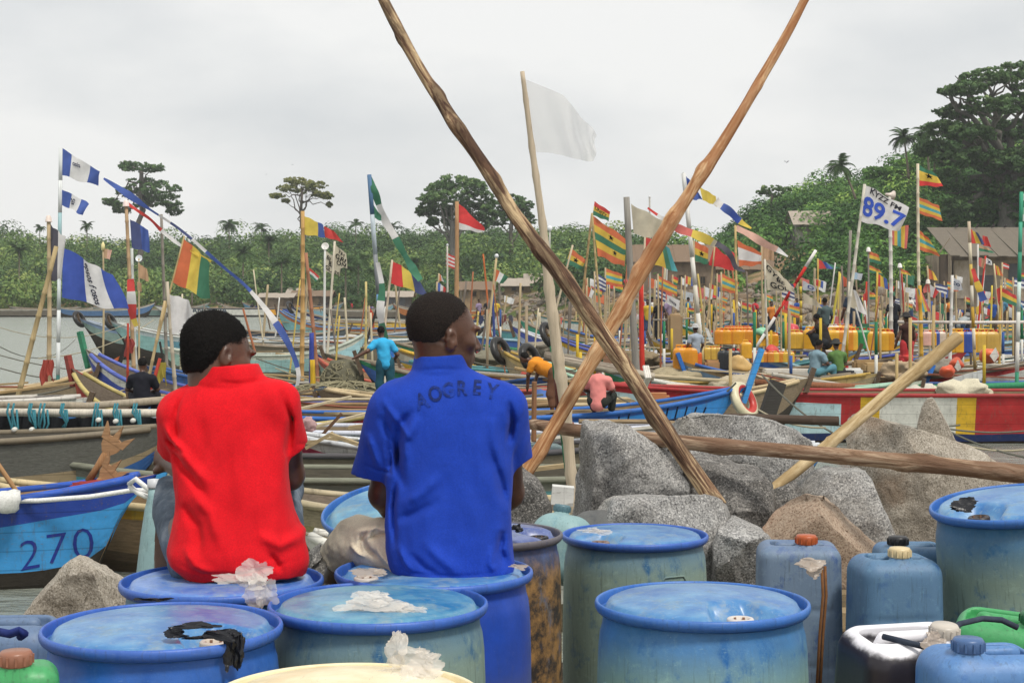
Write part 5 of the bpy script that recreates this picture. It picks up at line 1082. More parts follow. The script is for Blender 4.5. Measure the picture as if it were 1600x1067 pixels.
flagpole('pole with red white pennant and green stripe', (1353, 520), (1354, 440), 66, 3, '#c0402e', [((1349, 460), (1357, 454), (1356, 470), (1348, 470), 'V:rr'), ((1358, 456), (1366, 458), (1375, 467), (1358, 468), 'H:oYg')])
flagpole('pole with small red yellow flag and white box cap', (1407, 480), (1406, 415), 70, 3, '#8f8a80', [((1407, 420), (1418, 424), (1424, 431), (1407, 427), 'H:oY')], ('bucket', '#f0ece8', 7))
flagpole('red stick leaning behind the box capped pole', (1412, 480), (1408, 420), 75, 3, '#b03a30')
flagpole('pole with small white flag over the rock bank', (1418, 500), (1419, 452), 70, 2.5, BAM, [((1419, 454), (1430, 457), (1429, 467), (1419, 463), 'V:WW')])
flagpole('pole with long hanging rainbow cloth', (1440, 580), (1437, 446), 48, 6, '#cfa23c', [((1430, 450), (1440, 453), (1455, 488), (1431, 486), 'V:xYcYx')])
flagpole('pole with red and white flag and pale cap', (1452, 510), (1450, 440), 58, 3, '#c8b8a0', [((1442, 452), (1450, 438), (1454, 456), (1443, 458), 'V:xx'), ((1453, 444), (1468, 456), (1460, 466), (1454, 464), 'V:wr')], ('bucket', '#e4dcd0', 7))
flagpole('pole with hanging orange cloth near the derelict shed', (1452, 470), (1449, 415), 66, 3, BAM, [((1450, 419), (1460, 426), (1466, 439), (1452, 436), 'V:oY')])
flagpole('white pole with pale flag bearing two dark marks', (1483, 600), (1488, 430), 46, 5, '#dcdad4', [((1488, 433), (1502, 440), (1505, 454), (1487, 453), 'V:ss|txt:co,0.4,0.45,0.4,#2a3a5a,-0.2')])
flagpole('yellow white banded pole with red yellow blue flag', (1524, 590), (1514, 346), 46, 5, '#d8c890', [((1515, 357), (1528, 365), (1540, 382), (1518, 380), 'V:rYn'), ((1535, 368), (1542, 370), (1549, 386), (1536, 384), 'V:rr')], segs=['#d6b048', '#a08a5a', '#d8d2c0', '#c09a3a', '#d8d2c0', '#c8ac5a', '#d8cdb4', '#c9b8a0'])
flagpole('white pole with green brown flag before the shed', (1527, 470), (1528, 382), 62, 3, '#dcdad4', [((1529, 383), (1545, 388), (1555, 396), (1530, 392), 'H:tg')])
flagpole('pole with red white flag bearing a dark bird mark', (1532, 480), (1540, 400), 60, 3, '#c83a34', [((1529, 402), (1540, 405), (1538, 420), (1529, 415), 'V:xt'), ((1540, 402), (1550, 408), (1551, 415), (1540, 412), 'V:WW|txt:x,0.5,0.5,0.8,#22304e,0')])
flagpole('pole with red yellow flag on the shed front', (1560, 480), (1553, 412), 60, 3, '#cdbf9a', [((1553, 413), (1562, 418), (1568, 432), (1554, 429), 'V:rYo')])
flagpole('pole with small red flag at the shed shutter', (1566, 470), (1566, 410), 64, 3, BAM, [((1567, 410), (1577, 414), (1576, 421), (1567, 419), 'H:rwr')])
streamer('red yellow blue cloth strip hanging from the banded pole', [(1520, 420, 0), (1526, 440, 0), (1532, 456, 0), (1537, 470, 0)], 45.5, [6, 12, 10, 12], 'rYb')
flagpole('thin pole with yellow rag at the shore right', (1536, 520), (1533, 462), 60, 3, BAM, [((1524, 480), (1533, 476), (1536, 490), (1526, 492), 'V:YY'), ((1537, 480), (1548, 484), (1546, 494), (1538, 490), 'V:Wr')])
flagpole('pole with big red yellow green flag at right edge', (1562, 560), (1564, 446), 50, 4, '#c8a85a', [((1557, 452), (1564, 448), (1566, 500), (1559, 470), 'V:rr'), ((1565, 449), (1588, 462), (1598, 484), (1566, 470), 'H:rYg')])
flagpole('green and white mast with green flag at right edge', (1588, 620), (1596, 300), 42, 6, '#5fa088', [((1596, 302), (1640, 312), (1640, 360), (1595, 356), 'H:wgmwg')], segs=['#3a8a6c', '#e0dcd4', '#d8d8d0', '#cfe0d8', '#3f9074', '#4fa488', '#46a080'])
flagpole('thin leaning yellow stick on the shore by the shed', (1549, 470), (1550, 446), 70, 3, '#d8c04e')
# plain sticks among the packed canoes
rs_ = random.Random(21)
for k in range(95):
    px = rs_.uniform(690, 1620) if k < 78 else rs_.uniform(280, 660); D = rs_.uniform(46, 120); top = rs_.uniform(400, 500) if k % 3 else rs_.uniform(450, 510); lean = rs_.uniform(-9, 9)
    side = 'left of the crossed poles' if px < 900 else ('between the crossed poles and the 89.7 banner' if px < 1320 else 'right of the 89.7 banner')
    cl = rs_.choice(('#b9a684', '#cfc4a8', '#9a8a70', '#c8b060', '#d8d6d0', '#7a7066', '#a86a4a')); cn = {'#b9a684': 'straw', '#cfc4a8': 'pale', '#9a8a70': 'brown', '#c8b060': 'yellow', '#d8d6d0': 'white', '#7a7066': 'dark', '#a86a4a': 'rusty'}[cl]
    lb = '%s %s stick %s, %s' % ('tall' if top < 440 else ('short' if top > 482 else 'middling'), cn, 'leaning left' if lean < -4 else ('leaning right' if lean > 4 else 'upright'), side)
    flagpole(lb, (px-lean, 540), (px+lean, top), D, rs_.uniform(1.8, 4.0), cl, cat='stick', name='stick', nodes=False)['group'] = lb
rg = random.Random(33)
for k in range(80):                                        # small scraps of flag deep among the masts
    px = rg.uniform(860, 1600); D = rg.uniform(60, 125); top = rg.uniform(425, 495); w, h = rg.uniform(11, 24), rg.uniform(8, 17); des = rg.choice(('V:rYb', 'H:oYg', 'V:WW', 'V:oo', 'V:xx', 'H:oYcYo', 'H:nWnW', 'V:ss', 'V:Rw', 'V:gg', 'V:bb', 'H:rYg'))
    nm = {'V:rYb': 'red yellow blue', 'H:oYg': 'orange yellow green', 'V:WW': 'white', 'V:oo': 'orange', 'V:xx': 'faded red', 'H:oYcYo': 'rainbow striped', 'H:nWnW': 'blue white striped', 'V:ss': 'pale grey', 'V:Rw': 'red and white', 'V:gg': 'green', 'V:bb': 'blue', 'H:rYg': 'red yellow green'}[des]
    sd = 'left of the 89.7 banner' if px < 1320 else 'right of the 89.7 banner'
    flagpole('small %s flag on a stick %s' % (nm, sd), (px, 540), (px+rg.uniform(-4, 4), top), D, 2.4, BAM, [((px+1, top+1), (px+w, top+h*0.4), (px+w*0.9, top+h*1.4), (px+1, top+h), des)], nodes=False)['group'] = 'small %s flags %s' % (nm, sd)
# rails tying the masts together at right
for k, (x0, y0, x1, y1, D, w) in enumerate(((1403, 503, 1640, 503, 47, 5), (1020, 500, 1085, 497, 56, 3), (1090, 556, 1260, 556, 46, 4), (1250, 526, 1400, 530, 52, 4), (1180, 598, 1400, 607, 39, 12), (1400, 607, 1640, 600, 39, 10), (1230, 545, 1300, 549, 50, 4))):
    solo('rail', ['pale horizontal rail lashed across the masts at right', 'thin rail across the masts above the crossed poles', 'rail over the yellow canisters at centre right', 'rail over the yellow canisters right of centre', 'thick painted boom lying across behind the panelled canoe', 'green boom lying behind the panelled canoe at right edge', 'short white rail right of centre'][k], 'rail', *tube([W(x0, y0, D), W((x0+x1)/2, (y0+y1)/2+1, D), W(x1, y1, D)], w*D/FOC/2, 8), mat(['#d8d0c8', '#9a9288', '#8a8074', '#8a8074', '#8a5a3e', '#3a8a62', '#dcdad6'][k], 'pole'), None, True)
# mooring lines
ROPES = [((0, 492+20, 60), (200, 505, 70), .5), ((0, 542, 50), (118, 530, 78), .6), ((0, 555, 45), (330, 562, 45), .4), ((60, 560, 45), (240, 500, 60), .3), ((0, 575, 40), (250, 577, 40), .3), ((10, 620, 32), (150, 590, 34), .1), ((40, 628, 30), (230, 596, 38), .15), ((110, 582, 37), (330, 570, 50), .3), ((400, 560, 45), (760, 585, 45), .5), ((430, 575, 40), (740, 600, 40), .4), ((1190, 585, 32), (1330, 690, 30), .15), ((1150, 598, 31.6), (1080, 640, 32), .1), ((1185, 640, 31), (1290, 668, 30), .1), ((1470, 668, 33), (1640, 668, 33), .1), ((1480, 672, 32), (1640, 720, 30), .1), ((1490, 690, 31), (1640, 694, 31), .15), ((740, 566, 40), (900, 578, 40), .1), ((820, 560, 44), (1000, 580, 40), .3), ((745, 590, 39), (905, 588, 39), .2), ((900, 575, 40), (1010, 640, 33), .1), ((1180, 640, 33), (1500, 664, 34), .2)]
for k, (a, b, s) in enumerate(ROPES):
    lab = 'thin mooring line strung over the water at left' if a[0] < 350 else ('mooring line between the two men' if a[0] < 600 else ('mooring line by the crossed poles' if a[0] < 1050 else 'mooring line in front of the panelled canoe'))
    solo('mooring_line', lab, 'rope', *tube(sag(W(*a), W(*b), s), 0.016 if a[2] > 35 else 0.02, 5), mat('#6b6a60' if k % 3 else '#a89f88', 'rope'), lab.replace('thin mooring line', 'mooring lines').replace('mooring line ', 'mooring lines '))

# ------------------------------------------------------------------ cargo on the canoes
def can_mesh(w=0.26, d=0.18, h=0.42):
    """a small squared canister: shouldered body, handle loop, spout"""
    prof = [(0.90, 0.0), (1.0, 0.03), (1.0, 0.72), (0.94, 0.80), (0.70, 0.88), (0.45, 0.90)]; V, F = [], []; n = 12
    for s, z in prof:
        for k in range(n):
            a = 2*math.pi*(k+0.5)/n; c, q = math.cos(a), math.sin(a); e = (abs(c)**5+abs(q)**5)**(-1/5.0); V.append((w/2*s*c*e, d/2*s*q*e, z*h))
    m = len(prof); F = [(i*n+k, i*n+(k+1) % n, (i+1)*n+(k+1) % n, (i+1)*n+k) for i in range(m-1) for k in range(n)]+[tuple(reversed(range(n))), tuple((m-1)*n+k for k in range(n))]
    H = tube([(-w*0.28, 0, h*0.88), (-w*0.26, 0, h*0.99), (w*0.12, 0, h*0.99), (w*0.16, 0, h*0.88)], 0.018, 6); S = lathe([(0.03, 0), (0.03, 0.05), (0.026, 0.06)], 8, (w*0.32, 0, h*0.84))
    return (np.array(V), F), H, S
CB, CH, CSP = can_mesh(); CANM = {}
def small_can(p, hexc, label, group, rz=0.0, s=1.0):
    if hexc not in CANM:
        b = mesh('canister', *CB); h = mesh('handle', *CH); c = mesh('spout', *CSP); b.materials.append(mat(hexc, 'plastic')); h.materials.append(mat(hexc, 'plastic')); c.materials.append(mat('#c03a2a' if hexc != '#c8452a' else '#d8d0c0', 'plastic')); CANM[hexc] = (b, h, c)
    b, h, c = CANM[hexc]; o = bpy.data.objects.new('canister', b); COL.objects.link(o); o.location = p; o.rotation_euler = (0, 0, rz); o.scale = (s, s, s)
    for nm, me in (('handle', h), ('spout', c)):
        q = bpy.data.objects.new(nm, me); COL.objects.link(q); q.parent = o
    setp(o, label, 'canister', group)
def can_row(x0, x1, y, D, n, cols, label, group, s=1.0, jit=0.03):
    rng = random.Random(int(x0+y))
    for k in range(n):
        p = W(x0+(x1-x0)*(k+0.5)/n, y, D+rng.uniform(-jit, jit)); small_can(p, rng.choice(cols) if isinstance(cols, tuple) else cols[k % len(cols)], label, group, rng.uniform(-0.12, 0.12), s)
YO = ('#e09a1e', '#e0a82a', '#d88a1c', '#e8b43c')
can_row(1121, 1172, 538, 52, 9, YO, 'yellow canister in the upper row above the white sail bag', 'upper row of yellow canisters', 1.25)
can_row(1133, 1172, 527, 53, 7, ('#d8661e', '#e08a2a'), 'orange canister in the small top row at centre right', 'small top row of orange canisters', 0.9)
can_row(1262, 1288, 546, 51, 4, YO, 'yellow canister left of the crouching dark figure', 'yellow canisters left of crouching figure', 1.7)
can_row(1298, 1336, 548, 51, 6, YO, 'yellow canister right of the crouching dark figure', 'yellow canisters right of crouching figure', 1.75)
can_row(1296, 1336, 525, 52, 6, ('#e8b43c', '#d88a1c', '#d8d0c0'), 'small canister stacked on the yellow row', 'small canisters on the yellow row', 0.9)
can_row(1340, 1354, 545, 51, 2, ['#2c8a4e'], 'green canister beside the yellow rows', 'green canisters beside the yellow rows', 1.6)
can_row(1358, 1390, 548, 51, 5, YO, 'yellow canister left of the man in the red shorts', 'yellow canisters left of red shorts', 1.65)
can_row(1445, 1474, 540, 52, 4, ['#e4b4a4', '#d8a22c', '#3a52a0', '#d8c6b4'], 'mixed colour canister behind the bamboo tip', 'mixed canisters behind the bamboo tip', 1.2)
can_row(1488, 1512, 551, 50, 3, ['#e0a62a'], 'tall yellow canister left of the blue one', 'yellow canisters left of the blue one', 1.75)
can_row(1508, 1516, 551, 50, 1, ['#2f4c9c'], 'single blue canister in the tall yellow row', 'tall row at right', 1.75)
can_row(1517, 1553, 551, 50, 5, ['#e0a62a', '#c9a24a', '#d8b04a'], 'tall yellow canister right of the blue one', 'yellow canisters right of the blue one', 1.75)
can_row(1059, 1083, 577, 43, 3, ['#e0941e', '#e8a022'], 'big orange yellow canister beside the white hat figure', 'orange canisters beside the white hat figure', 1.55)
can_row(1084, 1090, 577, 43, 1, ['#d8601e'], 'dark orange canister at the end of its trio', 'orange trio', 1.3)
can_row(1128, 1150, 578, 43, 3, ['#25282c'], 'black canister behind the fern canoe prow', 'black canisters behind the fern canoe', 1.4)
can_row(1104, 1124, 562, 44, 4, ['#d8b04a', '#c9a24a'], 'pale yellow canister behind the brown sack', 'pale yellow canisters behind the sack', 0.9)
can_row(1176, 1240, 566, 45, 8, ('#d88a2a', '#c86a3a', '#e0b43c'), 'orange or yellow canister in the low row right of the prow', 'low row right of the prow', 0.75)
can_row(1235, 1250, 545, 50, 2, ['#d8a836'], 'lone pair yellow canister left of the white pole', 'lone pair of yellow canisters', 1.4)
can_row(1160, 1172, 560, 44, 1, ['#e0a62a'], 'orange yellow canister at the foot of the white slanting boom', 'canister at boom foot', 1.2)
can_row(1172, 1214, 541, 54, 5, YO, 'yellow canister in the row behind the slanting boom', 'row behind the slanting boom', 1.1)
for k, (px, py, D, r, c, lab) in enumerate(((1156, 569, 42.6, .28, '#d8b476', 'round straw coloured float beside the black canisters'), (1206, 549, 46, .2, '#c8403a', 'round red float with white patch on the boom'), (1088, 552, 44, .16, '#d8c84a', 'yellow float tied to a mast'), (1190, 520, 54, .22, '#8ac9a4', 'pale green bundle behind the canisters'), (1236, 515, 52, .3, '#d8505a', 'pink red bundle beside the red pennant'), (1495, 567, 44, .2, '#e0603a', 'orange cork float on a canoe right of the bamboo'), (1545, 556, 45, .25, '#e06a3c', 'orange float bundle near the striped board'), (1480, 580, 42, .2, '#d85a34', 'low orange float beneath the others'), (1416, 560, 45, .2, '#d84a44', 'red bundle between the man and the bamboo'), (1040, 640, 33, .16, '#c83030', 'small red cloth on the fern canoe rim'), (822, 582, 44, .17, '#c8503e', 'red bundle by the tyre bows'))):
    V, F = rock_mesh((r, r, r*0.85), 300+k, 3, 10, 0.1); solo('float', lab, 'float', V+np.array(W(px, py, D)), F, mat(c, 'plastic'), None, True)
# boxes, sacks, awnings, boards
for k, (px, py, D, s, c, lab) in enumerate(((1113, 577, 43, (0.42, 0.35, 0.5), '#b08a62', 'brown sack standing behind the fern canoe'), (1055, 520, 56, (0.5, 0.4, 1.3), '#a08868', 'tall pale timber box among the masts'), (1028, 626, 35, (0.5, 0.4, 0.35), '#b07a54', 'brown carton on the canoe behind the fern canoe'), (1350, 572, 44, (0.6, 0.5, 0.35), '#a08660', 'tan box beside the green shirt figure'), (1372, 575, 43.5, (0.8, 0.5, 0.3), '#b59a70', 'low tan crate behind the bamboo'), (1240, 583, 42.5, (1.6, 0.4, 0.22), '#cfcac0', 'pale bundle of cloth beside the checked shirt figure'), (1326, 583, 42, (0.7, 0.3, 0.25), '#dcdcd8', 'white bundle right of the green shirt figure'), (1320, 586, 41.7, (0.5, 0.4, 0.24), '#3a3a3c', 'dark outboard box in front of the white bundle'), (1060, 604, 38.5, (0.6, 0.5, 0.12), '#cdb8a4', 'pale folded boards behind the fern canoe'), (955, 566, 46, (0.7, 0.4, 0.4), '#8a6a54', 'brown box behind the crossing of the poles'))):
    V, F = box((0, 0, 0), s); bm = bmesh.new(); me = mesh('x', V, F); bm.from_mesh(me); bmesh.ops.bevel(bm, geom=bm.edges[:], offset=min(s)*0.18, segments=2, affect='EDGES'); V = np.array([v.co[:] for v in bm.verts]); F = [tuple(v.index for v in f.verts) for f in bm.faces]; bm.free(); bpy.data.meshes.remove(me)
    V = V*(1+0.08*vnoise(V*7+k, k)[:, None]); solo('bundle' if 'bundle' in lab or 'sack' in lab else 'crate', lab, 'bundle' if 'bundle' in lab or 'sack' in lab else 'crate', V+np.array(W(px, py, D)), F, mat(c, 'flat'))
def board(lab, pts, D, hexc, th=0.05, name='board'):
    P = [W(x, y, D) for x, y in pts]; V = [tuple(p) for p in P]+[tuple(p+Vector((0, th, 0.0))) for p in P]; n = len(P)
    solo(name, lab, 'board', V, [tuple(range(n)), tuple(range(2*n-1, n-1, -1))]+[(i, (i+1) % n, n+(i+1) % n, n+i) for i in range(n)], mat(hexc, 'paint'))
board('white and black striped board leaning among the canoes', [(1101, 511), (1107, 514), (1116, 538), (1109, 535)], 48, '#d8d8d4'); board('green awning board behind the yellow canisters', [(1340, 505), (1358, 506), (1358, 517), (1340, 514)], 60, '#2f6a4c'); board('second green awning board right of the first', [(1372, 508), (1390, 507), (1390, 519), (1374, 516)], 60, '#2f6a4c')
board('white board with black edge stuck upright at right', [(1547, 556), (1556, 543), (1561, 556), (1554, 566)], 44, '#d8d4cc'); board('white prow board with dark edge beyond the bamboo', [(1492, 574), (1497, 562), (1502, 574), (1497, 580)], 43, '#c9c6bc'); board('grey white cloth roof on a canoe at right', [(1490, 590), (1535, 578), (1540, 580), (1533, 594), (1488, 596)], 42, '#c8cac8')
# pale heaps of nets along the packed canoes
for k, (px, py, D, r, c) in enumerate(((1425, 617, 38, (0.9, .5, .3), '#c8c4b8'), (1500, 616, 37.6, (.7, .5, .35), '#cfc8b0'), (1415, 580, 43, (.5, .4, .3), '#b8a284'), (1460, 575, 45, (.6, .5, .3), '#8a8478'), (1250, 590, 43, (.5, .4, .2), '#d0ccc4'), (1160, 600, 41, (.7, .5, .25), '#b4a890'), (1065, 590, 43, (.8, .5, .28), '#a89c80'), (905, 572, 47, (.9, .5, .3), '#8c8470'), (770, 560, 52, (.8, .5, .3), '#7c7868'), (850, 545, 56, (.8, .5, .3), '#90887a'), (1000, 560, 50, (.7, .5, .3), '#8a7a60'), (1290, 600, 41, (.5, .4, .2), '#7a7468'))):
    V, F = rock_mesh(r, 400+k, 4, 12, 0.22); V += 0.05*np.stack([vnoise(V*9+i*7, k+i) for i in range(3)], -1); solo('net_bundle', ['white and blue net bundle on the panelled canoe', 'cream net bundle on the panelled canoe', 'brown round sacks beside the bamboo', 'grey net heap behind the bamboo', 'whitish net heap by the checked shirt figure', 'tan net heap behind the prow', 'tan net heap by the orange canisters', 'grey brown net heap behind the crossed poles', 'dark net heap beside the blue shirt man', 'grey net heap behind the white mast', 'brown net heap right of the crossing', 'grey net bundle behind the panelled canoe'][k], 'net', V+np.array(W(px, py, D)), F, mat(c, 'rope'), None, True)

# ------------------------------------------------------------------ people in the distance
SKIN_D = None
def skin_mat():
    global SKIN_D
    if SKIN_D is None:
        n = N('dark_skin'); v = n.coords(); f = n.noise(v, 9, 5, 0.6); g = n.noise(v, 140, 3)
        SKIN_D = n.bsdf(n.ramp(f, [(0.3, (0.046, 0.0185, 0.0098)), (0.7, (0.125, 0.053, 0.029))]), n.math('ADD', n.math('MULTIPLY', f, 0.2), 0.30), 0.5, n.bump(g, 0.25, 0.003, n.bump(n.noise(v, 32, 4, 0.7), 0.15, 0.004)))
    return SKIN_D
POSES = {
 'stand': dict(hip=.92, lean=(0, 0), kneeL=(-.10, .02, .48), kneeR=(.10, .03, .48), footL=(-.11, .0, .05), footR=(.11, .02, .05), elbL=(-.27, .02, 1.12), elbR=(.27, .02, 1.12), hanL=(-.26, .14, .90), hanR=(.26, .14, .90)),
 'reach': dict(hip=.92, lean=(-.05, .06), kneeL=(-.12, .04, .48), kneeR=(.11, .0, .48), footL=(-.14, .0, .05), footR=(.14, -.02, .05), elbL=(-.40, -.06, 1.20), elbR=(.27, .02, 1.12), hanL=(-.64, -.08, 1.08), hanR=(.20, .2, .95)),
 'bend': dict(hip=.88, lean=(-.05, .42), kneeL=(-.12, .06, .46), kneeR=(.12, .06, .46), footL=(-.12, .0, .05), footR=(.12, .0, .05), elbL=(-.26, .50, .86), elbR=(.22, .52, .86), hanL=(-.2, .55, .60), hanR=(.16, .58, .60)),
 'sit': dict(hip=.12, lean=(0, .08), kneeL=(-.2, .42, .24), kneeR=(.2, .42, .24), footL=(-.16, .52, -.18), footR=(.16, .52, -.18), elbL=(-.27, .16, .36), elbR=(.27, .16, .36), hanL=(-.12, .38, .30), hanR=(.12, .38, .30)),
 'crouch': dict(hip=.26, lean=(0, .18), kneeL=(-.2, .34, .52), kneeR=(.2, .34, .52), footL=(-.16, .18, .05), footR=(.16, .18, .05), elbL=(-.30, .30, .55), elbR=(.30, .30, .55), hanL=(-.16, .48, .52), hanR=(.16, .48, .52)),
}
def folk(label, foot, pose, shirt, legs, rz=0.0, s=1.0, hat=None, group=None, h=0.02, sleeveless=False):
    """a whole figure: one continuous body, with shirt, trousers and hair as its clothing"""
    P = POSES[pose]; t = thing('person', label, 'person', foot, group, rz); t.scale = (s, s, s)
    hp = np.array((0, 0, P['hip'])); ch = hp+np.array((P['lean'][0], P['lean'][1], math.sqrt(max(0.01, 0.42**2-P['lean'][1]**2*0.8)))); dn = (ch-hp)/np.linalg.norm(ch-hp); nk = ch+dn*0.12; hd = nk+dn*0.15+np.array((0, 0.03, 0.02))
    sL, sR = ch+np.array((-.17, 0, .02)), ch+np.array((.17, 0, .02)); g = lambda k: np.array(P[k])
    lo = np.min([g('hanL'), g('hanR'), g('footL'), g('footR'), hp], 0)-0.22; hi = np.max([hd, g('hanL'), g('hanR'), g('kneeL'), g('kneeR')], 0)+0.24
    f = Field(lo, hi, h)
    f.ell(hd, (.078, .095, .115), .03); f.cone(nk-dn*.06, hd, .055, .05, .03); f.cone(hp, ch, .12, .13, .05)
    for e, w, sh in (('elbL', 'hanL', sL), ('elbR', 'hanR', sR)):
        f.chain([sh, g(e), g(w)], [.055, .043, .034], .03); d = g(w)-g(e); d = d/np.linalg.norm(d); f.cone(g(w), g(w)+d*.1, .035, .022, .02)
    for k, w, q in (('kneeL', 'footL', -.09), ('kneeR', 'footR', .09)):
        f.chain([hp+np.array((q, 0, 0)), g(k), g(w)], [.09, .06, .042], .04); f.cone(g(w), g(w)+np.array((0, .14, -.02)), .04, .03, .02)
    obj('body', *f.mesh(), skin_mat(), t, True, world=False)
    f = Field(lo, hi, h); f.cone(hp+dn*.0, ch, .15, .155, .05); f.cone(sL, sR, .085, .085, .05); f.ell(nk-dn*.04, (.075, .08, .05), .03)
    if not sleeveless:
        for e, sh in (('elbL', sL), ('elbR', sR)): f.cone(sh, sh+(g(e)-sh)*.62, .082, .075, .04)
    f.warp(lambda p: 0.012*fbm(p*9, 3, 3)); obj('shirt', *f.mesh(), mat(shirt, 'flat'), t, True, world=False)
    f = Field(lo, hi, h)
    for k, w, q in (('kneeL', 'footL', -.09), ('kneeR', 'footR', .09)): f.chain([hp+np.array((q, 0, .03)), g(k), g(k)*.45+g(w)*.55], [.115, .085, .075], .05)
    f.warp(lambda p: 0.01*fbm(p*9, 5, 3)); obj('trousers', *f.mesh(), mat(legs, 'flat'), t, True, world=False)
    f = Field(hd-.2, hd+.2, h*0.7); f.ell(hd+np.array((0, -.014, .028)), (.086, .098, .1), .02); f.cut(hd+np.array((0, .02, .02)), (0, .55, -1)); f.cut(hd+np.array((0, 0, -.03)), (0, 0, -1)); obj('hair', *f.mesh(), mat('#131110', 'flat'), t, True, world=False)
    if hat:
        V, F = lathe([(.17, .03), (.16, .05), (.10, .07), (.095, .13), (.06, .16), (.01, .17)], 16, tuple(hd)); obj('hat', V, F, mat(hat, 'cloth'), t, True, world=False)
    return t
def at(px, py, D): return W(px, py, D)
folk('man in light blue shirt reaching left by the net heap', at(602, 634, 35), 'reach', '#3aa8d8', '#24505e', 0.2, 1.0, h=0.016)
folk('person in salmon pink shirt bent over, seated on the fern canoe', at(934, 640, 30.5), 'sit', '#e08a84', '#2c2f2a', -0.25, 1.0, h=0.016)
folk('person in orange top stooping behind the peeled pole', at(868, 650, 31.5), 'bend', '#d88a2c', '#6a4a38', 1.1, 0.95, h=0.018)
folk('person in black shirt seated behind the red shirt man', at(221, 640, 29), 'sit', '#1d1e26', '#1d1e26', 0.1, 1.0, h=0.018)
folk('figure in grey with white hat standing by the orange canisters', at(1087, 594, 43), 'stand', '#9aa4b0', '#4a4e58', 0.4, 0.85, hat='#dcdcdc')
folk('dark figure crouching between the yellow canister rows', at(1292, 553, 49.5), 'crouch', '#2a2624', '#2a2c30', 0.8, 1.2, sleeveless=True)
folk('figure with raised teal bundle behind the crouching one', at(1289, 548, 53), 'stand', '#4a5a5c', '#2a2c30', 0.3, 1.0)
folk('figure in checked blue grey shirt seated with papers', at(1273, 590, 41.5), 'sit', '#7a94a0', '#5a8a98', -1.0, 1.05)
folk('figure in green shirt seated with back turned', at(1310, 588, 41.8), 'sit', '#5a7a44', '#3a3c38', 0.2, 1.0, hat='#3a3c3a')
folk('bare armed man in red shorts standing left of the bamboo', at(1417, 592, 45), 'stand', '#3a2420', '#b83a3e', 0.4, 1.05, hat='#2a2826', sleeveless=True)
folk('figure in black standing right of a striped mast', at(1396, 535, 60), 'stand', '#22252c', '#22252c', 0.2, 1.0)
folk('figure in dark jacket leaning by the white hanging cloth', at(1333, 548, 56), 'stand', '#2e3a4a', '#2a3446', 0.4, 1.3)
folk('figure with grey hat stooping beyond the bamboo tip', at(1500, 545, 60), 'bend', '#9aa0a0', '#30425a', -0.8, 1.0, hat='#b0aca4')
folk('figure in black beside the red cloth at right', at(1514, 540, 64), 'stand', '#1f2026', '#2a2a34', 0.5, 1.0)
rf = random.Random(12)
shirts = [('#b8343a', 'red'), ('#2c4a8c', 'blue'), ('#d8d4cc', 'white'), ('#22242a', 'black'), ('#4a7a94', 'pale blue'), ('#c87a34', 'orange'), ('#5a6a4a', 'olive'), ('#8a7a94', 'mauve'), ('#c8a83a', 'yellow')]
for k, (px, py, D) in enumerate([(1020, 520, 78), (1044, 524, 72), (1030, 536, 62), (1012, 530, 70), (1075, 512, 92), (1180, 514, 92), (1205, 528, 76), (1245, 512, 95), (1345, 504, 104), (1422, 506, 100), (1449, 502, 108), (1475, 508, 96), (1532, 506, 100), (1568, 512, 92), (1580, 508, 98), (1480, 520, 80), (1552, 524, 76), (1110, 520, 84), (1150, 508, 100), (748, 508, 108), (762, 506, 112), (775, 508, 108), (1590, 520, 80), (1230, 520, 86)]):
    c, nm = shirts[(k*5+2) % len(shirts)]; wh = 'by the crossed poles' if px < 1100 else ('right of centre' if px < 1330 else 'at far right')
    if px < 800: wh = 'left of the white mast'
    folk('small distant figure in %s standing among canoes %s' % (nm, wh), at(px, py, D), 'stand', c, rf.choice(('#2a2c34', '#3a4a6a', '#5a4a3a')), rf.uniform(0, 6), 1.0, h=0.035, group='distant figures in %s %s' % (nm, wh))
for k in range(26):
    px = rf.uniform(310, 640); D = float(shoreD(px))+rf.uniform(2, 9); c, nm = shirts[(k*4+1) % len(shirts)]
    sd = 'left' if px < 470 else 'right'
    folk('tiny figure in %s on the far beach, %s of the tricolour mast' % (nm, sd), Vector(((px-800)*D/FOC, D, float(landz(px, D)))), 'stand', c, rf.choice(('#2a2c34', '#3a4a6a', '#5a4a3a')), rf.uniform(0, 6), 1.0, h=0.05, group='beach figures in %s, %s' % (nm, sd))
# washing and birds
for k, (px, py, c, nm) in enumerate(((752, 497, '#2c3a6a', 'navy'), (760, 497, '#3a4a3a', 'dark green'), (768, 498, '#24262c', 'black'), (777, 498, '#d8d8d8', 'white'), (788, 496, '#8a3a3a', 'maroon'), (798, 496, '#5a5a6a', 'grey'))):
    drape('%s garment hung to dry left of the white mast' % nm, px, py-4, 100, 7, 16, c, k, 'garment')
solo('washing_line', 'line of washing left of the white mast', 'line', *tube(sag(W(735, 492, 100), W(830, 494, 100), .1), 0.03, 5), mat('#6a665c', 'rope'))
def bird(px, py, D, s, lab):
    c = W(px, py, D); k = s*D/FOC; V = [(-.9, 0, .35), (-.45, .1, .5), (0, .15, 0), (.45, .1, .5), (.9, 0, .4), (-.4, -.2, .2), (0, -.25, -.12), (.4, -.2, .2), (0, .5, .0), (0, 0, -.2)]
    solo('flying_bird', lab, 'bird', np.array(V)*k/1.8+np.array(c), [(0, 1, 5), (1, 2, 6, 5), (2, 3, 7, 6), (3, 4, 7), (1, 2, 8), (2, 3, 8), (5, 6, 9), (7, 9, 6), (5, 9, 2, 1), (7, 3, 2, 9)], mat('#3e3e40', 'flat'))
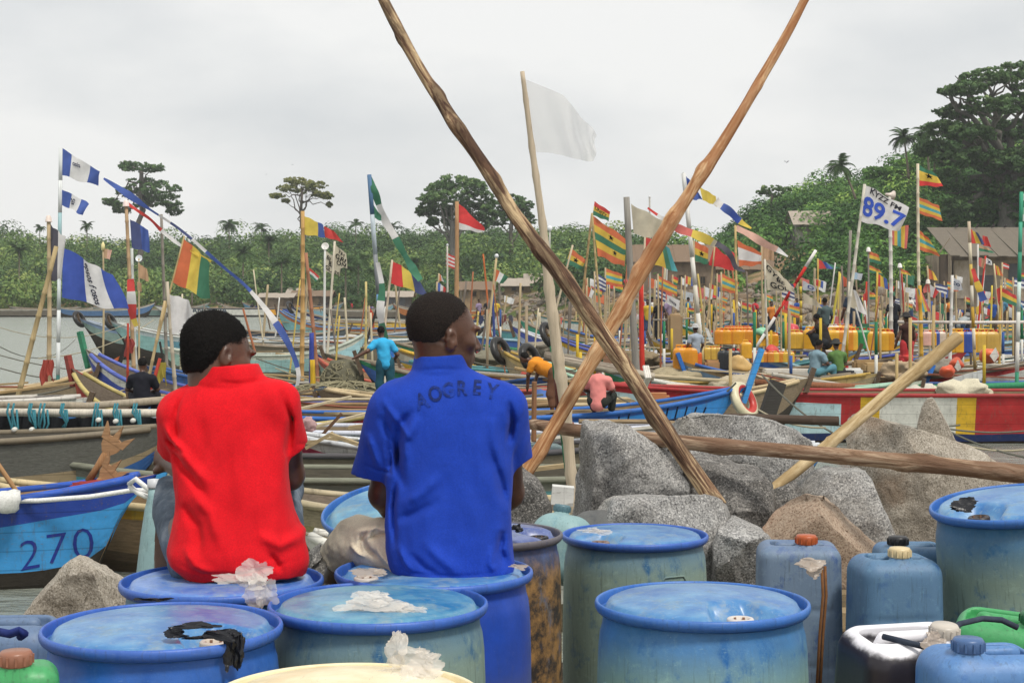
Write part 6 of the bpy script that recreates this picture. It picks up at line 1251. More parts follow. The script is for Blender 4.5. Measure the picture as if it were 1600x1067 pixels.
bird(1229, 254, 120, 9, 'dark gull flying above the hill shoulder'); bird(457, 258, 140, 4, 'tiny bird high above the umbrella tree'); bird(416, 273, 140, 3, 'tiny bird left above the umbrella tree')

# ------------------------------------------------------------------ the riprap rocks
GR_GREY = granite('grey_granite', (0.08, 0.08, 0.082), (0.31, 0.307, 0.30), (0.72, 0.71, 0.68), rgb('#77705f'), 1.0, 0.3)
GR_DARK = granite('dark_granite', (0.04, 0.038, 0.037), (0.15, 0.145, 0.138), (0.48, 0.46, 0.43), rgb('#3f362c'), 1.0, 0.55)
GR_TAN = granite('tan_granite', (0.16, 0.14, 0.11), (0.40, 0.36, 0.30), (0.68, 0.63, 0.55), rgb('#84664a'), 1.1, 0.35)
GR_BROWN = granite('brown_granite', (0.18, 0.12, 0.08), (0.42, 0.32, 0.24), (0.50, 0.42, 0.33), rgb('#8a4e30'), 0.9, 0.5)
def hull_mesh(pts, D, seed, back=0.45, amp=0.022, down=None, shrink=0.82):
    """convex boulder through photo-measured points (px, py[, depth offset]); edges worn and surface roughened"""
    P = []; cx = sum(p[0] for p in pts)/len(pts); cyy = sum(p[1] for p in pts)/len(pts); pts = [(cx+(p[0]-cx)*1.09, cyy+(p[1]-cyy)*1.07)+tuple(p[2:]) for p in pts]
    for p in pts:
        P.append(W(p[0], p[1], D+(p[2] if len(p) > 2 else 0.0)))
        if len(p) < 3: P.append(W(cx+(p[0]-cx)*shrink, cyy+(p[1]-cyy)*shrink, D+back)); P.append(W(cx+(p[0]-cx)*0.95, cyy+(p[1]-cyy)*0.95, D-0.06))
    if down:
        for p in pts:
            if p[1] > cyy: P.append(W(cx+(p[0]-cx)*1.02, p[1]+down, D)); P.append(W(cx+(p[0]-cx)*0.95, p[1]+down, D+back))
    bm = bmesh.new(); vs_ = [bm.verts.new(p) for p in P]; r = bmesh.ops.convex_hull(bm, input=vs_)
    bmesh.ops.delete(bm, geom=[g for g in set(r['geom_interior']+r['geom_unused']) if isinstance(g, bmesh.types.BMVert)], context='VERTS')
    bmesh.ops.triangulate(bm, faces=bm.faces)
    for _ in range(8):
        lg = [e for e in bm.edges if e.calc_length() > 0.026]
        if not lg: break
        bmesh.ops.subdivide_edges(bm, edges=lg, cuts=1, use_grid_fill=False); bmesh.ops.triangulate(bm, faces=[f for f in bm.faces if len(f.verts) > 3])
    for _ in range(1): bmesh.ops.smooth_vert(bm, verts=bm.verts, factor=0.5, use_axis_x=True, use_axis_y=True, use_axis_z=True)
    bm.normal_update(); V = np.array([v.co[:] for v in bm.verts]); Nn = np.array([v.normal[:] for v in bm.verts]); bm.verts.index_update(); F = np.array([[v.index for v in f.verts] for f in bm.faces]); bm.free()
    rng = np.random.default_rng(seed+40); c0 = V.mean(0)
    for _ in range(16):                                            # split faces: flat facets knocked off the corners
        nn = rng.normal(size=3); nn[1] -= 0.5; nn /= np.linalg.norm(nn); h = (V-c0) @ nn; lim = h.max()-rng.uniform(.02, .085)*(h.max()-h.min()); ov = np.maximum(h-lim, 0); V = V-ov[:, None]*nn*0.96
    d = amp*0.55*fbm(V*3.6+seed, seed, 4)+amp*0.35*fbm(V*14+seed, seed+3, 3)+amp*0.3*np.abs(fbm(V*9+seed*3, seed+5, 3))
    ch = fbm(V*2.3+seed*2, seed+8, 2); d += np.where(ch > 0.35, -amp*0.8, 0)*np.clip((ch-0.35)*6, 0, 1)      # chipped hollows
    return V+Nn*d[:, None], F
def near_rock(label, m, hulls):
    V, F = join([hull_mesh(*h[:3], **h[3]) for h in hulls]); o = solo('rock', label, 'rock', V, F, m, None, True); o.data.set_sharp_from_angle(angle=R(24)); return o
near_rock('big grey granite rock left of the leaning pole foot', GR_GREY, [([(901, 676), (912, 663), (949, 661), (981, 668), (1005, 690), (1036, 700), (1090, 772), (977, 800), (890, 800), (887, 757), (899, 722), (955, 695, -.14), (935, 738, -.16), (1005, 738, -.14)], 7.65, 1, dict(down=200))])
near_rock('dark broken rock face right of the leaning pole foot', GR_DARK, [([(1070, 706), (1106, 704), (1174, 706), (1207, 756), (1195, 791), (1168, 808), (1089, 790), (1140, 745, -.12)], 7.55, 2, dict(down=220, amp=.03))])
near_rock('broad grey rock behind the horizontal log', GR_GREY, [([(1036, 668), (1062, 652), (1086, 645), (1116, 647), (1143, 657), (1166, 651), (1200, 655), (1236, 672), (1260, 690), (1262, 740), (1040, 740), (1110, 680, -.1)], 8.7, 3, dict(down=150))])
near_rock('flat topped speckled rock under the leaning pole foot', GR_GREY, [([(938, 800), (950, 783), (964, 776), (1086, 774), (1116, 779), (1146, 802), (1150, 860), (1120, 885), (960, 885), (1040, 800, -.16)], 7.0, 4, dict(down=120, amp=.014))])
near_rock('small pointed speckled rock beside the flat topped one', GR_GREY, [([(1106, 860), (1118, 830), (1148, 801), (1186, 826), (1198, 842), (1184, 892), (1110, 892), (1150, 840, -.12)], 6.85, 5, dict(down=60, amp=.014))])
near_rock('pale tan boulder with a horn, behind the log', GR_TAN, [([(1329, 682), (1332, 658), (1351, 647), (1386, 646), (1437, 655), (1490, 690), (1534, 714), (1575, 742), (1590, 800), (1462, 845), (1399, 848), (1368, 786), (1342, 728), (1420, 720, -.2), (1480, 780, -.2)], 8.6, 6, dict(down=120, amp=.016)), ([(1436, 668), (1443, 640), (1450, 626), (1458, 624), (1465, 632), (1477, 655), (1492, 692), (1500, 720), (1440, 720)], 8.62, 7, dict(amp=.01, back=.25))])
near_rock('grey slab leaning against the horned boulder', GR_GREY, [([(1238, 757), (1292, 722), (1332, 722), (1352, 736), (1370, 800), (1398, 846), (1380, 880), (1300, 880), (1330, 780, -.12)], 7.85, 8, dict(down=150, amp=.012))])
near_rock('rusty brown rock in front of the grey slab', GR_BROWN, [([(1198, 826), (1230, 783), (1258, 770), (1286, 776), (1336, 824), (1372, 862), (1380, 895), (1210, 895), (1270, 810, -.14)], 7.35, 9, dict(down=130, amp=.018))])
near_rock('dark rock in the gap under the bamboo foot', GR_DARK, [([(1188, 800), (1205, 770), (1240, 748), (1252, 772), (1225, 800), (1200, 836)], 7.8, 10, dict(down=160))])
near_rock('brown rough rock under the bow of canoe 270', GR_BROWN if False else GR_TAN, [([(44, 962), (78, 930), (98, 894), (114, 880), (135, 870), (160, 872), (181, 888), (196, 902), (205, 960), (60, 985), (140, 905, -.14), (165, 895, -.05)], 6.3, 11, dict(down=120, amp=.026))])
near_rock('small dark rock beside the blue shirt man', GR_DARK, [([(796, 735), (815, 730), (838, 748), (848, 774), (860, 792), (856, 812), (796, 815)], 7.2, 12, dict(down=130))])
near_rock('low rock between the two drums at left', GR_DARK, [([(478, 880), (486, 852), (500, 846), (520, 870), (520, 905), (480, 905)], 6.6, 13, dict(down=100))])
rk = random.Random(3)
for k in range(26):                                           # smaller stones filling the bank
    px = rk.uniform(780, 1700); D = rk.uniform(8.2, 11.5); x = (px-800)*D/FOC; z = float(quayz(np.array(x), np.array(D))); r = rk.uniform(0.22, 0.5)
    if z < -0.4: continue
    V, F = rock_mesh((r, r*.9, r*.75), 500+k, 4, 12, 0.06); solo('rock', 'smaller %s stone low in the bank behind the big rocks' % ('grey', 'tan', 'dark')[k % 3], 'rock', V+np.array((x, D, z+0.05)), F, (GR_GREY, GR_TAN, GR_DARK)[k % 3], 'smaller %s bank stones' % ('grey', 'tan', 'dark')[k % 3], True)

# ------------------------------------------------------------------ poles and logs in front
def wood_mat(name, dark, mid_, light, red=None, sc=1.0):
    n = N(name); f = n.noise(n.coords((16*sc, 16*sc, 1.0)), 2.2, 7, 0.7, 0.7); g = n.noise(n.coords((3, 3, 0.8)), 2.0, 5, 0.65); h = n.noise(n.coords((40, 40, 3)), 3, 4, 0.7)
    col = n.ramp(f, [(0.36, dark), (0.46, mid_), (0.58, light)]); patch = n.ramp(g, [(0.47, (0, 0, 0)), (0.54, (1, 1, 1))])
    col = n.mix(n.math('MULTIPLY', patch, 0.7), col, red or tuple(x*0.45 for x in mid_)); col = n.mix(n.math('MULTIPLY', h, 0.35), col, dark)
    return n.bsdf(col, 0.75, 0.2, n.bump(h, 0.35, 0.006, n.bump(f, 0.6, 0.015)))
W_BARK = wood_mat('half_peeled_bark', rgb('#33231c'), rgb('#7d5f49'), rgb('#d2b890'), rgb('#3c2a22'))
W_PEEL = wood_mat('peeled_orange_wood', rgb('#7a4c30'), rgb('#b98a5e'), rgb('#e2c096'), rgb('#9a6642'))
W_LOG = wood_mat('reddish_log', rgb('#54402f'), rgb('#94775f'), rgb('#c2a98f'), rgb('#775a48'))
W_BAM = wood_mat('yellow_bamboo', rgb('#85704c'), rgb('#b59d74'), rgb('#d2be98'), rgb('#98805a'), 0.6)
W_GREY = wood_mat('silvered_wood', rgb('#5f564c'), rgb('#968a7c'), rgb('#c4baa8'))
def wood_pole(name, label, pts, m, seed=0, knots=9, rough=0.05, seg=22, nodes=(), cat='pole', sharp=False):
    """pts: (px, py, width px, D) from one end to the other; built along its own z so the grain follows it"""
    C = [W(p[0], p[1], p[3]) for p in pts]; rad = [p[2]*p[3]/FOC/2 for p in pts]; A, B = C[0], C[-1]
    q = Vector((0, 0, 1)).rotation_difference((B-A).normalized()); qi = q.inverted(); Lc = [qi @ (c-A) for c in C]; L = (B-A).length
    rng = np.random.default_rng(seed); n = max(40, int(L/0.02)); zs = np.linspace(0, L, n); lz = np.array([c.z for c in Lc]); o = np.argsort(lz)
    def sm(a):
        y = np.interp(zs, lz[o], np.array(a)[o]); k = np.hanning(13); k /= k.sum(); return np.convolve(np.pad(y, 6, mode='edge'), k, 'valid')
    X, Y, Rr = sm([c.x for c in Lc]), sm([c.y for c in Lc]), sm(rad)
    a = np.linspace(0, 2*math.pi, seg, endpoint=False); ZZ, AA = np.meshgrid(zs, a, indexing='ij')
    r0 = Rr[:, None]*np.ones_like(AA); P = np.stack([np.cos(AA)*1.2, np.sin(AA)*1.2, ZZ*3.0], -1)
    r = r0*(1+rough*fbm(P+seed, seed, 4)+rough*0.5*fbm(P*np.array((3, 3, 1.2))+9, seed+3, 3))
    for k in range(knots):
        kz, ka = rng.uniform(0.05, 0.95)*L, rng.uniform(0, 6.28); w = rng.uniform(0.025, 0.05); d = ((ZZ-kz)/w)**2+((np.angle(np.exp(1j*(AA-ka))))/0.55)**2
        r += r0*(0.42*np.exp(-d)-0.38*np.exp(-d*6)); r += r0*0.06*np.exp(-((ZZ-kz)/0.07)**2)
    for t in nodes: r += r0*(0.16*np.exp(-((ZZ-t*L)/0.010)**2)-0.10*np.exp(-((ZZ-t*L-0.012)/0.006)**2))
    V = np.stack([X[:, None]+r*np.cos(AA), Y[:, None]+r*np.sin(AA), ZZ], -1).reshape(-1, 3)
    F = [(i*seg+k, i*seg+(k+1) % seg, (i+1)*seg+(k+1) % seg, (i+1)*seg+k) for i in range(n-1) for k in range(seg)]+[tuple(reversed(range(seg))), tuple((n-1)*seg+k for k in range(seg))]
    ob = obj(name, V, F, m, None, True); ob.location = A; ob.rotation_mode = 'QUATERNION'; ob.rotation_quaternion = q
    return setp(ob, label, cat)
def dl(pts, d0, d1):
    n = len(pts)-1; return [(p[0], p[1], p[2], d0+(d1-d0)*i/n) for i, p in enumerate(pts)]
P1 = [(1122, 792, 28.9), (1108, 772, 28.1), (1065, 708, 25.8), (1025, 650, 25.8), (985, 585, 25.1), (940, 520, 25.1), (900, 462, 25.8), (868, 418, 24.3), (838, 382, 24.3), (800, 330, 21.3), (770, 280, 21.3), (735, 228, 19.8), (705, 187, 22.0), (690, 160, 18.2), (668, 128, 17.5), (640, 80, 17.5), (619, 40, 16.7), (594, -10, 14.4), (570, -60, 13.7)]
wood_pole('leaning_pole', 'dark knotty pole with bark patches leaning from upper left', dl(P1, 7.1, 8.2), W_BARK, 3, 16, 0.07, 26)
P2 = [(790, 794, 19.4), (800, 778, 19.4), (835, 715, 20.9), (870, 660, 21.6), (900, 605, 22.3), (945, 530, 23.0), (985, 455, 22.3), (1010, 410, 21.6), (1050, 345, 20.2), (1095, 275, 18.7), (1125, 230, 18.0), (1165, 165, 15.8), (1185, 130, 15.1), (1215, 80, 13.7), (1240, 35, 13.0), (1262, -10, 12.2), (1290, -60, 11.5)]
wood_pole('leaning_pole', 'peeled orange brown pole leaning from upper right', dl(P2, 7.5, 8.1), W_PEEL, 8, 22, 0.05, 26)
P3 = [(826, 663, 12.6), (834, 663, 17.6), (890, 671, 20.2), (990, 683, 21.4), (1100, 694, 22.7), (1220, 704, 23.3), (1350, 716, 24.6), (1480, 728, 26.5), (1620, 743, 30.2)]
wood_pole('fallen_log', 'long reddish log lying across the rocks', dl(P3, 8.15, 6.9), W_LOG, 5, 7, 0.05, 26, cat='log')
P4 = [(1196, 776, 15.4), (1206, 766, 18.2), (1300, 690, 18.9), (1395, 610, 19.6), (1497, 527, 20.3)]
wood_pole('bamboo_pole', 'thick yellow bamboo pole propped against the horned boulder', dl(P4, 7.75, 8.35), W_BAM, 6, 0, 0.012, 24, (0.16, 0.36, 0.62, 0.83))
mast = thing('flag_mast', 'tall pale bamboo mast with sheer white flag at centre', 'flag mast', W(905, 860, 12.4))
pts = [W(x, y, 12.4) for x, y in ((905, 860), (892, 740), (884, 640), (872, 560), (858, 450), (848, 350), (831, 230), (816, 112))]; rad = [w*12.4/FOC/2 for w in (17, 17, 18, 18, 16, 12, 9.5, 7)]
fp, fr_ = [], []
for i in range(len(pts)-1):
    for k in range(8):
        t = k/8; fp.append(pts[i].lerp(pts[i+1], t)); rr0 = rad[i]+(rad[i+1]-rad[i])*t; fr_.append(rr0*(1.16 if k in (0, 5) else 0.98))
fp.append(pts[-1]); fr_.append(rad[-1]); obj('pole', *tube(fp, fr_, 12), mat('#c0b19a', 'pole'), mast, True)
def sheer(hexc):
    n = N('sheer_white_cloth'); f = n.noise(n.coords(), 3, 5); c = rgb(hexc); m = n.bsdf(n.mix(f, tuple(x*0.85 for x in c), c), 0.9, 0.05, n.bump(n.noise(n.coords(), 14, 4), 0.3, 0.02), transl=0.62); o_ = n.out.inputs[0].links[0].from_socket; tr = n.n('ShaderNodeBsdfTransparent'); mx_ = n.n('ShaderNodeMixShader'); mx_.inputs[0].default_value = 0.45; n.l(o_, mx_.inputs[1]); n.l(tr.outputs[0], mx_.inputs[2]); n.l(mx_.outputs[0], n.out.inputs[0]); return m
def white_flag():
    us, vs2 = 26, 18; top = [(820, 124), (850, 136), (880, 149), (895, 168), (908, 186), (925, 200), (932, 212)]; bot = [(838, 238), (858, 239), (878, 243), (895, 248), (908, 250), (918, 253), (928, 252)]; V = []
    def ip(L, t): k = min(len(L)-2, int(t*(len(L)-1))); s = t*(len(L)-1)-k; return L[k][0]+(L[k+1][0]-L[k][0])*s, L[k][1]+(L[k+1][1]-L[k][1])*s
    for j in range(vs2+1):
        for i in range(us+1):
            u, v = i/us, j/vs2; a, b = ip(top, u), ip(bot, u); x, y = a[0]+(b[0]-a[0])*v+2.5*math.sin(v*7+u*3)*u, a[1]+(b[1]-a[1])*v
            V.append(tuple(W(x, y, 12.4+0.10*math.sin(u*8+v*2.2)*u**0.7+0.05*math.sin(u*19-v*5)*u)))
    F = [(j*(us+1)+i, j*(us+1)+i+1, (j+1)*(us+1)+i+1, (j+1)*(us+1)+i) for j in range(vs2) for i in range(us)]
    obj('flag', V, F, sheer('#f8f7f5'), mast, True)
white_flag()
flagpole('painted post banded green, red and yellow beside the pale mast', (897, 800), (866, 540), 13.4, 14, '#2f7d50', segs=['#2c6a4a', '#2c6a4a', '#c8a42c', '#d8d0c0', '#6a2c24', '#2c6a4a', '#2c6a4a', '#5a2a22', '#2f7a54'], cat='post', name='painted_post')
wood_pole('lashed_spar', 'grey spar lashed across the pale mast', [(850, 556, 13, 13.2), (900, 566, 15, 13.2), (960, 577, 14, 13.2), (1022, 589, 12, 13.2)], W_GREY, 7, 4, 0.08, 14, cat='spar')
solo('lashing', 'white rope lashing at the right end of the grey spar', 'rope', *join([tube([W(1006+k*3, 572, 13.1), W(1010+k*3, 590, 13.0), W(1004+k*3, 604, 13.1)], 0.012, 5) for k in range(3)]), mat('#d8d4cc', 'rope'))
wood_pole('upright_stake', 'square brown stake standing right of the blue shirt man', [(834, 690, 8, 22), (835, 596, 8, 22)], mat('#8a6448', 'pole'), 3, 0, 0.02, 8, cat='stake')
wood_pole('mooring_boom', 'dark boom jutting behind the rocks towards the panelled canoe', [(1130, 652, 14, 28), (1310, 658, 15, 28)], mat('#4a3c32', 'pole'), 5, 2, 0.05, 12, cat='boom')
for k, (x0, y0, x1, y1, D, w, c, lab) in enumerate(((1098, 892, 1190, 893, 7.6, .1, '#d6d2c8', 'white painted timber lying behind the drums'), (1300, 903, 1345, 905, 7.5, .1, '#a8343c', 'red painted timber end between the canisters'), (1290, 945, 1360, 946, 7.2, .12, '#8a7a60', 'weathered plank lying between the canisters'), (1290, 968, 1350, 966, 7.0, .08, '#a08c6c', 'lower plank lying between the canisters'), (862, 772, 896, 775, 10.5, .12, '#d4d4d0', 'white timber end beside the small dark rock'))):
    solo('timber', lab, 'timber', *beam(W(x0, y0, D), W(x1, y1, D), 0.12, w), mat(c, 'paint'))
# net rack over the grey canoe at left: two rails, hanging lines, floats
rack = thing('net_rack', 'two bamboo rails with hanging blue lines and white floats', 'net rack', W(120, 700, 23.6))
obj('rail', *tube([W(-60, 633, 23.6), W(60, 632, 23.6), W(140, 634, 23.6), W(290, 622, 23.6)], 0.055, 9), mat('#a39886', 'pole'), rack, True)
obj('rail', *tube([W(-60, 643, 23.5), W(100, 645, 23.5), W(290, 645, 23.5)], 0.06, 9), mat('#cfc8ba', 'pole'), rack, True)
for x in (-50, 285): obj('upright', *tube([W(x, 740, 23.6), W(x, 618, 23.6)], 0.06, 8), mat('#8a7d6a', 'pole'), rack, True)
rl = random.Random(5)
for k, x in enumerate((14, 22, 47, 50, 64, 70, 97, 100, 150, 154, 180, 184, 210, 214)):
    L = rl.uniform(18, 48); obj('hanging_line', *tube([W(x, 630, 23.4), W(x-3, 644, 23.35), W(x+rl.uniform(-8, 8), 645+L*.6, 23.35), W(x+rl.uniform(-4, 6), 645+L, 23.4), W(x+6, 648+L*.4, 23.35), W(x+4, 640, 23.4)], 0.016, 5), mat('#3f7f8c', 'rope'), rack, True)
for x, y in ((23, 671), (50, 671), (154, 656), (181, 658), (208, 657)):
    p = W(x, y, 23.3); M = Matrix.Rotation(R(90), 3, 'X'); V, F = lathe([(0.012, -0.05), (0.034, -0.045), (0.038, 0), (0.034, 0.045), (0.012, 0.05)], 14); obj('float', np.array([tuple(M @ Vector(v)) for v in V])+np.array(p), F, mat('#dcdcd4', 'plastic'), rack, True)
def black_net():
    V = []; n, m = 40, 8
    for i in range(n):
        for j in range(m):
            u, v = i/(n-1), j/(m-1); p = W(-70+330*u, 648+44*v+6*math.sin(u*14), 24.1); V.append((p.x, p.y+0.12*math.sin(u*46+v*2)+0.08*math.sin(u*91), p.z))
    solo('black_net', 'black fishing net hanging under the bamboo rails', 'net', V, [(i*m+j, (i+1)*m+j, (i+1)*m+j+1, i*m+j+1) for i in range(n-1) for j in range(m-1)], mat('#1e2024', 'rope'), None, True)
black_net()
# carved three-pronged paddles standing in canoe 270
def prong_paddle(label, a, b, D, s):
    A, B = W(*a, D), W(*b, D); d = (B-A).normalized(); sd = d.cross(Vector((0, 1, 0))).normalized(); k = s*D/FOC
    t = thing('pronged_paddle', label, 'paddle', A); obj('shaft', *tube([A, A.lerp(B, .5), B], [0.045, 0.04, 0.05], 9), mat('#9c7450', 'pole'), t, True)
    o2 = [(0, -.16), (.22, -.32), (.55, -.40), (.68, 0), (.55, .40), (.22, .32), (0, .16)]; n = len(o2)
    V = [tuple(B+d*(x*k)+sd*(y*k)+Vector((0, q, 0))) for q in (-0.03, 0.03) for x, y in o2]; F = [tuple(range(n)), tuple(range(2*n-1, n-1, -1))]+[(i, n+i, n+(i+1) % n, (i+1) % n) for i in range(n)]
    obj('blade', V, F, mat('#b58a62', 'wood'), t)
    for y in (-.34, 0, .34):
        e = 1.0+.14*(y == 0); q = [(.42, y*.85-.15), (.42, y*.85+.15), (.72, y*1.2+.10), (e, y*1.7), (.72, y*1.2-.10)]; V = [tuple(B+d*(a*k)+sd*(b_*k)+Vector((0, c, 0))) for c in (-0.034, 0.026) for a, b_ in q]
        obj('prong', V, [tuple(range(5)), tuple(range(9, 4, -1))]+[(i, 5+i, 5+(i+1) % 5, (i+1) % 5) for i in range(5)], mat('#b58a62', 'wood'), t)
prong_paddle('taller carved three pronged wooden paddle in canoe 270', (138, 752), (166, 708), 18.9, 44); prong_paddle('lower carved three pronged wooden paddle in canoe 270', (136, 772), (160, 748), 18.8, 38)
wood_pole('canoe_pole', 'brown pole leaning in canoe 270 at left edge', [(48, 800, 7, 18.9), (-8, 718, 8, 18.9)], mat('#a9845c', 'pole'), 2, 0, 0.03, 10, cat='pole')
solo('tie_rope', 'white rope tied along canoe 270 and round its stem', 'rope', *join([tube([W(-10, 783, 18.2), W(60, 782, 18.1), W(140, 776, 18.1), W(205, 766, 18.1), W(236, 766, 18.0)], 0.028, 7), tube([W(202, 756, 18.0), W(212, 748, 17.9), W(232, 764, 17.9), W(236, 776, 18.0), W(215, 770, 18.0), W(202, 758, 18.0)], 0.03, 7), tube([W(204, 762, 18.0), W(220, 772, 17.9), W(236, 780, 18.0)], 0.026, 7)]), mat('#e4e4e2', 'rope'), None, True)
V, F = rock_mesh((.16, .14, .14), 77, 3, 8, .2); solo('rope_knot', 'bundle of white rope at left edge of canoe 270', 'rope', V+np.array(W(6, 782, 18.0)), F, mat('#d8d8d4', 'rope'), None, True)
solo('red_cloth', 'red cloth on the foredeck of canoe 270', 'cloth', *(lambda v, f: (v*np.array((.42, .2, .09))+np.array(W(172, 762, 18.8)), f))(*rock_mesh((1, 1, 1), 78, 4, 9, .2)), mat('#b42c30', 'cloth'), None, True)
V, F = rock_mesh((.15, .13, .14), 79, 4, 9, .4); solo('pink_cloth', 'pink and white cloth heap beside the red sleeve', 'cloth', V+np.array(W(478, 664, 26)), F, mat('#dcb8b8', 'cloth'), None, True)

# ------------------------------------------------------------------ drums, canisters, bags
def drum_mat(name, hexc, grime, amt=0.6, clean=0.78, brown=None):
    """blue plastic, rubbed and filmed with dried salt and dirt below the rim"""
    n = N(name); v = n.coords(); c = rgb(hexc); g = rgb(grime)
    sx = n.n('ShaderNodeSeparateXYZ'); n.l(v, sx.inputs[0])
    a = n.noise(v, 7.5, 8, 0.72); b = n.noise(n.coords((3.5, 3.5, 1.6)), 3.4, 8, 0.74); f = n.noise(n.coords((1, 1, 1)), 38, 5, 0.75); s = n.noise(n.coords((30, 30, 2)), 3.5, 5, 0.7)
    body = n.math('SMOOTH_MIN', 1.0, 1.0) if False else n.ramp(sx.outputs['Z'], [(clean*0.86, (1, 1, 1)), (clean, (0.25, 0.25, 0.25)), (min(0.99, clean+0.1), (0.1, 0.1, 0.1))])
    m = n.math('ADD', n.math('MULTIPLY', a, 0.7), n.math('MULTIPLY', b, 0.45)); m = n.ramp(m, [(0.42, (0, 0, 0)), (0.55, (1, 1, 1))])
    col = n.mix(n.ramp(a, [(0.3, (0, 0, 0)), (0.7, (1, 1, 1))]), tuple(x*0.72 for x in c), tuple(min(1, x*1.15) for x in c))
    k = n.math('MULTIPLY', n.math('MULTIPLY', m, body), amt); col = n.mix(k, col, g)
    sp = n.ramp(f, [(0.54, (0, 0, 0)), (0.72, (1, 1, 1))]); col = n.mix(n.math('MULTIPLY', n.math('MULTIPLY', sp, body), 0.6*amt), col, tuple(min(1, x*1.5) for x in g))
    st = n.ramp(s, [(0.55, (0, 0, 0)), (0.66, (1, 1, 1))]); col = n.mix(n.math('MULTIPLY', n.math('MULTIPLY', st, body), 0.5), col, tuple(x*0.35 for x in g))
    sc_ = n.ramp(n.noise(n.coords((1.5, 60, 60), (0.9, 0.5, 0.4)), 4, 4, 0.7), [(0.66, (0, 0, 0)), (0.70, (1, 1, 1))]); col = n.mix(n.math('MULTIPLY', sc_, 0.4), col, tuple(min(1, x*1.3+.12) for x in g))
    if brown: col = n.mix(n.math('MULTIPLY', n.ramp(b, [(0.38, (0, 0, 0)), (0.48, (1, 1, 1))]), n.math('MULTIPLY', body, 0.95)), col, n.mix(n.ramp(n.noise(v, 9, 7, 0.75), [(0.42, (0, 0, 0)), (0.58, (1, 1, 1))]), (0.02, 0.015, 0.012), rgb(brown)))
    return n.bsdf(col, n.math('ADD', n.math('MULTIPLY', k, 0.3), 0.34), 0.45, n.bump(f, 0.08, 0.004, n.bump(a, 0.12, 0.02)))
def lid_mat(name, hexc, pale):
    n = N(name); v = n.coords(); c, p = rgb(hexc), rgb(pale); a = n.noise(v, 4.5, 6, 0.65); f = n.noise(v, 60, 4, 0.7); s = n.noise(n.coords((3, 22, 3), (0, 0, 0.6)), 4, 4, 0.7)
    col = n.mix(n.ramp(a, [(0.38, (0, 0, 0)), (0.62, (1, 1, 1))]), c, p); col = n.mix(n.math('MULTIPLY', n.ramp(s, [(0.62, (0, 0, 0)), (0.68, (1, 1, 1))]), 0.4), col, tuple(min(1, x*1.6+0.05) for x in p))
    col = n.mix(n.math('MULTIPLY', n.ramp(f, [(0.55, (0, 0, 0)), (0.7, (1, 1, 1))]), 0.4), col, rgb('#9aa6a8'))
    sc_ = n.ramp(n.noise(n.coords((2, 70, 70), (0.2, 0.3, 1.1)), 3, 4, 0.7), [(0.64, (0, 0, 0)), (0.69, (1, 1, 1))]); col = n.mix(n.math('MULTIPLY', sc_, 0.5), col, (0.5, 0.58, 0.62)); du = n.ramp(n.noise(v, 11, 6, 0.75), [(0.52, (0, 0, 0)), (0.66, (1, 1, 1))]); col = n.mix(n.math('MULTIPLY', du, 0.5), col, rgb('#8e9894'))
    return n.bsdf(col, n.math('ADD', n.math('MULTIPLY', du, 0.3), 0.3), 0.5, n.bump(f, 0.08, 0.003))
RIMW = None
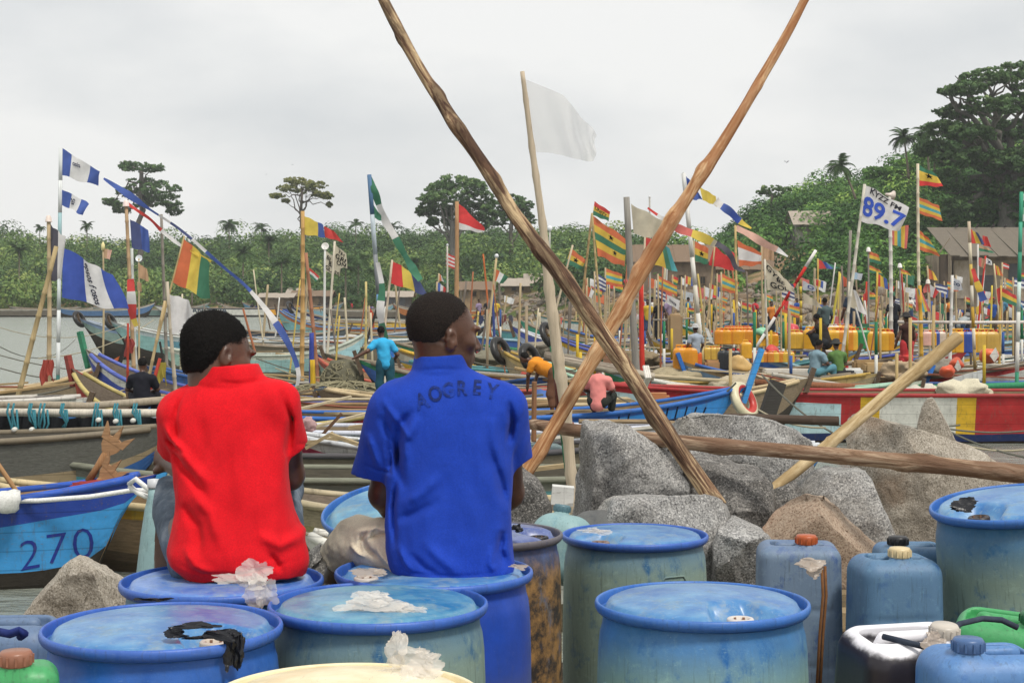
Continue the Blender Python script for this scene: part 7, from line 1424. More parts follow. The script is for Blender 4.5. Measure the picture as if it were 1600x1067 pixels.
def drum(label, px, py, wpx, D, body, lid, rim, bung=None, tilt=(0, 0), H=0.88, capc='#d8cfc4', dome=0.012, rz=0.0, band=False, group=None):
    """plastic drum whose rim the photo shows centred at (px, py), wpx wide; bung = angle of the filler (0 = right, 270 = towards the camera)"""
    Rr = wpx*D/FOC/2; k = Rr/0.29; c = W(px, py, D); t = thing('drum', label, 'drum', c-Matrix.Rotation(tilt[1], 3, 'Y') @ Matrix.Rotation(tilt[0], 3, 'X') @ Vector((0, 0, H))); t.rotation_euler = (tilt[0], tilt[1], rz)
    pr = [(0.262, 0.0), (0.272, 0.012), (0.277, 0.06), (0.284, 0.2), (0.287, 0.4), (0.286, 0.55), (0.284, 0.68), (0.281, 0.76), (0.277, 0.795), (0.271, 0.815), (0.2685, 0.835), (0.270, 0.852)]
    if band: pr[5:6] = [(0.2865, 0.50), (0.291, 0.51), (0.291, 0.55), (0.286, 0.56)]
    V, F = lathe([(r*k, z*H/0.88) for r, z in pr], 72, cap=False); F.append(tuple(reversed(range(72)))); obj('shell', V, F, body, t, True, world=False)
    rp = [(0.2695, H-.034), (0.276, H-.032), (0.2865, H-.026), (0.2905, H-.018), (0.2915, H-.010), (0.2895, H-.003), (0.2855, H), (0.2825, H-.001), (0.2805, H-.005), (0.2795, H-.03)]
    obj('rim', *lathe([(r*k, z) for r, z in rp], 72, cap=False), rim, t, True, world=False)
    nr, na = 22, 96; V = []; bth = R(bung) if bung is not None else 99
    for i in range(nr+1):
        r = 0.280*(i/nr)
        for j in range(na):
            a = 2*math.pi*j/na; e = min(1, max(0, (0.271-r)/0.022)); e = e*e*(3-2*e); z = H-0.030+e*0.027+dome*(1-(r/0.27)**2)
            if bung is not None:
                d = abs(math.atan2(math.sin(a-bth), math.cos(a-bth))); w = 0.44; q = min(1, max(0, (w-d)/0.12)); u = min(1, max(0, (r-0.115)/0.05)); q = q*q*(3-2*q)*u*u*(3-2*u); z -= q*e*(0.030+dome*0.5)
            V.append((r*k*math.cos(a), r*k*math.sin(a), z))
    F = [(i*na+j, (i+1)*na+j, (i+1)*na+(j+1) % na, i*na+(j+1) % na) for i in range(nr) for j in range(na)]
    obj('lid', V, F, lid, t, True, world=False)
    if bung is not None:
        bx, by = 0.205*k*math.cos(bth), 0.205*k*math.sin(bth)
        b = obj('bung', *lathe([(0.036, 0), (0.036, 0.022), (0.033, 0.026), (0.024, 0.026), (0.022, 0.012), (0.001, 0.012)], 22, (bx, by, H-0.036), cap=False), mat('#2b3c5c', 'plastic') if capc is None else mat(capc, 'plastic'), t, True, world=False)
        for q in range(6): obj('bung_rib', *box((bx+0.0225*math.cos(q*1.05), by+0.0225*math.sin(q*1.05), H-0.019), (0.006, 0.006, 0.014)), mat('#8a6a58', 'plastic'), b, world=False)
    return t
def mould(t, ang, z, r, m, square=False):
    """a raised moulding on a drum's side: ring or rounded frame"""
    pts = []; n = 28
    for i in range(n+1):
        a = 2*math.pi*i/n; u, v = math.cos(a), math.sin(a)
        if square: e = (abs(u)**8+abs(v)**8)**(-1/8); u, v = u*e, v*e*1.3
        th = R(ang)+u*r/0.285; pts.append((0.2838*math.cos(th), 0.2838*math.sin(th), z+v*r))
    obj('moulding', *tube(pts, 0.0035, 6, False), m, t, True, world=False)
RIMB = drum_mat('rim_blue', '#1a58bc', '#5f78a4', 0.3, 2.0); RIMB2 = drum_mat('rim_blue_b', '#1f64be', '#5f80a4', 0.3, 2.0)
BODY_A = drum_mat('drum_bright', '#1258b4', '#6f8c9c', 0.5, 0.80); BODY_B = drum_mat('drum_grimed', '#1c5f90', '#7d9186', 1.0, 0.86); BODY_C = drum_mat('drum_deep', '#1d48b0', '#6a6c70', 0.55, 0.62); BODY_H = drum_mat('drum_washed', '#1567b0', '#87a89e', 0.95, 0.80)
BODY_F = drum_mat('drum_browned', '#2a4c8c', '#6b675c', 0.8, 0.84, '#94703f')
LID_A = lid_mat('lid_blue', '#2c68a8', '#6496bc'); LID_B = lid_mat('lid_green_blue', '#2a6f9c', '#6aa0b4'); LID_C = lid_mat('lid_violet_blue', '#3668b8', '#6c90c8')
BLK = mat('#26282c', 'plastic')
drum('bright blue drum with capped filler and black bag, front left', 254, 975, 372, 3.9, BODY_A, LID_A, RIMB, 318, capc='#c9bcae', dome=0.020)
drum('grimy blue drum with clear bag on its lid, front centre', 591, 939, 342, 4.24, BODY_B, LID_B, RIMB, None, dome=0.016)
drum('blue drum on which the red shirt man sits', 347, 903, 315, 4.62, BODY_B, LID_C, RIMB, None, dome=0.014)
drum('deep blue drum on which the blue shirt man sits', 678, 889, 309, 4.7, BODY_C, LID_A, RIMB, 200, dome=0.0, capc='#cfc6bc')
drum('tilted pale lidded drum behind the blue shirt man', 634, 788, 266, 5.6, BODY_B, LID_B, RIMB2, None, (R(12), R(-6)), dome=0.01)
drum('brown stained blue drum right of the blue shirt man', 757, 831, 244, 6.0, BODY_F, lid_mat('lid_dull', '#3f4f86', '#6a78a8'), drum_mat('rim_dull', '#4a5272', '#6f665c', 0.6, 2.0), 350, capc='#1e1e22', dome=0.02)
dg = drum('tall grime green blue drum beside the brown stained one', 992, 833, 228, 6.37, BODY_B, LID_A, RIMB, 225, capc='#8a7468', dome=0.018)
dh = drum('washed blue drum with open white filler, front right', 1097, 937, 334, 4.34, BODY_H, LID_A, RIMB2, 292, capc='#d8d0c8', dome=0.026)
drum('leaning blue drum with banded side at right edge', 1590, 782, 270, 5.4, BODY_B, LID_A, RIMB2, 215, (R(3), R(-7)), H=0.95, capc='#3a302c', band=True, dome=0.02)
mould(dg, 298, 0.68, 0.055, BODY_B, True); mould(dh, 274, 0.60, 0.026, BODY_H); mould(dh, 274, 0.60, 0.012, BODY_H); mould(dh, 207, 0.60, 0.06, BODY_H, True)
def cream_mat():
    n = N('cream_plastic'); v = n.coords(); a = n.noise(v, 5, 6, 0.65); s = n.noise(n.coords((30, 3, 30)), 3, 5, 0.7)
    col = n.mix(n.ramp(a, [(0.4, (0, 0, 0)), (0.66, (1, 1, 1))]), rgb('#efe4c2'), rgb('#d8c8a0')); col = n.mix(n.math('MULTIPLY', n.ramp(s, [(0.64, (0, 0, 0)), (0.7, (1, 1, 1))]), 0.35), col, rgb('#8a7a5c'))
    return n.bsdf(col, 0.42, 0.4, n.bump(a, 0.06, 0.01))
CREAM = cream_mat()
drum('cream white drum at the bottom edge of the view', 541, 1083, 424, 3.5, CREAM, CREAM, CREAM, None, dome=0.03)

def rbox(f, c, half, r, k=0.0, M=None, sub=False, taper=0.0):
    c = np.array(c, float); m = max(half)*1.8+0.05; q, X, Y, Z = f.sl(c-m, c+m); X, Y, Z = X-c[0], Y-c[1], Z-c[2]
    s = 1-taper*(Z/half[2]) if taper else 1.0
    dx, dy, dz = np.abs(X)-(half[0]*s-r), np.abs(Y)-(half[1]*s-r), np.abs(Z)-(half[2]-r)
    d = np.sqrt(np.maximum(dx, 0)**2+np.maximum(dy, 0)**2+np.maximum(dz, 0)**2)+np.minimum(np.maximum(dx, np.maximum(dy, dz)), 0)-r
    if sub: f.V[q] = np.maximum(f.V[q], -d)
    else: f.put(q, d.astype(np.float32), k)
def canister(label, px, py, D, wpx, m, capc, rz=0.0, H=0.5, dep=0.85, cap_side=-1, tilt=(0, 0), handle=True, rnd=0.3, handm=None):
    """25-litre canister: py = row of its top, wpx wide; moulded recess with a bridging handle and a screw cap"""
    w = wpx*D/FOC/2; d = w*dep; c = W(px, py, D); t = thing('canister', label, 'canister', (c.x, c.y, c.z-H)); t.rotation_euler = (tilt[0], tilt[1], rz)
    f = Field((-w-.03, -d-.03, -.02), (w+.03, d+.03, H+.06), 0.0065); r = w*rnd*2*0.5
    rbox(f, (0, 0, H/2), (w, d, H/2), r, taper=0.03); f.V = -np.minimum(-f.V, 0.5)
    if handle:
        rbox(f, (0.15*w*-cap_side, 0, H+.0), (w*.62, d*.50, .048), .03, sub=True)
        f.cone((-0.42*w, 0, H-.012), (0.52*w, 0, H-.012), .017, .017, .012)
        for s in (-1, 1): f.cone((s*.55*w, 0, H-.05), (s*.45*w, 0, H-.014), .022, .017, .012)
    f.cone((cap_side*.55*w, -d*.45, H-.05), (cap_side*.55*w, -d*.45, H+.005), .036, .032, .015)
    for z in (H*.28, H*.62): f.ridge((-w, -d, z), (w, -d, z), .012, -.004)
    obj('shell', *f.mesh(1), m, t, True, world=False)
    V, F = lathe([(.034, .0), (.036, .004), (.036, .026), (.032, .032), (.001, .033)], 24, (cap_side*.55*w, -d*.45, H+.004), cap=False); cp = obj('cap', V, F, mat(capc, 'plastic'), t, True, world=False)
    for q in range(12):
        a = q*math.pi/6; obj('cap_rib', *box((cap_side*.55*w+.0365*math.cos(a), -d*.45+.0365*math.sin(a), H+.018), (.005, .005, .02)), mat(capc, 'plastic'), cp, world=False)
    return t
CAN_NAVY = drum_mat('can_navy', '#2b4f92', '#7a8c98', 0.75, 0.62); CAN_BLUE = drum_mat('can_blue', '#2f5c9a', '#5f7f94', 0.7, 0.62); CAN_GREEN = drum_mat('can_green', '#2f9a54', '#5f9a70', 0.3, 0.6); CAN_PALE = drum_mat('can_pale', '#7aa4b0', '#8fa8a4', 0.6, 2.0); CAN_GREY = drum_mat('can_grey', '#4e5154', '#6a6a66', 0.5, 2.0)
nb = N('glossy_black_plastic'); vv = nb.coords(); aa = nb.noise(vv, 14, 5, 0.7); sz = nb.n('ShaderNodeSeparateXYZ'); nb.l(vv, sz.inputs[0]); tp = nb.ramp(nb.math('ADD', sz.outputs['Z'], nb.math('MULTIPLY', nb.noise(vv, 11, 5, 0.6), 0.045)), [(0.452, (0, 0, 0)), (0.462, (1, 1, 1))]); CAN_BLACK = nb.bsdf(nb.mix(tp, nb.mix(aa, (0.012, 0.010, 0.014), (0.03, 0.026, 0.034)), (0.82, 0.81, 0.85)), nb.math('ADD', nb.math('MULTIPLY', aa, 0.2), 0.25), 0.45, nb.bump(aa, 0.1, 0.01))  # blown-out sky highlight painted white into the colour near the top
canister('tall navy canister with rusty orange cap and cord', 1247, 848, 5.55, 130, CAN_NAVY, '#b0562c', -0.1, 0.56, 0.8, 0.3)
canister('blue canister with cream cap left of the leaning drum', 1397, 868, 5.3, 134, CAN_BLUE, '#d8c49a', 0.1, 0.5, 0.85, 0.0, rnd=0.4)
canister('blue canister with black cap behind the cream capped one', 1424, 850, 5.75, 112, CAN_BLUE, '#232326', 0.0, 0.5, 0.85, -0.85)
canister('black canister with highlight painted white on top, rope and bag', 1407, 980, 4.15, 198, CAN_BLACK, '#c8c0b4', 0.25, 0.46, 0.8, 0.72, (R(6), 0), rnd=0.38)
canister('bright green canister with dark rope at right edge', 1556, 957, 4.4, 160, CAN_GREEN, '#2f6a44', -0.35, 0.46, 0.85, 0.9, (R(4), R(4)), rnd=0.42)
canister('mid blue canister at the bottom right corner', 1535, 1012, 3.75, 190, drum_mat('can_mid', '#2f66b0', '#6a90b4', 0.5, 2.0), '#4a6a9a', 0.1, 0.46, 0.8, -0.7, rnd=0.42)
canister('dull blue canister with tied handle at the left edge', 10, 968, 4.3, 170, drum_mat('can_dull', '#3c5c9a', '#6f8290', 0.6, 2.0), '#3c5c9a', 0.05, 0.46, 0.85, -0.9, rnd=0.4)
canister('green canister with red brown cap at bottom left corner', 36, 1036, 3.55, 112, CAN_GREEN, '#9a6a54', 0.3, 0.46, 0.9, -0.35, rnd=0.5, handle=False)
canister('faded pale blue canister lying behind the brown stained drum', 868, 803, 6.9, 96, CAN_PALE, '#5a7a84', 2.7, 0.30, 0.9, 0.6, (R(8), R(-6)), False, 0.7)
canister('dark grey canister lying beside the faded pale one', 944, 797, 7.0, 116, CAN_GREY, '#3a3c3e', 2.9, 0.30, 0.8, -0.6, (R(6), R(5)), False, 0.75)
def cone_bottle():
    D = 5.6; c = W(240, 905, D); t = thing('plastic_bottle', 'faded light blue long necked bottle by the red shirt man leg', 'bottle', (c.x, c.y, c.z-0.25))
    obj('shell', *lathe([(.06, 0), (.075, .02), (.072, .12), (.062, .25), (.045, .40), (.03, .50), (.02, .54), (.018, .57)], 24), CAN_PALE, t, True, world=False)
    obj('cap', *lathe([(.021, .57), (.022, .575), (.022, .60), (.001, .603)], 16), mat('#c8ccd0', 'plastic'), t, True, world=False)
cone_bottle()
# crumpled plastic bags
def bag_mat(name, col, clear):
    n = N(name); f = n.noise(n.coords(), 9, 5, 0.7); p = n.n('ShaderNodeBsdfPrincipled'); c = n.mix(f, tuple(x*0.8 for x in col), col); n.l(c, p.inputs['Base Color']); p.inputs['Roughness'].default_value = 0.3; p.inputs['Specular IOR Level'].default_value = 0.5
    tl = n.n('ShaderNodeBsdfTranslucent'); n.l(c, tl.inputs[0]); a = n.n('ShaderNodeMixShader'); a.inputs[0].default_value = 0.35; n.l(p.outputs[0], a.inputs[1]); n.l(tl.outputs[0], a.inputs[2])
    tr = n.n('ShaderNodeBsdfTransparent'); b = n.n('ShaderNodeMixShader'); b.inputs[0].default_value = clear; n.l(a.outputs[0], b.inputs[1]); n.l(tr.outputs[0], b.inputs[2]); n.l(b.outputs[0], n.out.inputs[0]); return n.m
BAGW = bag_mat('cloudy_plastic_film', (0.90, 0.85, 0.78), 0.42); BAGK = bag_mat('black_plastic_film', (0.012, 0.013, 0.018), 0.0); BAGD = bag_mat('dirty_plastic_film', (0.55, 0.46, 0.38), 0.1)
def film(label, px, py, D, sheets, m, seed, name='plastic_bag', group=None):
    """crumpled film: several creased sheets; each sheet = (dx px, dy px, w px, h px, lean)"""
    rng = np.random.default_rng(seed); k = D/FOC; parts = []
    for (dx, dy, w, h, lean) in sheets:
        n = 40; U, Vv = np.meshgrid(np.linspace(-1, 1, n), np.linspace(-1, 1, n), indexing='ij'); P = np.stack([U*2.1+seed, Vv*2.1, U*0+dx*.1], -1)
        z1 = np.zeros_like(U); z2 = np.zeros_like(U)
        for q in range(15):                                        # straight creases, as in crumpled film
            th, cc, am = rng.uniform(0, 3.14), rng.uniform(-.9, .9), rng.uniform(.25, 1)*(1.0 if q < 6 else .45); l = np.abs(U*math.cos(th)+Vv*math.sin(th)-cc); z1 += am*np.minimum(l, .5 if q > 5 else 1.2)*rng.choice((-1, 1)); z2 += am*.6*np.minimum(np.abs(U*math.sin(th*2)+Vv*math.cos(th*1.3)+cc), .4)*rng.choice((-1, 1))
        z1 = (z1-z1.min())/(z1.max()-z1.min()+1e-6)*1.3; z2 = (z2-z2.min())/(z2.max()-z2.min()+1e-6); ed = 1+0.34*vnoise(P*1.1+5, seed+5)+.10*vnoise(P*3.7, seed+8)
        x = (dx+U*w/2*ed+6*vnoise(P*1.9+2, seed+7)*w/60)*k; z = (-dy+Vv*h/2*ed*math.cos(lean)+z1*h*0.25*abs(math.sin(lean)))*k; y = (Vv*h/2*math.sin(lean)+(z1-0.6)*0.34*(w+h)/2*abs(math.cos(lean))+(z2-.4)*.12*w)*k
        V = np.stack([x, y, z], -1).reshape(-1, 3)+np.array(W(px, py, D)); i, j = np.meshgrid(np.arange(n-1), np.arange(n-1), indexing='ij'); a = (i*n+j).ravel(); F = np.stack([a, a+n, a+n+1, a+1], 1)
        r = np.hypot(U, Vv)[:-1, :-1].ravel(); F = F[r < 1.0]; parts.append((V, F))
    V, F = join(parts); return solo(name, label, 'plastic bag', V, F, m, group, False)
film('cloudy torn plastic bag tied at the red shirt hem', 388, 906, 4.25, [(8, -12, 50, 36, .3), (-30, 0, 56, 16, .7), (14, 18, 40, 52, .15), (28, 22, 34, 44, .1), (4, 6, 44, 20, .5)], BAGW, 1)
film('cloudy plastic bag lying on the front centre drum lid', 588, 948, 4.08, [(-6, -2, 90, 40, .9), (20, 4, 84, 30, 1.0), (-38, 8, 50, 24, .9), (54, 6, 52, 22, 1.0), (-10, -12, 56, 26, .6)], BAGW, 2)
film('white crumpled bag standing on the cream drum', 640, 1030, 3.4, [(-22, -12, 34, 62, .25), (8, 6, 66, 50, .4), (26, 12, 56, 40, .5), (0, 20, 90, 20, .9)], BAGW, 3)
film('black torn bag round the filler of the front left drum', 312, 992, 3.68, [(-40, 0, 36, 20, .8), (34, 2, 52, 20, .8), (46, 26, 24, 62, .1), (60, 24, 20, 56, .1), (-6, -12, 70, 12, .9), (0, 6, 60, 10, .9)], BAGK, 4)
film('scrap of dirty bag on the tall grime green drum', 926, 831, 6.2, [(0, 0, 46, 16, .9), (12, 2, 34, 12, .9)], BAGW, 5, 'bag_scrap'); film('dirty rag scrap inside the rim beside the khaki leg', 570, 896, 4.5, [(0, 0, 46, 14, .9), (24, 0, 22, 12, .6)], BAGD, 6, 'bag_scrap'); film('dark debris in the rim right of the blue shirt', 808, 886, 4.62, [(0, 0, 28, 14, .9)], BAGD, 7, 'bag_scrap')
film('dirty wad in the filler hollow of the leaning drum', 1508, 790, 5.15, [(0, 0, 40, 26, .9), (-6, 6, 30, 14, .7)], BAGK, 8, 'bag_scrap'); film('grey wad stuffed round the black canister cap', 1470, 1008, 3.95, [(-10, 0, 40, 36, .5), (14, 10, 40, 26, .7), (20, 16, 34, 16, .9)], BAGD, 9, 'bag_scrap'); film('white wrap under the rusty cap of the navy canister', 1268, 882, 5.2, [(-2, 2, 40, 20, .8), (4, 10, 22, 24, .2)], BAGD, 10, 'bag_scrap'); film('black scrap on the brown stained drum rim', 808, 826, 5.75, [(0, 0, 16, 14, .5)], BAGK, 11, 'bag_scrap'); film('pale scrap behind the front left drum rim', 232, 938, 4.2, [(-4, 0, 50, 8, 1.0), (22, -1, 26, 8, .8)], BAGK, 12, 'bag_scrap')
solo('cord', 'doubled brown cord hanging down the navy canister', 'cord', *join([tube([W(1284+j, 884, 5.28), W(1286+j, 930, 5.25), W(1281+j, 990, 5.25), W(1276+j, 1080, 5.25)], 0.005, 6) for j in (0, 5)]), mat('#7a5434', 'rope'), None, True)
solo('cord', 'dark blue rope tied through the black and green canisters', 'cord', *tube([W(1380, 994, 4.05), W(1420, 1004, 4.0), W(1445, 1010, 3.98), W(1470, 998, 4.05), W(1500, 974, 4.15), W(1535, 966, 4.2), W(1565, 968, 4.2), W(1590, 980, 4.2)], 0.008, 8), mat('#3a4250', 'rope'), None, True)
solo('cord', 'blue cord knotted on the handle of the left edge canister', 'cord', *tube([W(-5, 986, 4.05), W(15, 990, 4.02), W(30, 985, 4.0), W(38, 990, 4.02), W(32, 994, 4.05)], 0.011, 8), mat('#2c3a78', 'rope'), None, True)

# ------------------------------------------------------------------ the two men on the drums
def cloth_mat(name, c, sc=240, sheen=0.04, fade=0.2):
    n = N(name); v = n.coords(); w = n.noise(n.coords((1, 1, 1)), sc, 2, 0.5); f = n.noise(v, 7, 5, 0.6); cr = n.noise(n.coords((1.0, 1.0, 0.55), (0.3, 0.2, 0.5)), 9, 4, 0.6, 0.8)
    col = n.mix(n.ramp(f, [(0.3, (0, 0, 0)), (0.72, (1, 1, 1))]), tuple(x*(1-fade) for x in c), tuple(min(1, x*(1+fade*0.6)) for x in c)); col = n.mix(n.math('MULTIPLY', n.ramp(w, [(0.35, (0, 0, 0)), (0.65, (1, 1, 1))]), 0.35), col, tuple(x*0.5 for x in c))
    return n.bsdf(col, 0.85, 0.15, n.bump(w, 0.3, 0.002, n.bump(cr, 0.35, 0.014)), sheen=sheen)
RED_C = cloth_mat('red_jersey', (0.72, 0.008, 0.016)); BLUE_C = cloth_mat('blue_jersey', (0.014, 0.055, 0.42)); KHAKI_C = cloth_mat('khaki_twill', rgb('#ded2bb'), 300, 0.1, 0.2)
def denim():
    n = N('faded_denim'); v = n.coords(); a = n.noise(n.coords((60, 60, 6)), 3, 4, 0.7); f = n.noise(v, 10, 5, 0.65); w = n.noise(v, 500, 2)
    col = n.ramp(f, [(0.3, rgb('#46505c')), (0.52, rgb('#6f7b88')), (0.72, rgb('#a3acb4'))]); col = n.mix(n.math('MULTIPLY', a, 0.5), col, rgb('#38404c')); return n.bsdf(col, 0.9, 0.1, n.bump(w, 0.2, 0.002, n.bump(f, 0.4, 0.01)))
DENIM = denim()
def hair_mat(name, c):
    n = N(name); v = n.coords(); f = n.noise(v, 260, 3, 0.8); g = n.noise(v, 40, 4); col = n.mix(n.ramp(f, [(0.45, (0, 0, 0)), (0.75, (1, 1, 1))]), tuple(x*0.5 for x in c), tuple(x*2.2 for x in c)); return n.bsdf(col, 0.7, 0.25, n.bump(f, 0.9, 0.004, n.bump(g, 0.2, 0.004)))
HAIR = hair_mat('cropped_black_hair', (0.011, 0.009, 0.008)); HAIR2 = hair_mat('shaved_hair', (0.022, 0.015, 0.012))
class Man:
    def __init__(s, label, D, lo, hi, h=0.0042):
        s.D = D; s.t = thing('person', label, 'person', W(*lo[:2], D)); s.lo = None
        a, b = W(lo[0], hi[1], D), W(hi[0], lo[1], D)
        s.lo = np.array((a.x-.05, D-0.32, min(a.z, b.z)-.05)); s.hi = np.array((b.x+.05, D+0.62, max(a.z, b.z)+.05)); s.h = h
        s.t.location = ((a.x+b.x)/2, D, s.lo[2]+.05)
    def p(s, px, py, dy=0.0): return np.array(W(px, py, s.D+dy))
    def field(s, h=None, lo=None, hi=None): return Field(s.lo if lo is None else lo, s.hi if hi is None else hi, h or s.h)
    def rows(s, R_): return [(s.p(0, py, dy)[2], (s.p(l, py, dy)[0]+s.p(r, py, dy)[0])/2, s.D+dy, (s.p(r, py, dy)[0]-s.p(l, py, dy)[0])/2, b) for py, l, r, dy, b in R_]
    def fold(s, f, pts, w, amp, side=-1):
        """cloth fold along photo points on the back of the garment"""
        P = [s.p(x, y, -0.1) for x, y in pts]; Q = []
        for i in range(len(P)-1): Q += [P[i]*(1-k/4)+P[i+1]*k/4 for k in range(4)]
        Q.append(P[-1]); n = len(Q); lo = np.min(Q, 0)-3*w; hi = np.max(Q, 0)+3*w; lo[1], hi[1] = s.lo[1], s.D+0.12
        q, X, Y, Z = f.sl(lo, hi); best = None
        for i in range(n-1):
            A, B = Q[i], Q[i+1]; bx, bz = B[0]-A[0], B[2]-A[2]; L = max(bx*bx+bz*bz, 1e-9); t = np.clip(((X-A[0])*bx+(Z-A[2])*bz)/L, 0, 1); g = (i+t)/(n-1)
            e = np.exp(-((X-A[0]-t*bx)**2+(Z-A[2]-t*bz)**2)/(w*w))*np.clip(np.minimum(g, 1-g)*3.5, 0, 1); best = e if best is None else np.maximum(best, e)
        f.V[q] -= (amp*best*np.ones_like(Y)).astype(np.float32)
    def head(s, f, px, py, dy, psi, pitch, roll=0.0, sc=1.0):
        """psi: face turned right of the view direction"""
        o = s.p(px, py, dy); M = Matrix.Rotation(-R(psi), 3, 'Z') @ Matrix.Rotation(-R(pitch), 3, 'X') @ Matrix.Rotation(R(roll), 3, 'Y'); Mn = np.array(M)
        P = lambda x, y, z: o+Mn @ (np.array((x, y, z))*sc); E = lambda c, r, k=.02, sub=False: f.ell(P(*c), np.array(r)*sc, k, Mn, sub)
        E((0, -.018, .048), (.077, .098, .088)); E((0, .03, .0), (.066, .068, .085), .04); E((0, .05, -.055), (.05, .05, .055), .035); E((0, .072, -.092), (.026, .024, .022), .03)
        for q in (-1, 1):
            E((q*.045, .062, -.005), (.026, .026, .022), .02); E((q*.048, .015, -.06), (.02, .035, .034), .03)                      # cheekbone, jaw angle
            E((q*.033, .088, .022), (.018, .012, .010), .012, True); E((q*.033, .079, .021), (.014, .014, .012), .006)             # eye socket, eyeball
            E((q*.033, .091, .040), (.028, .012, .009), .012)                                                                      # brow
            E((q*.079, -.010, .004), (.009, .018, .028), .006); E((q*.079, -.004, -.020), (.007, .009, .010), .006); E((q*.089, -.006, .008), (.008, .010, .016), 0, True); f.cone(P(q*.084, .006, -.012), P(q*.082, .004, .004), .006*sc, .005*sc, .004)
        f.cone(P(0, .094, .022), P(0, .117, -.016), .010*sc, .015*sc, .014); 
        for q in (-1, 1): E((q*.015, .104, -.020), (.011, .013, .009), .008)
        E((0, .096, -.046), (.026, .017, .008), .008); E((0, .095, -.060), (.023, .017, .009), .008)
        f.cone(P(0, -.020, -.03), P(0, -.012, -.085), .060*sc, .054*sc, .035)
        s.hd = (o, Mn, sc, P); return P
    def hair(s, m, line, thick=.005, h=.003, lump=.0016, curl=.0022):
        o, Mn, sc, P = s.hd; f = Field(o-.17, o+.17, h); f.ell(P(0, -.018, .048), np.array((.077, .098, .088))*sc, .01, Mn); f.ell(P(0, -.036, -.02), np.array((.060, .060, .075))*sc, .03, Mn)
        G = np.stack(np.meshgrid(*f.ax, indexing='ij'), -1)-o; L = (G @ Mn)/sc; hl = np.interp(L[..., 1], [a for a, b in line], [b for a, b in line])+.006*vnoise(L*60, 2)
        f.V -= (thick*np.clip((L[..., 2]-hl)/.030, 0, 1)**.6-.004*np.clip((hl-L[..., 2])/.006, 0, 1)).astype(np.float32)   # cropped hair thins out at the hairline
        f.V = np.maximum(f.V, ((hl-.004-L[..., 2])*0.55).astype(np.float32)); f.warp(lambda p: lump*vnoise(p*170, 4)+lump*vnoise(p*340, 5)); V, F = f.mesh(1); obj('hair', V, F, m, s.t, True)
        rng = np.random.default_rng(3); L = ((V-o) @ Mn)/sc; hl = np.interp(L[:, 1], [a for a, b in line], [b for a, b in line]); up = V-np.array(P(0, -.018, .04)); up /= np.linalg.norm(up, axis=1)[:, None]      # tight curls
        ok = (L[:, 2] > hl-.004) & (rng.random(len(V)) < np.clip((L[:, 2]-hl+.01)/.02, .15, 1)); V = V[ok]; up = up[ok]; V = np.concatenate([V, V+rng.normal(size=V.shape)*.0018]); up = np.concatenate([up, up]); k = len(V)
        a = rng.normal(size=(k, 3)); a = np.cross(up, a); a /= np.linalg.norm(a, axis=1)[:, None]; b = np.cross(up, a); r = (curl*(.6+.8*rng.random(k)))[:, None]; c = V+up*r*.5
        T = np.stack([c-a*r, c+b*r*.5+up*r*1.2, c+a*r, c-b*r*.7+up*r*.7], 1).reshape(-1, 3); q = obj('curls', T, np.arange(k*4).reshape(k, 4), m, s.t); q['kind'] = 'stuff'
def hand(f, P, wrist, knuck, spread, curl, thumb, r=.0095):
    """palm from wrist to knuckles, four bent fingers and a thumb, all rooted in the palm"""
    w, k = np.array(wrist), np.array(knuck); sp = np.array(spread); f.cone(w, k-(k-w)*.15, .026, .03, .02)
    for i, (o, L) in enumerate(((-.030, .9), (-.010, 1.0), (.010, .96), (.029, .78))):
        b = k+sp*o; d1, d2, d3 = [np.array(c) for c in curl]; p1 = b+d1*.040*L; p2 = p1+d2*.028*L; p3 = p2+d3*.020*L; f.cone((w+k)/2+sp*o*.6, b, .015, .0125, .012); f.chain([b, p1, p2, p3], [.0115, .0098, .0090, .0075], .005)
    f.chain([np.array(q) for q in thumb], [.016, .012, .0105, .0085], .008)

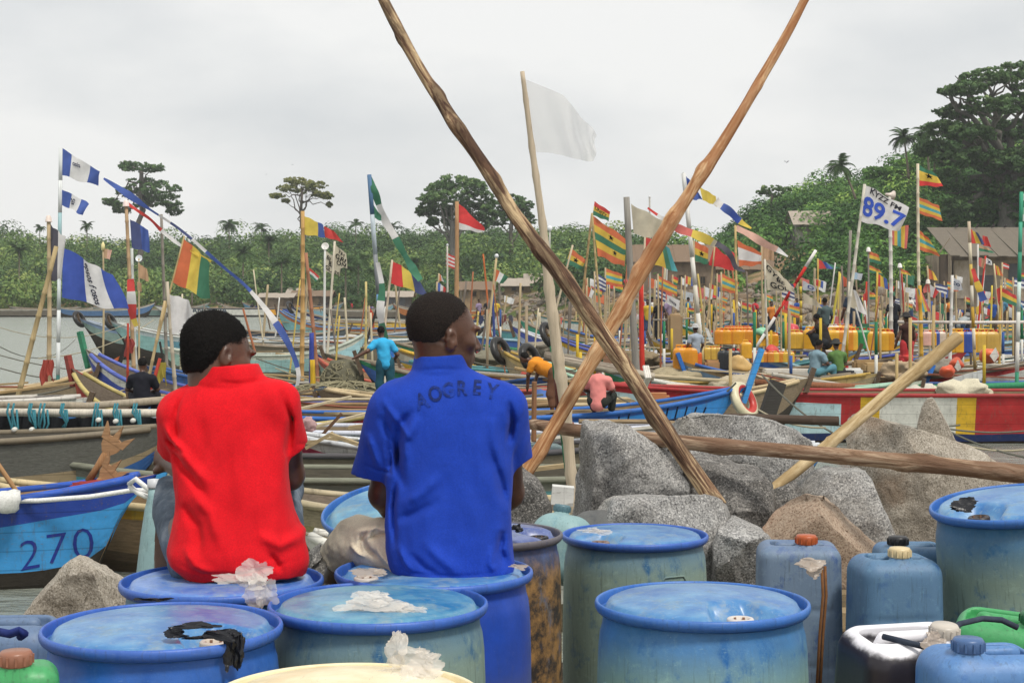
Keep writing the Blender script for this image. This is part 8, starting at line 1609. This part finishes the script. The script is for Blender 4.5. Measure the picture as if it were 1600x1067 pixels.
def red_man():
    m = Man('man in red shirt and denim sitting on a blue drum', 4.62, (225, 912), (492, 488)); p = m.p
    f = m.field(); m.head(f, 338, 561, .085, 54, 16, -6, .99); P = m.hd[3]
    f.cone(P(0, -.004, -.06), p(358, 612, .115), .050, .054, .03)
    f.chain([p(284, 648, .06), p(298, 738, .17), p(264, 721, .335)], [.050, .041, .030], .02)                       # left arm to the knee
    f.chain([p(440, 632, .06), p(452, 742, .15), p(440, 755, .38)], [.05, .043, .033], .02)
    hand(f, P, p(264, 721, .335), p(243, 715, .375), np.array((.30, .62, .30)), ((-.72, .25, -.60), (-.25, .1, -.96), (.10, .0, -.99)), (p(258, 724, .33), p(253, 731, .325), p(246, 735, .33), p(240, 737, .34)))
    f.ell(p(238.5, 735.5, .333), (.0045, .004, .0055), .002)
    f.chain([p(304, 850, .05), p(262, 784, .42), p(263, 905, .36)], [.075, .056, .042], .03); f.chain([p(425, 850, .05), p(436, 772, .42), p(430, 905, .40)], [.075, .056, .042], .03)
    for q in ((263, .36), (430, .40)): f.cone(p(q[0], 905, q[1]), p(q[0]-4, 911, q[1]+.10), .04, .028, .02)
    f.cone(p(360, 850, .02), p(360, 660, .08), .09, .09, .03); obj('body', *f.mesh(1), skin_mat(), m.t, True)
    m.hair(HAIR, [(-.13, -.062), (-.06, -.055), (-.035, -.02), (-.012, .040), (.03, .040), (.045, .062), (.075, .082), (.1, .09)], .0035, curl=.0016)
    f = m.field(); f.loft(m.rows([(586, 314, 408, .08, .058), (598, 298, 428, .075, .08), (612, 276, 443, .07, .098), (636, 260, 450, .065, .112), (690, 264, 450, .05, .12), (740, 272, 453, .035, .125), (790, 279, 463, .02, .13), (830, 270, 474, .005, .135), (860, 262, 479, -.005, .14), (882, 268, 480, -.01, .135), (897, 296, 474, -.012, .12)]), .02, 2.5)
    for a, b, r1, r2, cp, cn in ((p(283, 650, .05), p(277, 712, .13), .074, .060, p(268, 706, .12), p(270, 716, .13)-p(284, 640, .05)), (p(432, 630, .05), p(453, 712, .11), .072, .060, p(455, 700, .1), p(462, 712, .11)-p(432, 630, .05))):
        g = m.field(); g.cone(a, b, r1, r2, .0); g.cut(cp, cn); g.cone(a*.08+b*.92, b+(b-a)*.5, r2-.012, r2-.010, 0, True); hh = np.clip(.5+.5*(g.V-f.V)/.03, 0, 1); f.V = g.V*(1-hh)+f.V*hh-.03*hh*(1-hh)
    g = m.field(); g.loft(m.rows([(570, 314, 402, .085, .088), (580, 309, 408, .083, .092), (594, 300, 416, .08, .095), (604, 298, 418, .078, .092)]), .01, 2.2); f.V = np.minimum(f.V, g.V)
    m.fold(f, [(318, 598), (360, 602), (408, 598)], .006, -.005)                                                   # collar seam
    for pts, w, a in (([(262, 690), (300, 730), (330, 760)], .018, .010), ([(252, 706), (290, 742), (330, 786)], .014, -.010), ([(300, 770), (330, 800), (352, 860)], .020, .010), ([(282, 790), (308, 822), (318, 872)], .018, -.012), ([(430, 610), (446, 660), (440, 720)], .010, -.012), ([(448, 720), (446, 780), (462, 840)], .018, -.007), ([(270, 625), (262, 660), (268, 700)], .012, -.008), ([(400, 830), (440, 850), (474, 836)], .020, .008), ([(345, 700), (352, 780), (360, 850)], .035, -.005), ([(395, 690), (400, 760), (412, 830)], .035, .005), ([(420, 860), (432, 876), (440, 892)], .012, -.008), ([(290, 850), (310, 878), (340, 892)], .014, .008), ([(380, 640), (375, 720), (382, 800)], .03, .004), ([(310, 640), (312, 700), (300, 752)], .022, -.006), ([(244, 664), (262, 690), (282, 704)], .010, .008), ([(245, 690), (262, 704), (284, 712)], .008, -.008), ([(465, 650), (470, 680), (474, 700)], .010, .005)): m.fold(f, pts, w*.8, a*1.45)
    for pts in ([(282, 606), (266, 640), (270, 690)], [(430, 594), (446, 640), (448, 700)], [(452, 700), (466, 704), (480, 694)], [(272, 876), (320, 892), (380, 894), (474, 872)]): m.fold(f, pts, .0045, -.0035)
    f.warp(lambda q: .006*fbm(q*np.array((9, 7, 5)), 3, 3)+.003*(.5-np.abs(vnoise(q*np.array((26, 20, 12))+3, 4)))); obj('shirt', *f.mesh(1), RED_C, m.t, True)
    f = m.field(); f.chain([p(312, 866, .03), p(270, 782, .42), p(264, 812, .42)], [.098, .072, .064], .03); f.chain([p(424, 862, .03), p(434, 768, .42), p(432, 800, .42)], [.098, .072, .066], .03); f.cone(p(320, 872, 0), p(420, 872, 0), .085, .085, .04)
    for pts, w, a in (([(242, 750), (262, 790), (280, 840)], .010, .008), ([(250, 742), (272, 770), (284, 800)], .010, -.008), ([(256, 800), (268, 836), (282, 866)], .009, -.007), ([(240, 775), (254, 806), (262, 830)], .007, .006)): m.fold(f, pts, w*.8, a*1.45)
    f.warp(lambda q: .005*fbm(q*14, 6, 4)); obj('jeans', *f.mesh(1), DENIM, m.t, True)
red_man()

def blue_man():
    m = Man('man in blue lettered shirt and khaki trousers on a drum', 4.72, (500, 912), (836, 450)); p = m.p
    f = m.field(); m.head(f, 691, 529, .085, 62, 5, 3, 1.01); P = m.hd[3]
    f.cone(P(0, -.008, -.06), p(687, 600, .085), .058, .062, .03)
    for y in (522, 533): m.fold(f, [(655, y+2), (678, y), (704, y+8)], .006, -.004)
    E = lambda c, r, k: f.ell(P(*c), r, k, m.hd[1]); E((0, .082, -.100), (.018, .020, .022), .015)                 # chin beard
    f.chain([p(622, 645, .05), p(601, 772, .12), p(640, 838, .36)], [.056, .046, .033], .02); f.chain([p(785, 645, .06), p(795, 770, .2), p(752, 820, .42)], [.055, .045, .033], .02)
    for w, k_ in ((p(640, 838, .36), p(655, 846, .43)), (p(752, 820, .42), p(735, 832, .48))): hand(f, P, w, k_, np.array((.9, .2, .2)), ((.2, .6, -.7), (.1, .3, -.95), (0, -.1, -.98)), (w, w+np.array((.03, .03, -.01)), w+np.array((.045, .06, -.02)), w+np.array((.05, .085, -.03))))
    f.chain([p(655, 868, .06), p(548, 862, .24), p(528, 905, .30)], [.085, .06, .045], .03); f.chain([p(740, 868, .06), p(738, 862, .46), p(738, 905, .44)], [.085, .06, .045], .03)
    f.cone(p(528, 905, .3), p(522, 911, .40), .042, .03, .02); f.cone(p(738, 905, .44), p(738, 911, .54), .042, .03, .02)
    f.cone(p(702, 855, .02), p(700, 660, .07), .09, .09, .03); obj('body', *f.mesh(1), skin_mat(), m.t, True)
    m.hair(HAIR2, [(-.13, -.012), (-.06, -.010), (-.03, .010), (-.01, .046), (.03, .05), (.045, .068), (.07, .085), (.1, .095)], .0015, lump=.0007, curl=.0009)
    f = m.field(); f.loft(m.rows([(570, 650, 724, .075, .058), (580, 640, 744, .07, .07), (592, 622, 768, .065, .086), (606, 604, 787, .06, .10), (630, 594, 801, .055, .112), (670, 598, 806, .05, .12), (720, 605, 803, .04, .125), (770, 608, 800, .025, .125), (820, 606, 799, .01, .13), (860, 606, 801, 0, .135), (888, 612, 804, -.01, .135), (901, 624, 801, -.012, .125)]), .02, 2.5)
    for a, b, r1, r2, cp, cn in ((p(624, 642, .04), p(584, 752, .10), .088, .070, p(583, 744, .1), (-.16, .02, -1)), (p(782, 640, .05), p(806, 735, .14), .082, .056, p(812, 722, .13), (.45, .1, -1))):
        g = m.field(); g.cone(a, b, r1, r2, .0); g.cut(cp, cn); g.cone(a*.08+b*.92, b+(b-a)*.5, r2-.012, r2-.010, 0, True); hh = np.clip(.5+.5*(g.V-f.V)/.025, 0, 1); f.V = g.V*(1-hh)+f.V*hh-.025*hh*(1-hh)
    g = m.field(); g.loft(m.rows([(554, 648, 726, .088, .086), (566, 645, 729, .085, .089), (578, 641, 734, .082, .09), (586, 639, 737, .08, .088)]), .01, 2.2); f.V = np.minimum(f.V, g.V)
    m.fold(f, [(640, 583), (685, 579), (734, 581)], .005, -.004)
    for pts, w, a in (([(592, 622), (622, 664), (642, 690)], .012, .010), ([(590, 650), (612, 690), (622, 740)], .014, -.010), ([(646, 640), (622, 668), (618, 730), (632, 770)], .016, -.014), ([(655, 650), (632, 690), (636, 740)], .018, .010), ([(570, 680), (580, 710), (590, 742)], .012, .007), ([(602, 690), (606, 720), (606, 748)], .009, -.007), ([(618, 745), (612, 800), (616, 860)], .010, -.010), ([(628, 790), (660, 770), (690, 740)], .018, .008), ([(618, 815), (650, 802), (690, 780)], .016, -.008), ([(795, 630), (800, 664), (794, 700)], .013, -.015), ([(775, 640), (770, 680), (782, 740)], .020, .008), ([(760, 690), (780, 750), (792, 800)], .014, -.008), ([(745, 650), (752, 720), (770, 790)], .03, .006), ([(700, 690), (694, 780), (700, 860)], .045, -.006), ([(660, 840), (690, 870), (720, 892)], .018, .007), ([(640, 862), (664, 884), (690, 896)], .012, -.007), ([(786, 830), (780, 862), (792, 890)], .014, -.009), ([(768, 850), (766, 878), (776, 894)], .012, .007), ([(622, 850), (634, 876), (648, 892)], .012, .008), ([(690, 640), (694, 700), (690, 760)], .05, .004), ([(735, 760), (744, 820), (740, 880)], .03, .005)): m.fold(f, pts, w*.8, a*1.45)
    for pts in ([(606, 612), (598, 650), (606, 700), (618, 730)], [(790, 612), (801, 650), (800, 700)], [(557, 731), (586, 741), (614, 744)], [(612, 888), (660, 894), (720, 896), (803, 890)], [(640, 586), (622, 594), (600, 606)], [(736, 586), (756, 594), (786, 606)]): m.fold(f, pts, .0045, -.0035)
    f.warp(lambda q: .006*fbm(q*np.array((9, 7, 5)), 8, 3)+.003*(.5-np.abs(vnoise(q*np.array((26, 20, 12))+3, 9)))); V, F = f.mesh(1); sh = obj('shirt', V, F, BLUE_C, m.t, True)
    # the faded arched lettering across the shoulders
    bv = BVHTree.FromPolygons([tuple(v) for v in V], F.tolist()); o = Vector((0, 0, CAMZ)); loc = Vector(m.t.location)
    n = N('worn_print'); ff = n.noise(n.coords(), 110, 4, 0.8); gg = n.noise(n.coords(), 20, 4); col = n.mix(n.ramp(n.math('MULTIPLY', n.math('ADD', ff, gg), 0.5), [(0.46, (0, 0, 0)), (0.6, (1, 1, 1))]), (0.010, 0.020, 0.095), (0.014, 0.05, 0.34)); PR = n.bsdf(col, 0.8, 0.15)
    for ch, x, y, h, rot in (('A', 659, 626, 25, 17), ('O', 680, 615, 24, 12), ('G', 700, 609, 23, 6), ('R', 723, 606, 23, 1), ('E', 746, 605, 23, -5), ('Y', 769, 611, 24, -12)):
        tv, tf = text_mesh(ch, 0.03, 0.07, 4); a = R(rot); out = []
        for q in tv:
            X, Y = q[0]*h*0.82, q[1]*h; px, py = x+X*math.cos(a)-Y*math.sin(a), y-(X*math.sin(a)+Y*math.cos(a)); d = (W(px, py, 4.7)-o).normalized(); hit = bv.ray_cast(o, d); c = (hit[0] if hit[0] else W(px, py, 4.62))-d*0.0023; out.append(tuple(c-loc))
        obj('lettering', out, tf, PR, sh, world=False)
    f = m.field(); f.chain([p(662, 864, .04), p(558, 850, .21), p(532, 876, .24)], [.108, .080, .074], .03); f.chain([p(742, 872, .05), p(738, 862, .44), p(738, 900, .44)], [.10, .078, .07], .03); f.cone(p(660, 882, 0), p(745, 882, 0), .085, .085, .04)
    f.cut(p(520, 886, .24), (-.85, .1, -.55))
    f.cone(p(536, 874, .24), p(500, 905, .25), .060, .066, 0, True)
    for pts, w, a in (([(540, 850), (580, 836), (608, 838)], .010, .008), ([(562, 858), (590, 846), (612, 846)], .006, -.008), ([(536, 866), (548, 878), (562, 884)], .008, .009), ([(552, 852), (566, 872), (590, 884)], .010, -.009), ([(580, 866), (598, 882), (612, 892)], .010, .009), ([(566, 840), (552, 862), (556, 884)], .008, -.006), ([(590, 822), (572, 842), (560, 866)], .010, .006)): m.fold(f, pts, w*.8, a*1.45)
    f.warp(lambda q: .006*fbm(q*15, 9, 4)); obj('trousers', *f.mesh(1), KHAKI_C, m.t, True)
blue_man()

# ------------------------------------------------------------------ harbour air
def haze():
    m = bpy.data.materials.new('humid_air'); m.use_nodes = True; t = m.node_tree; t.nodes.clear(); o = t.nodes.new('ShaderNodeOutputMaterial'); v = t.nodes.new('ShaderNodeVolumePrincipled')
    v.inputs['Color'].default_value = (0.93, 0.95, 0.97, 1); v.inputs['Density'].default_value = HAZE; v.inputs['Anisotropy'].default_value = 0.3; t.links.new(v.outputs[0], o.inputs['Volume'])
    b = obj('haze', *box((0, 215, 15), (660, 470, 42)), m); setp(b, 'faint humid haze over the whole harbour', 'haze', kind='stuff')
HAZE = 0.0004
haze()
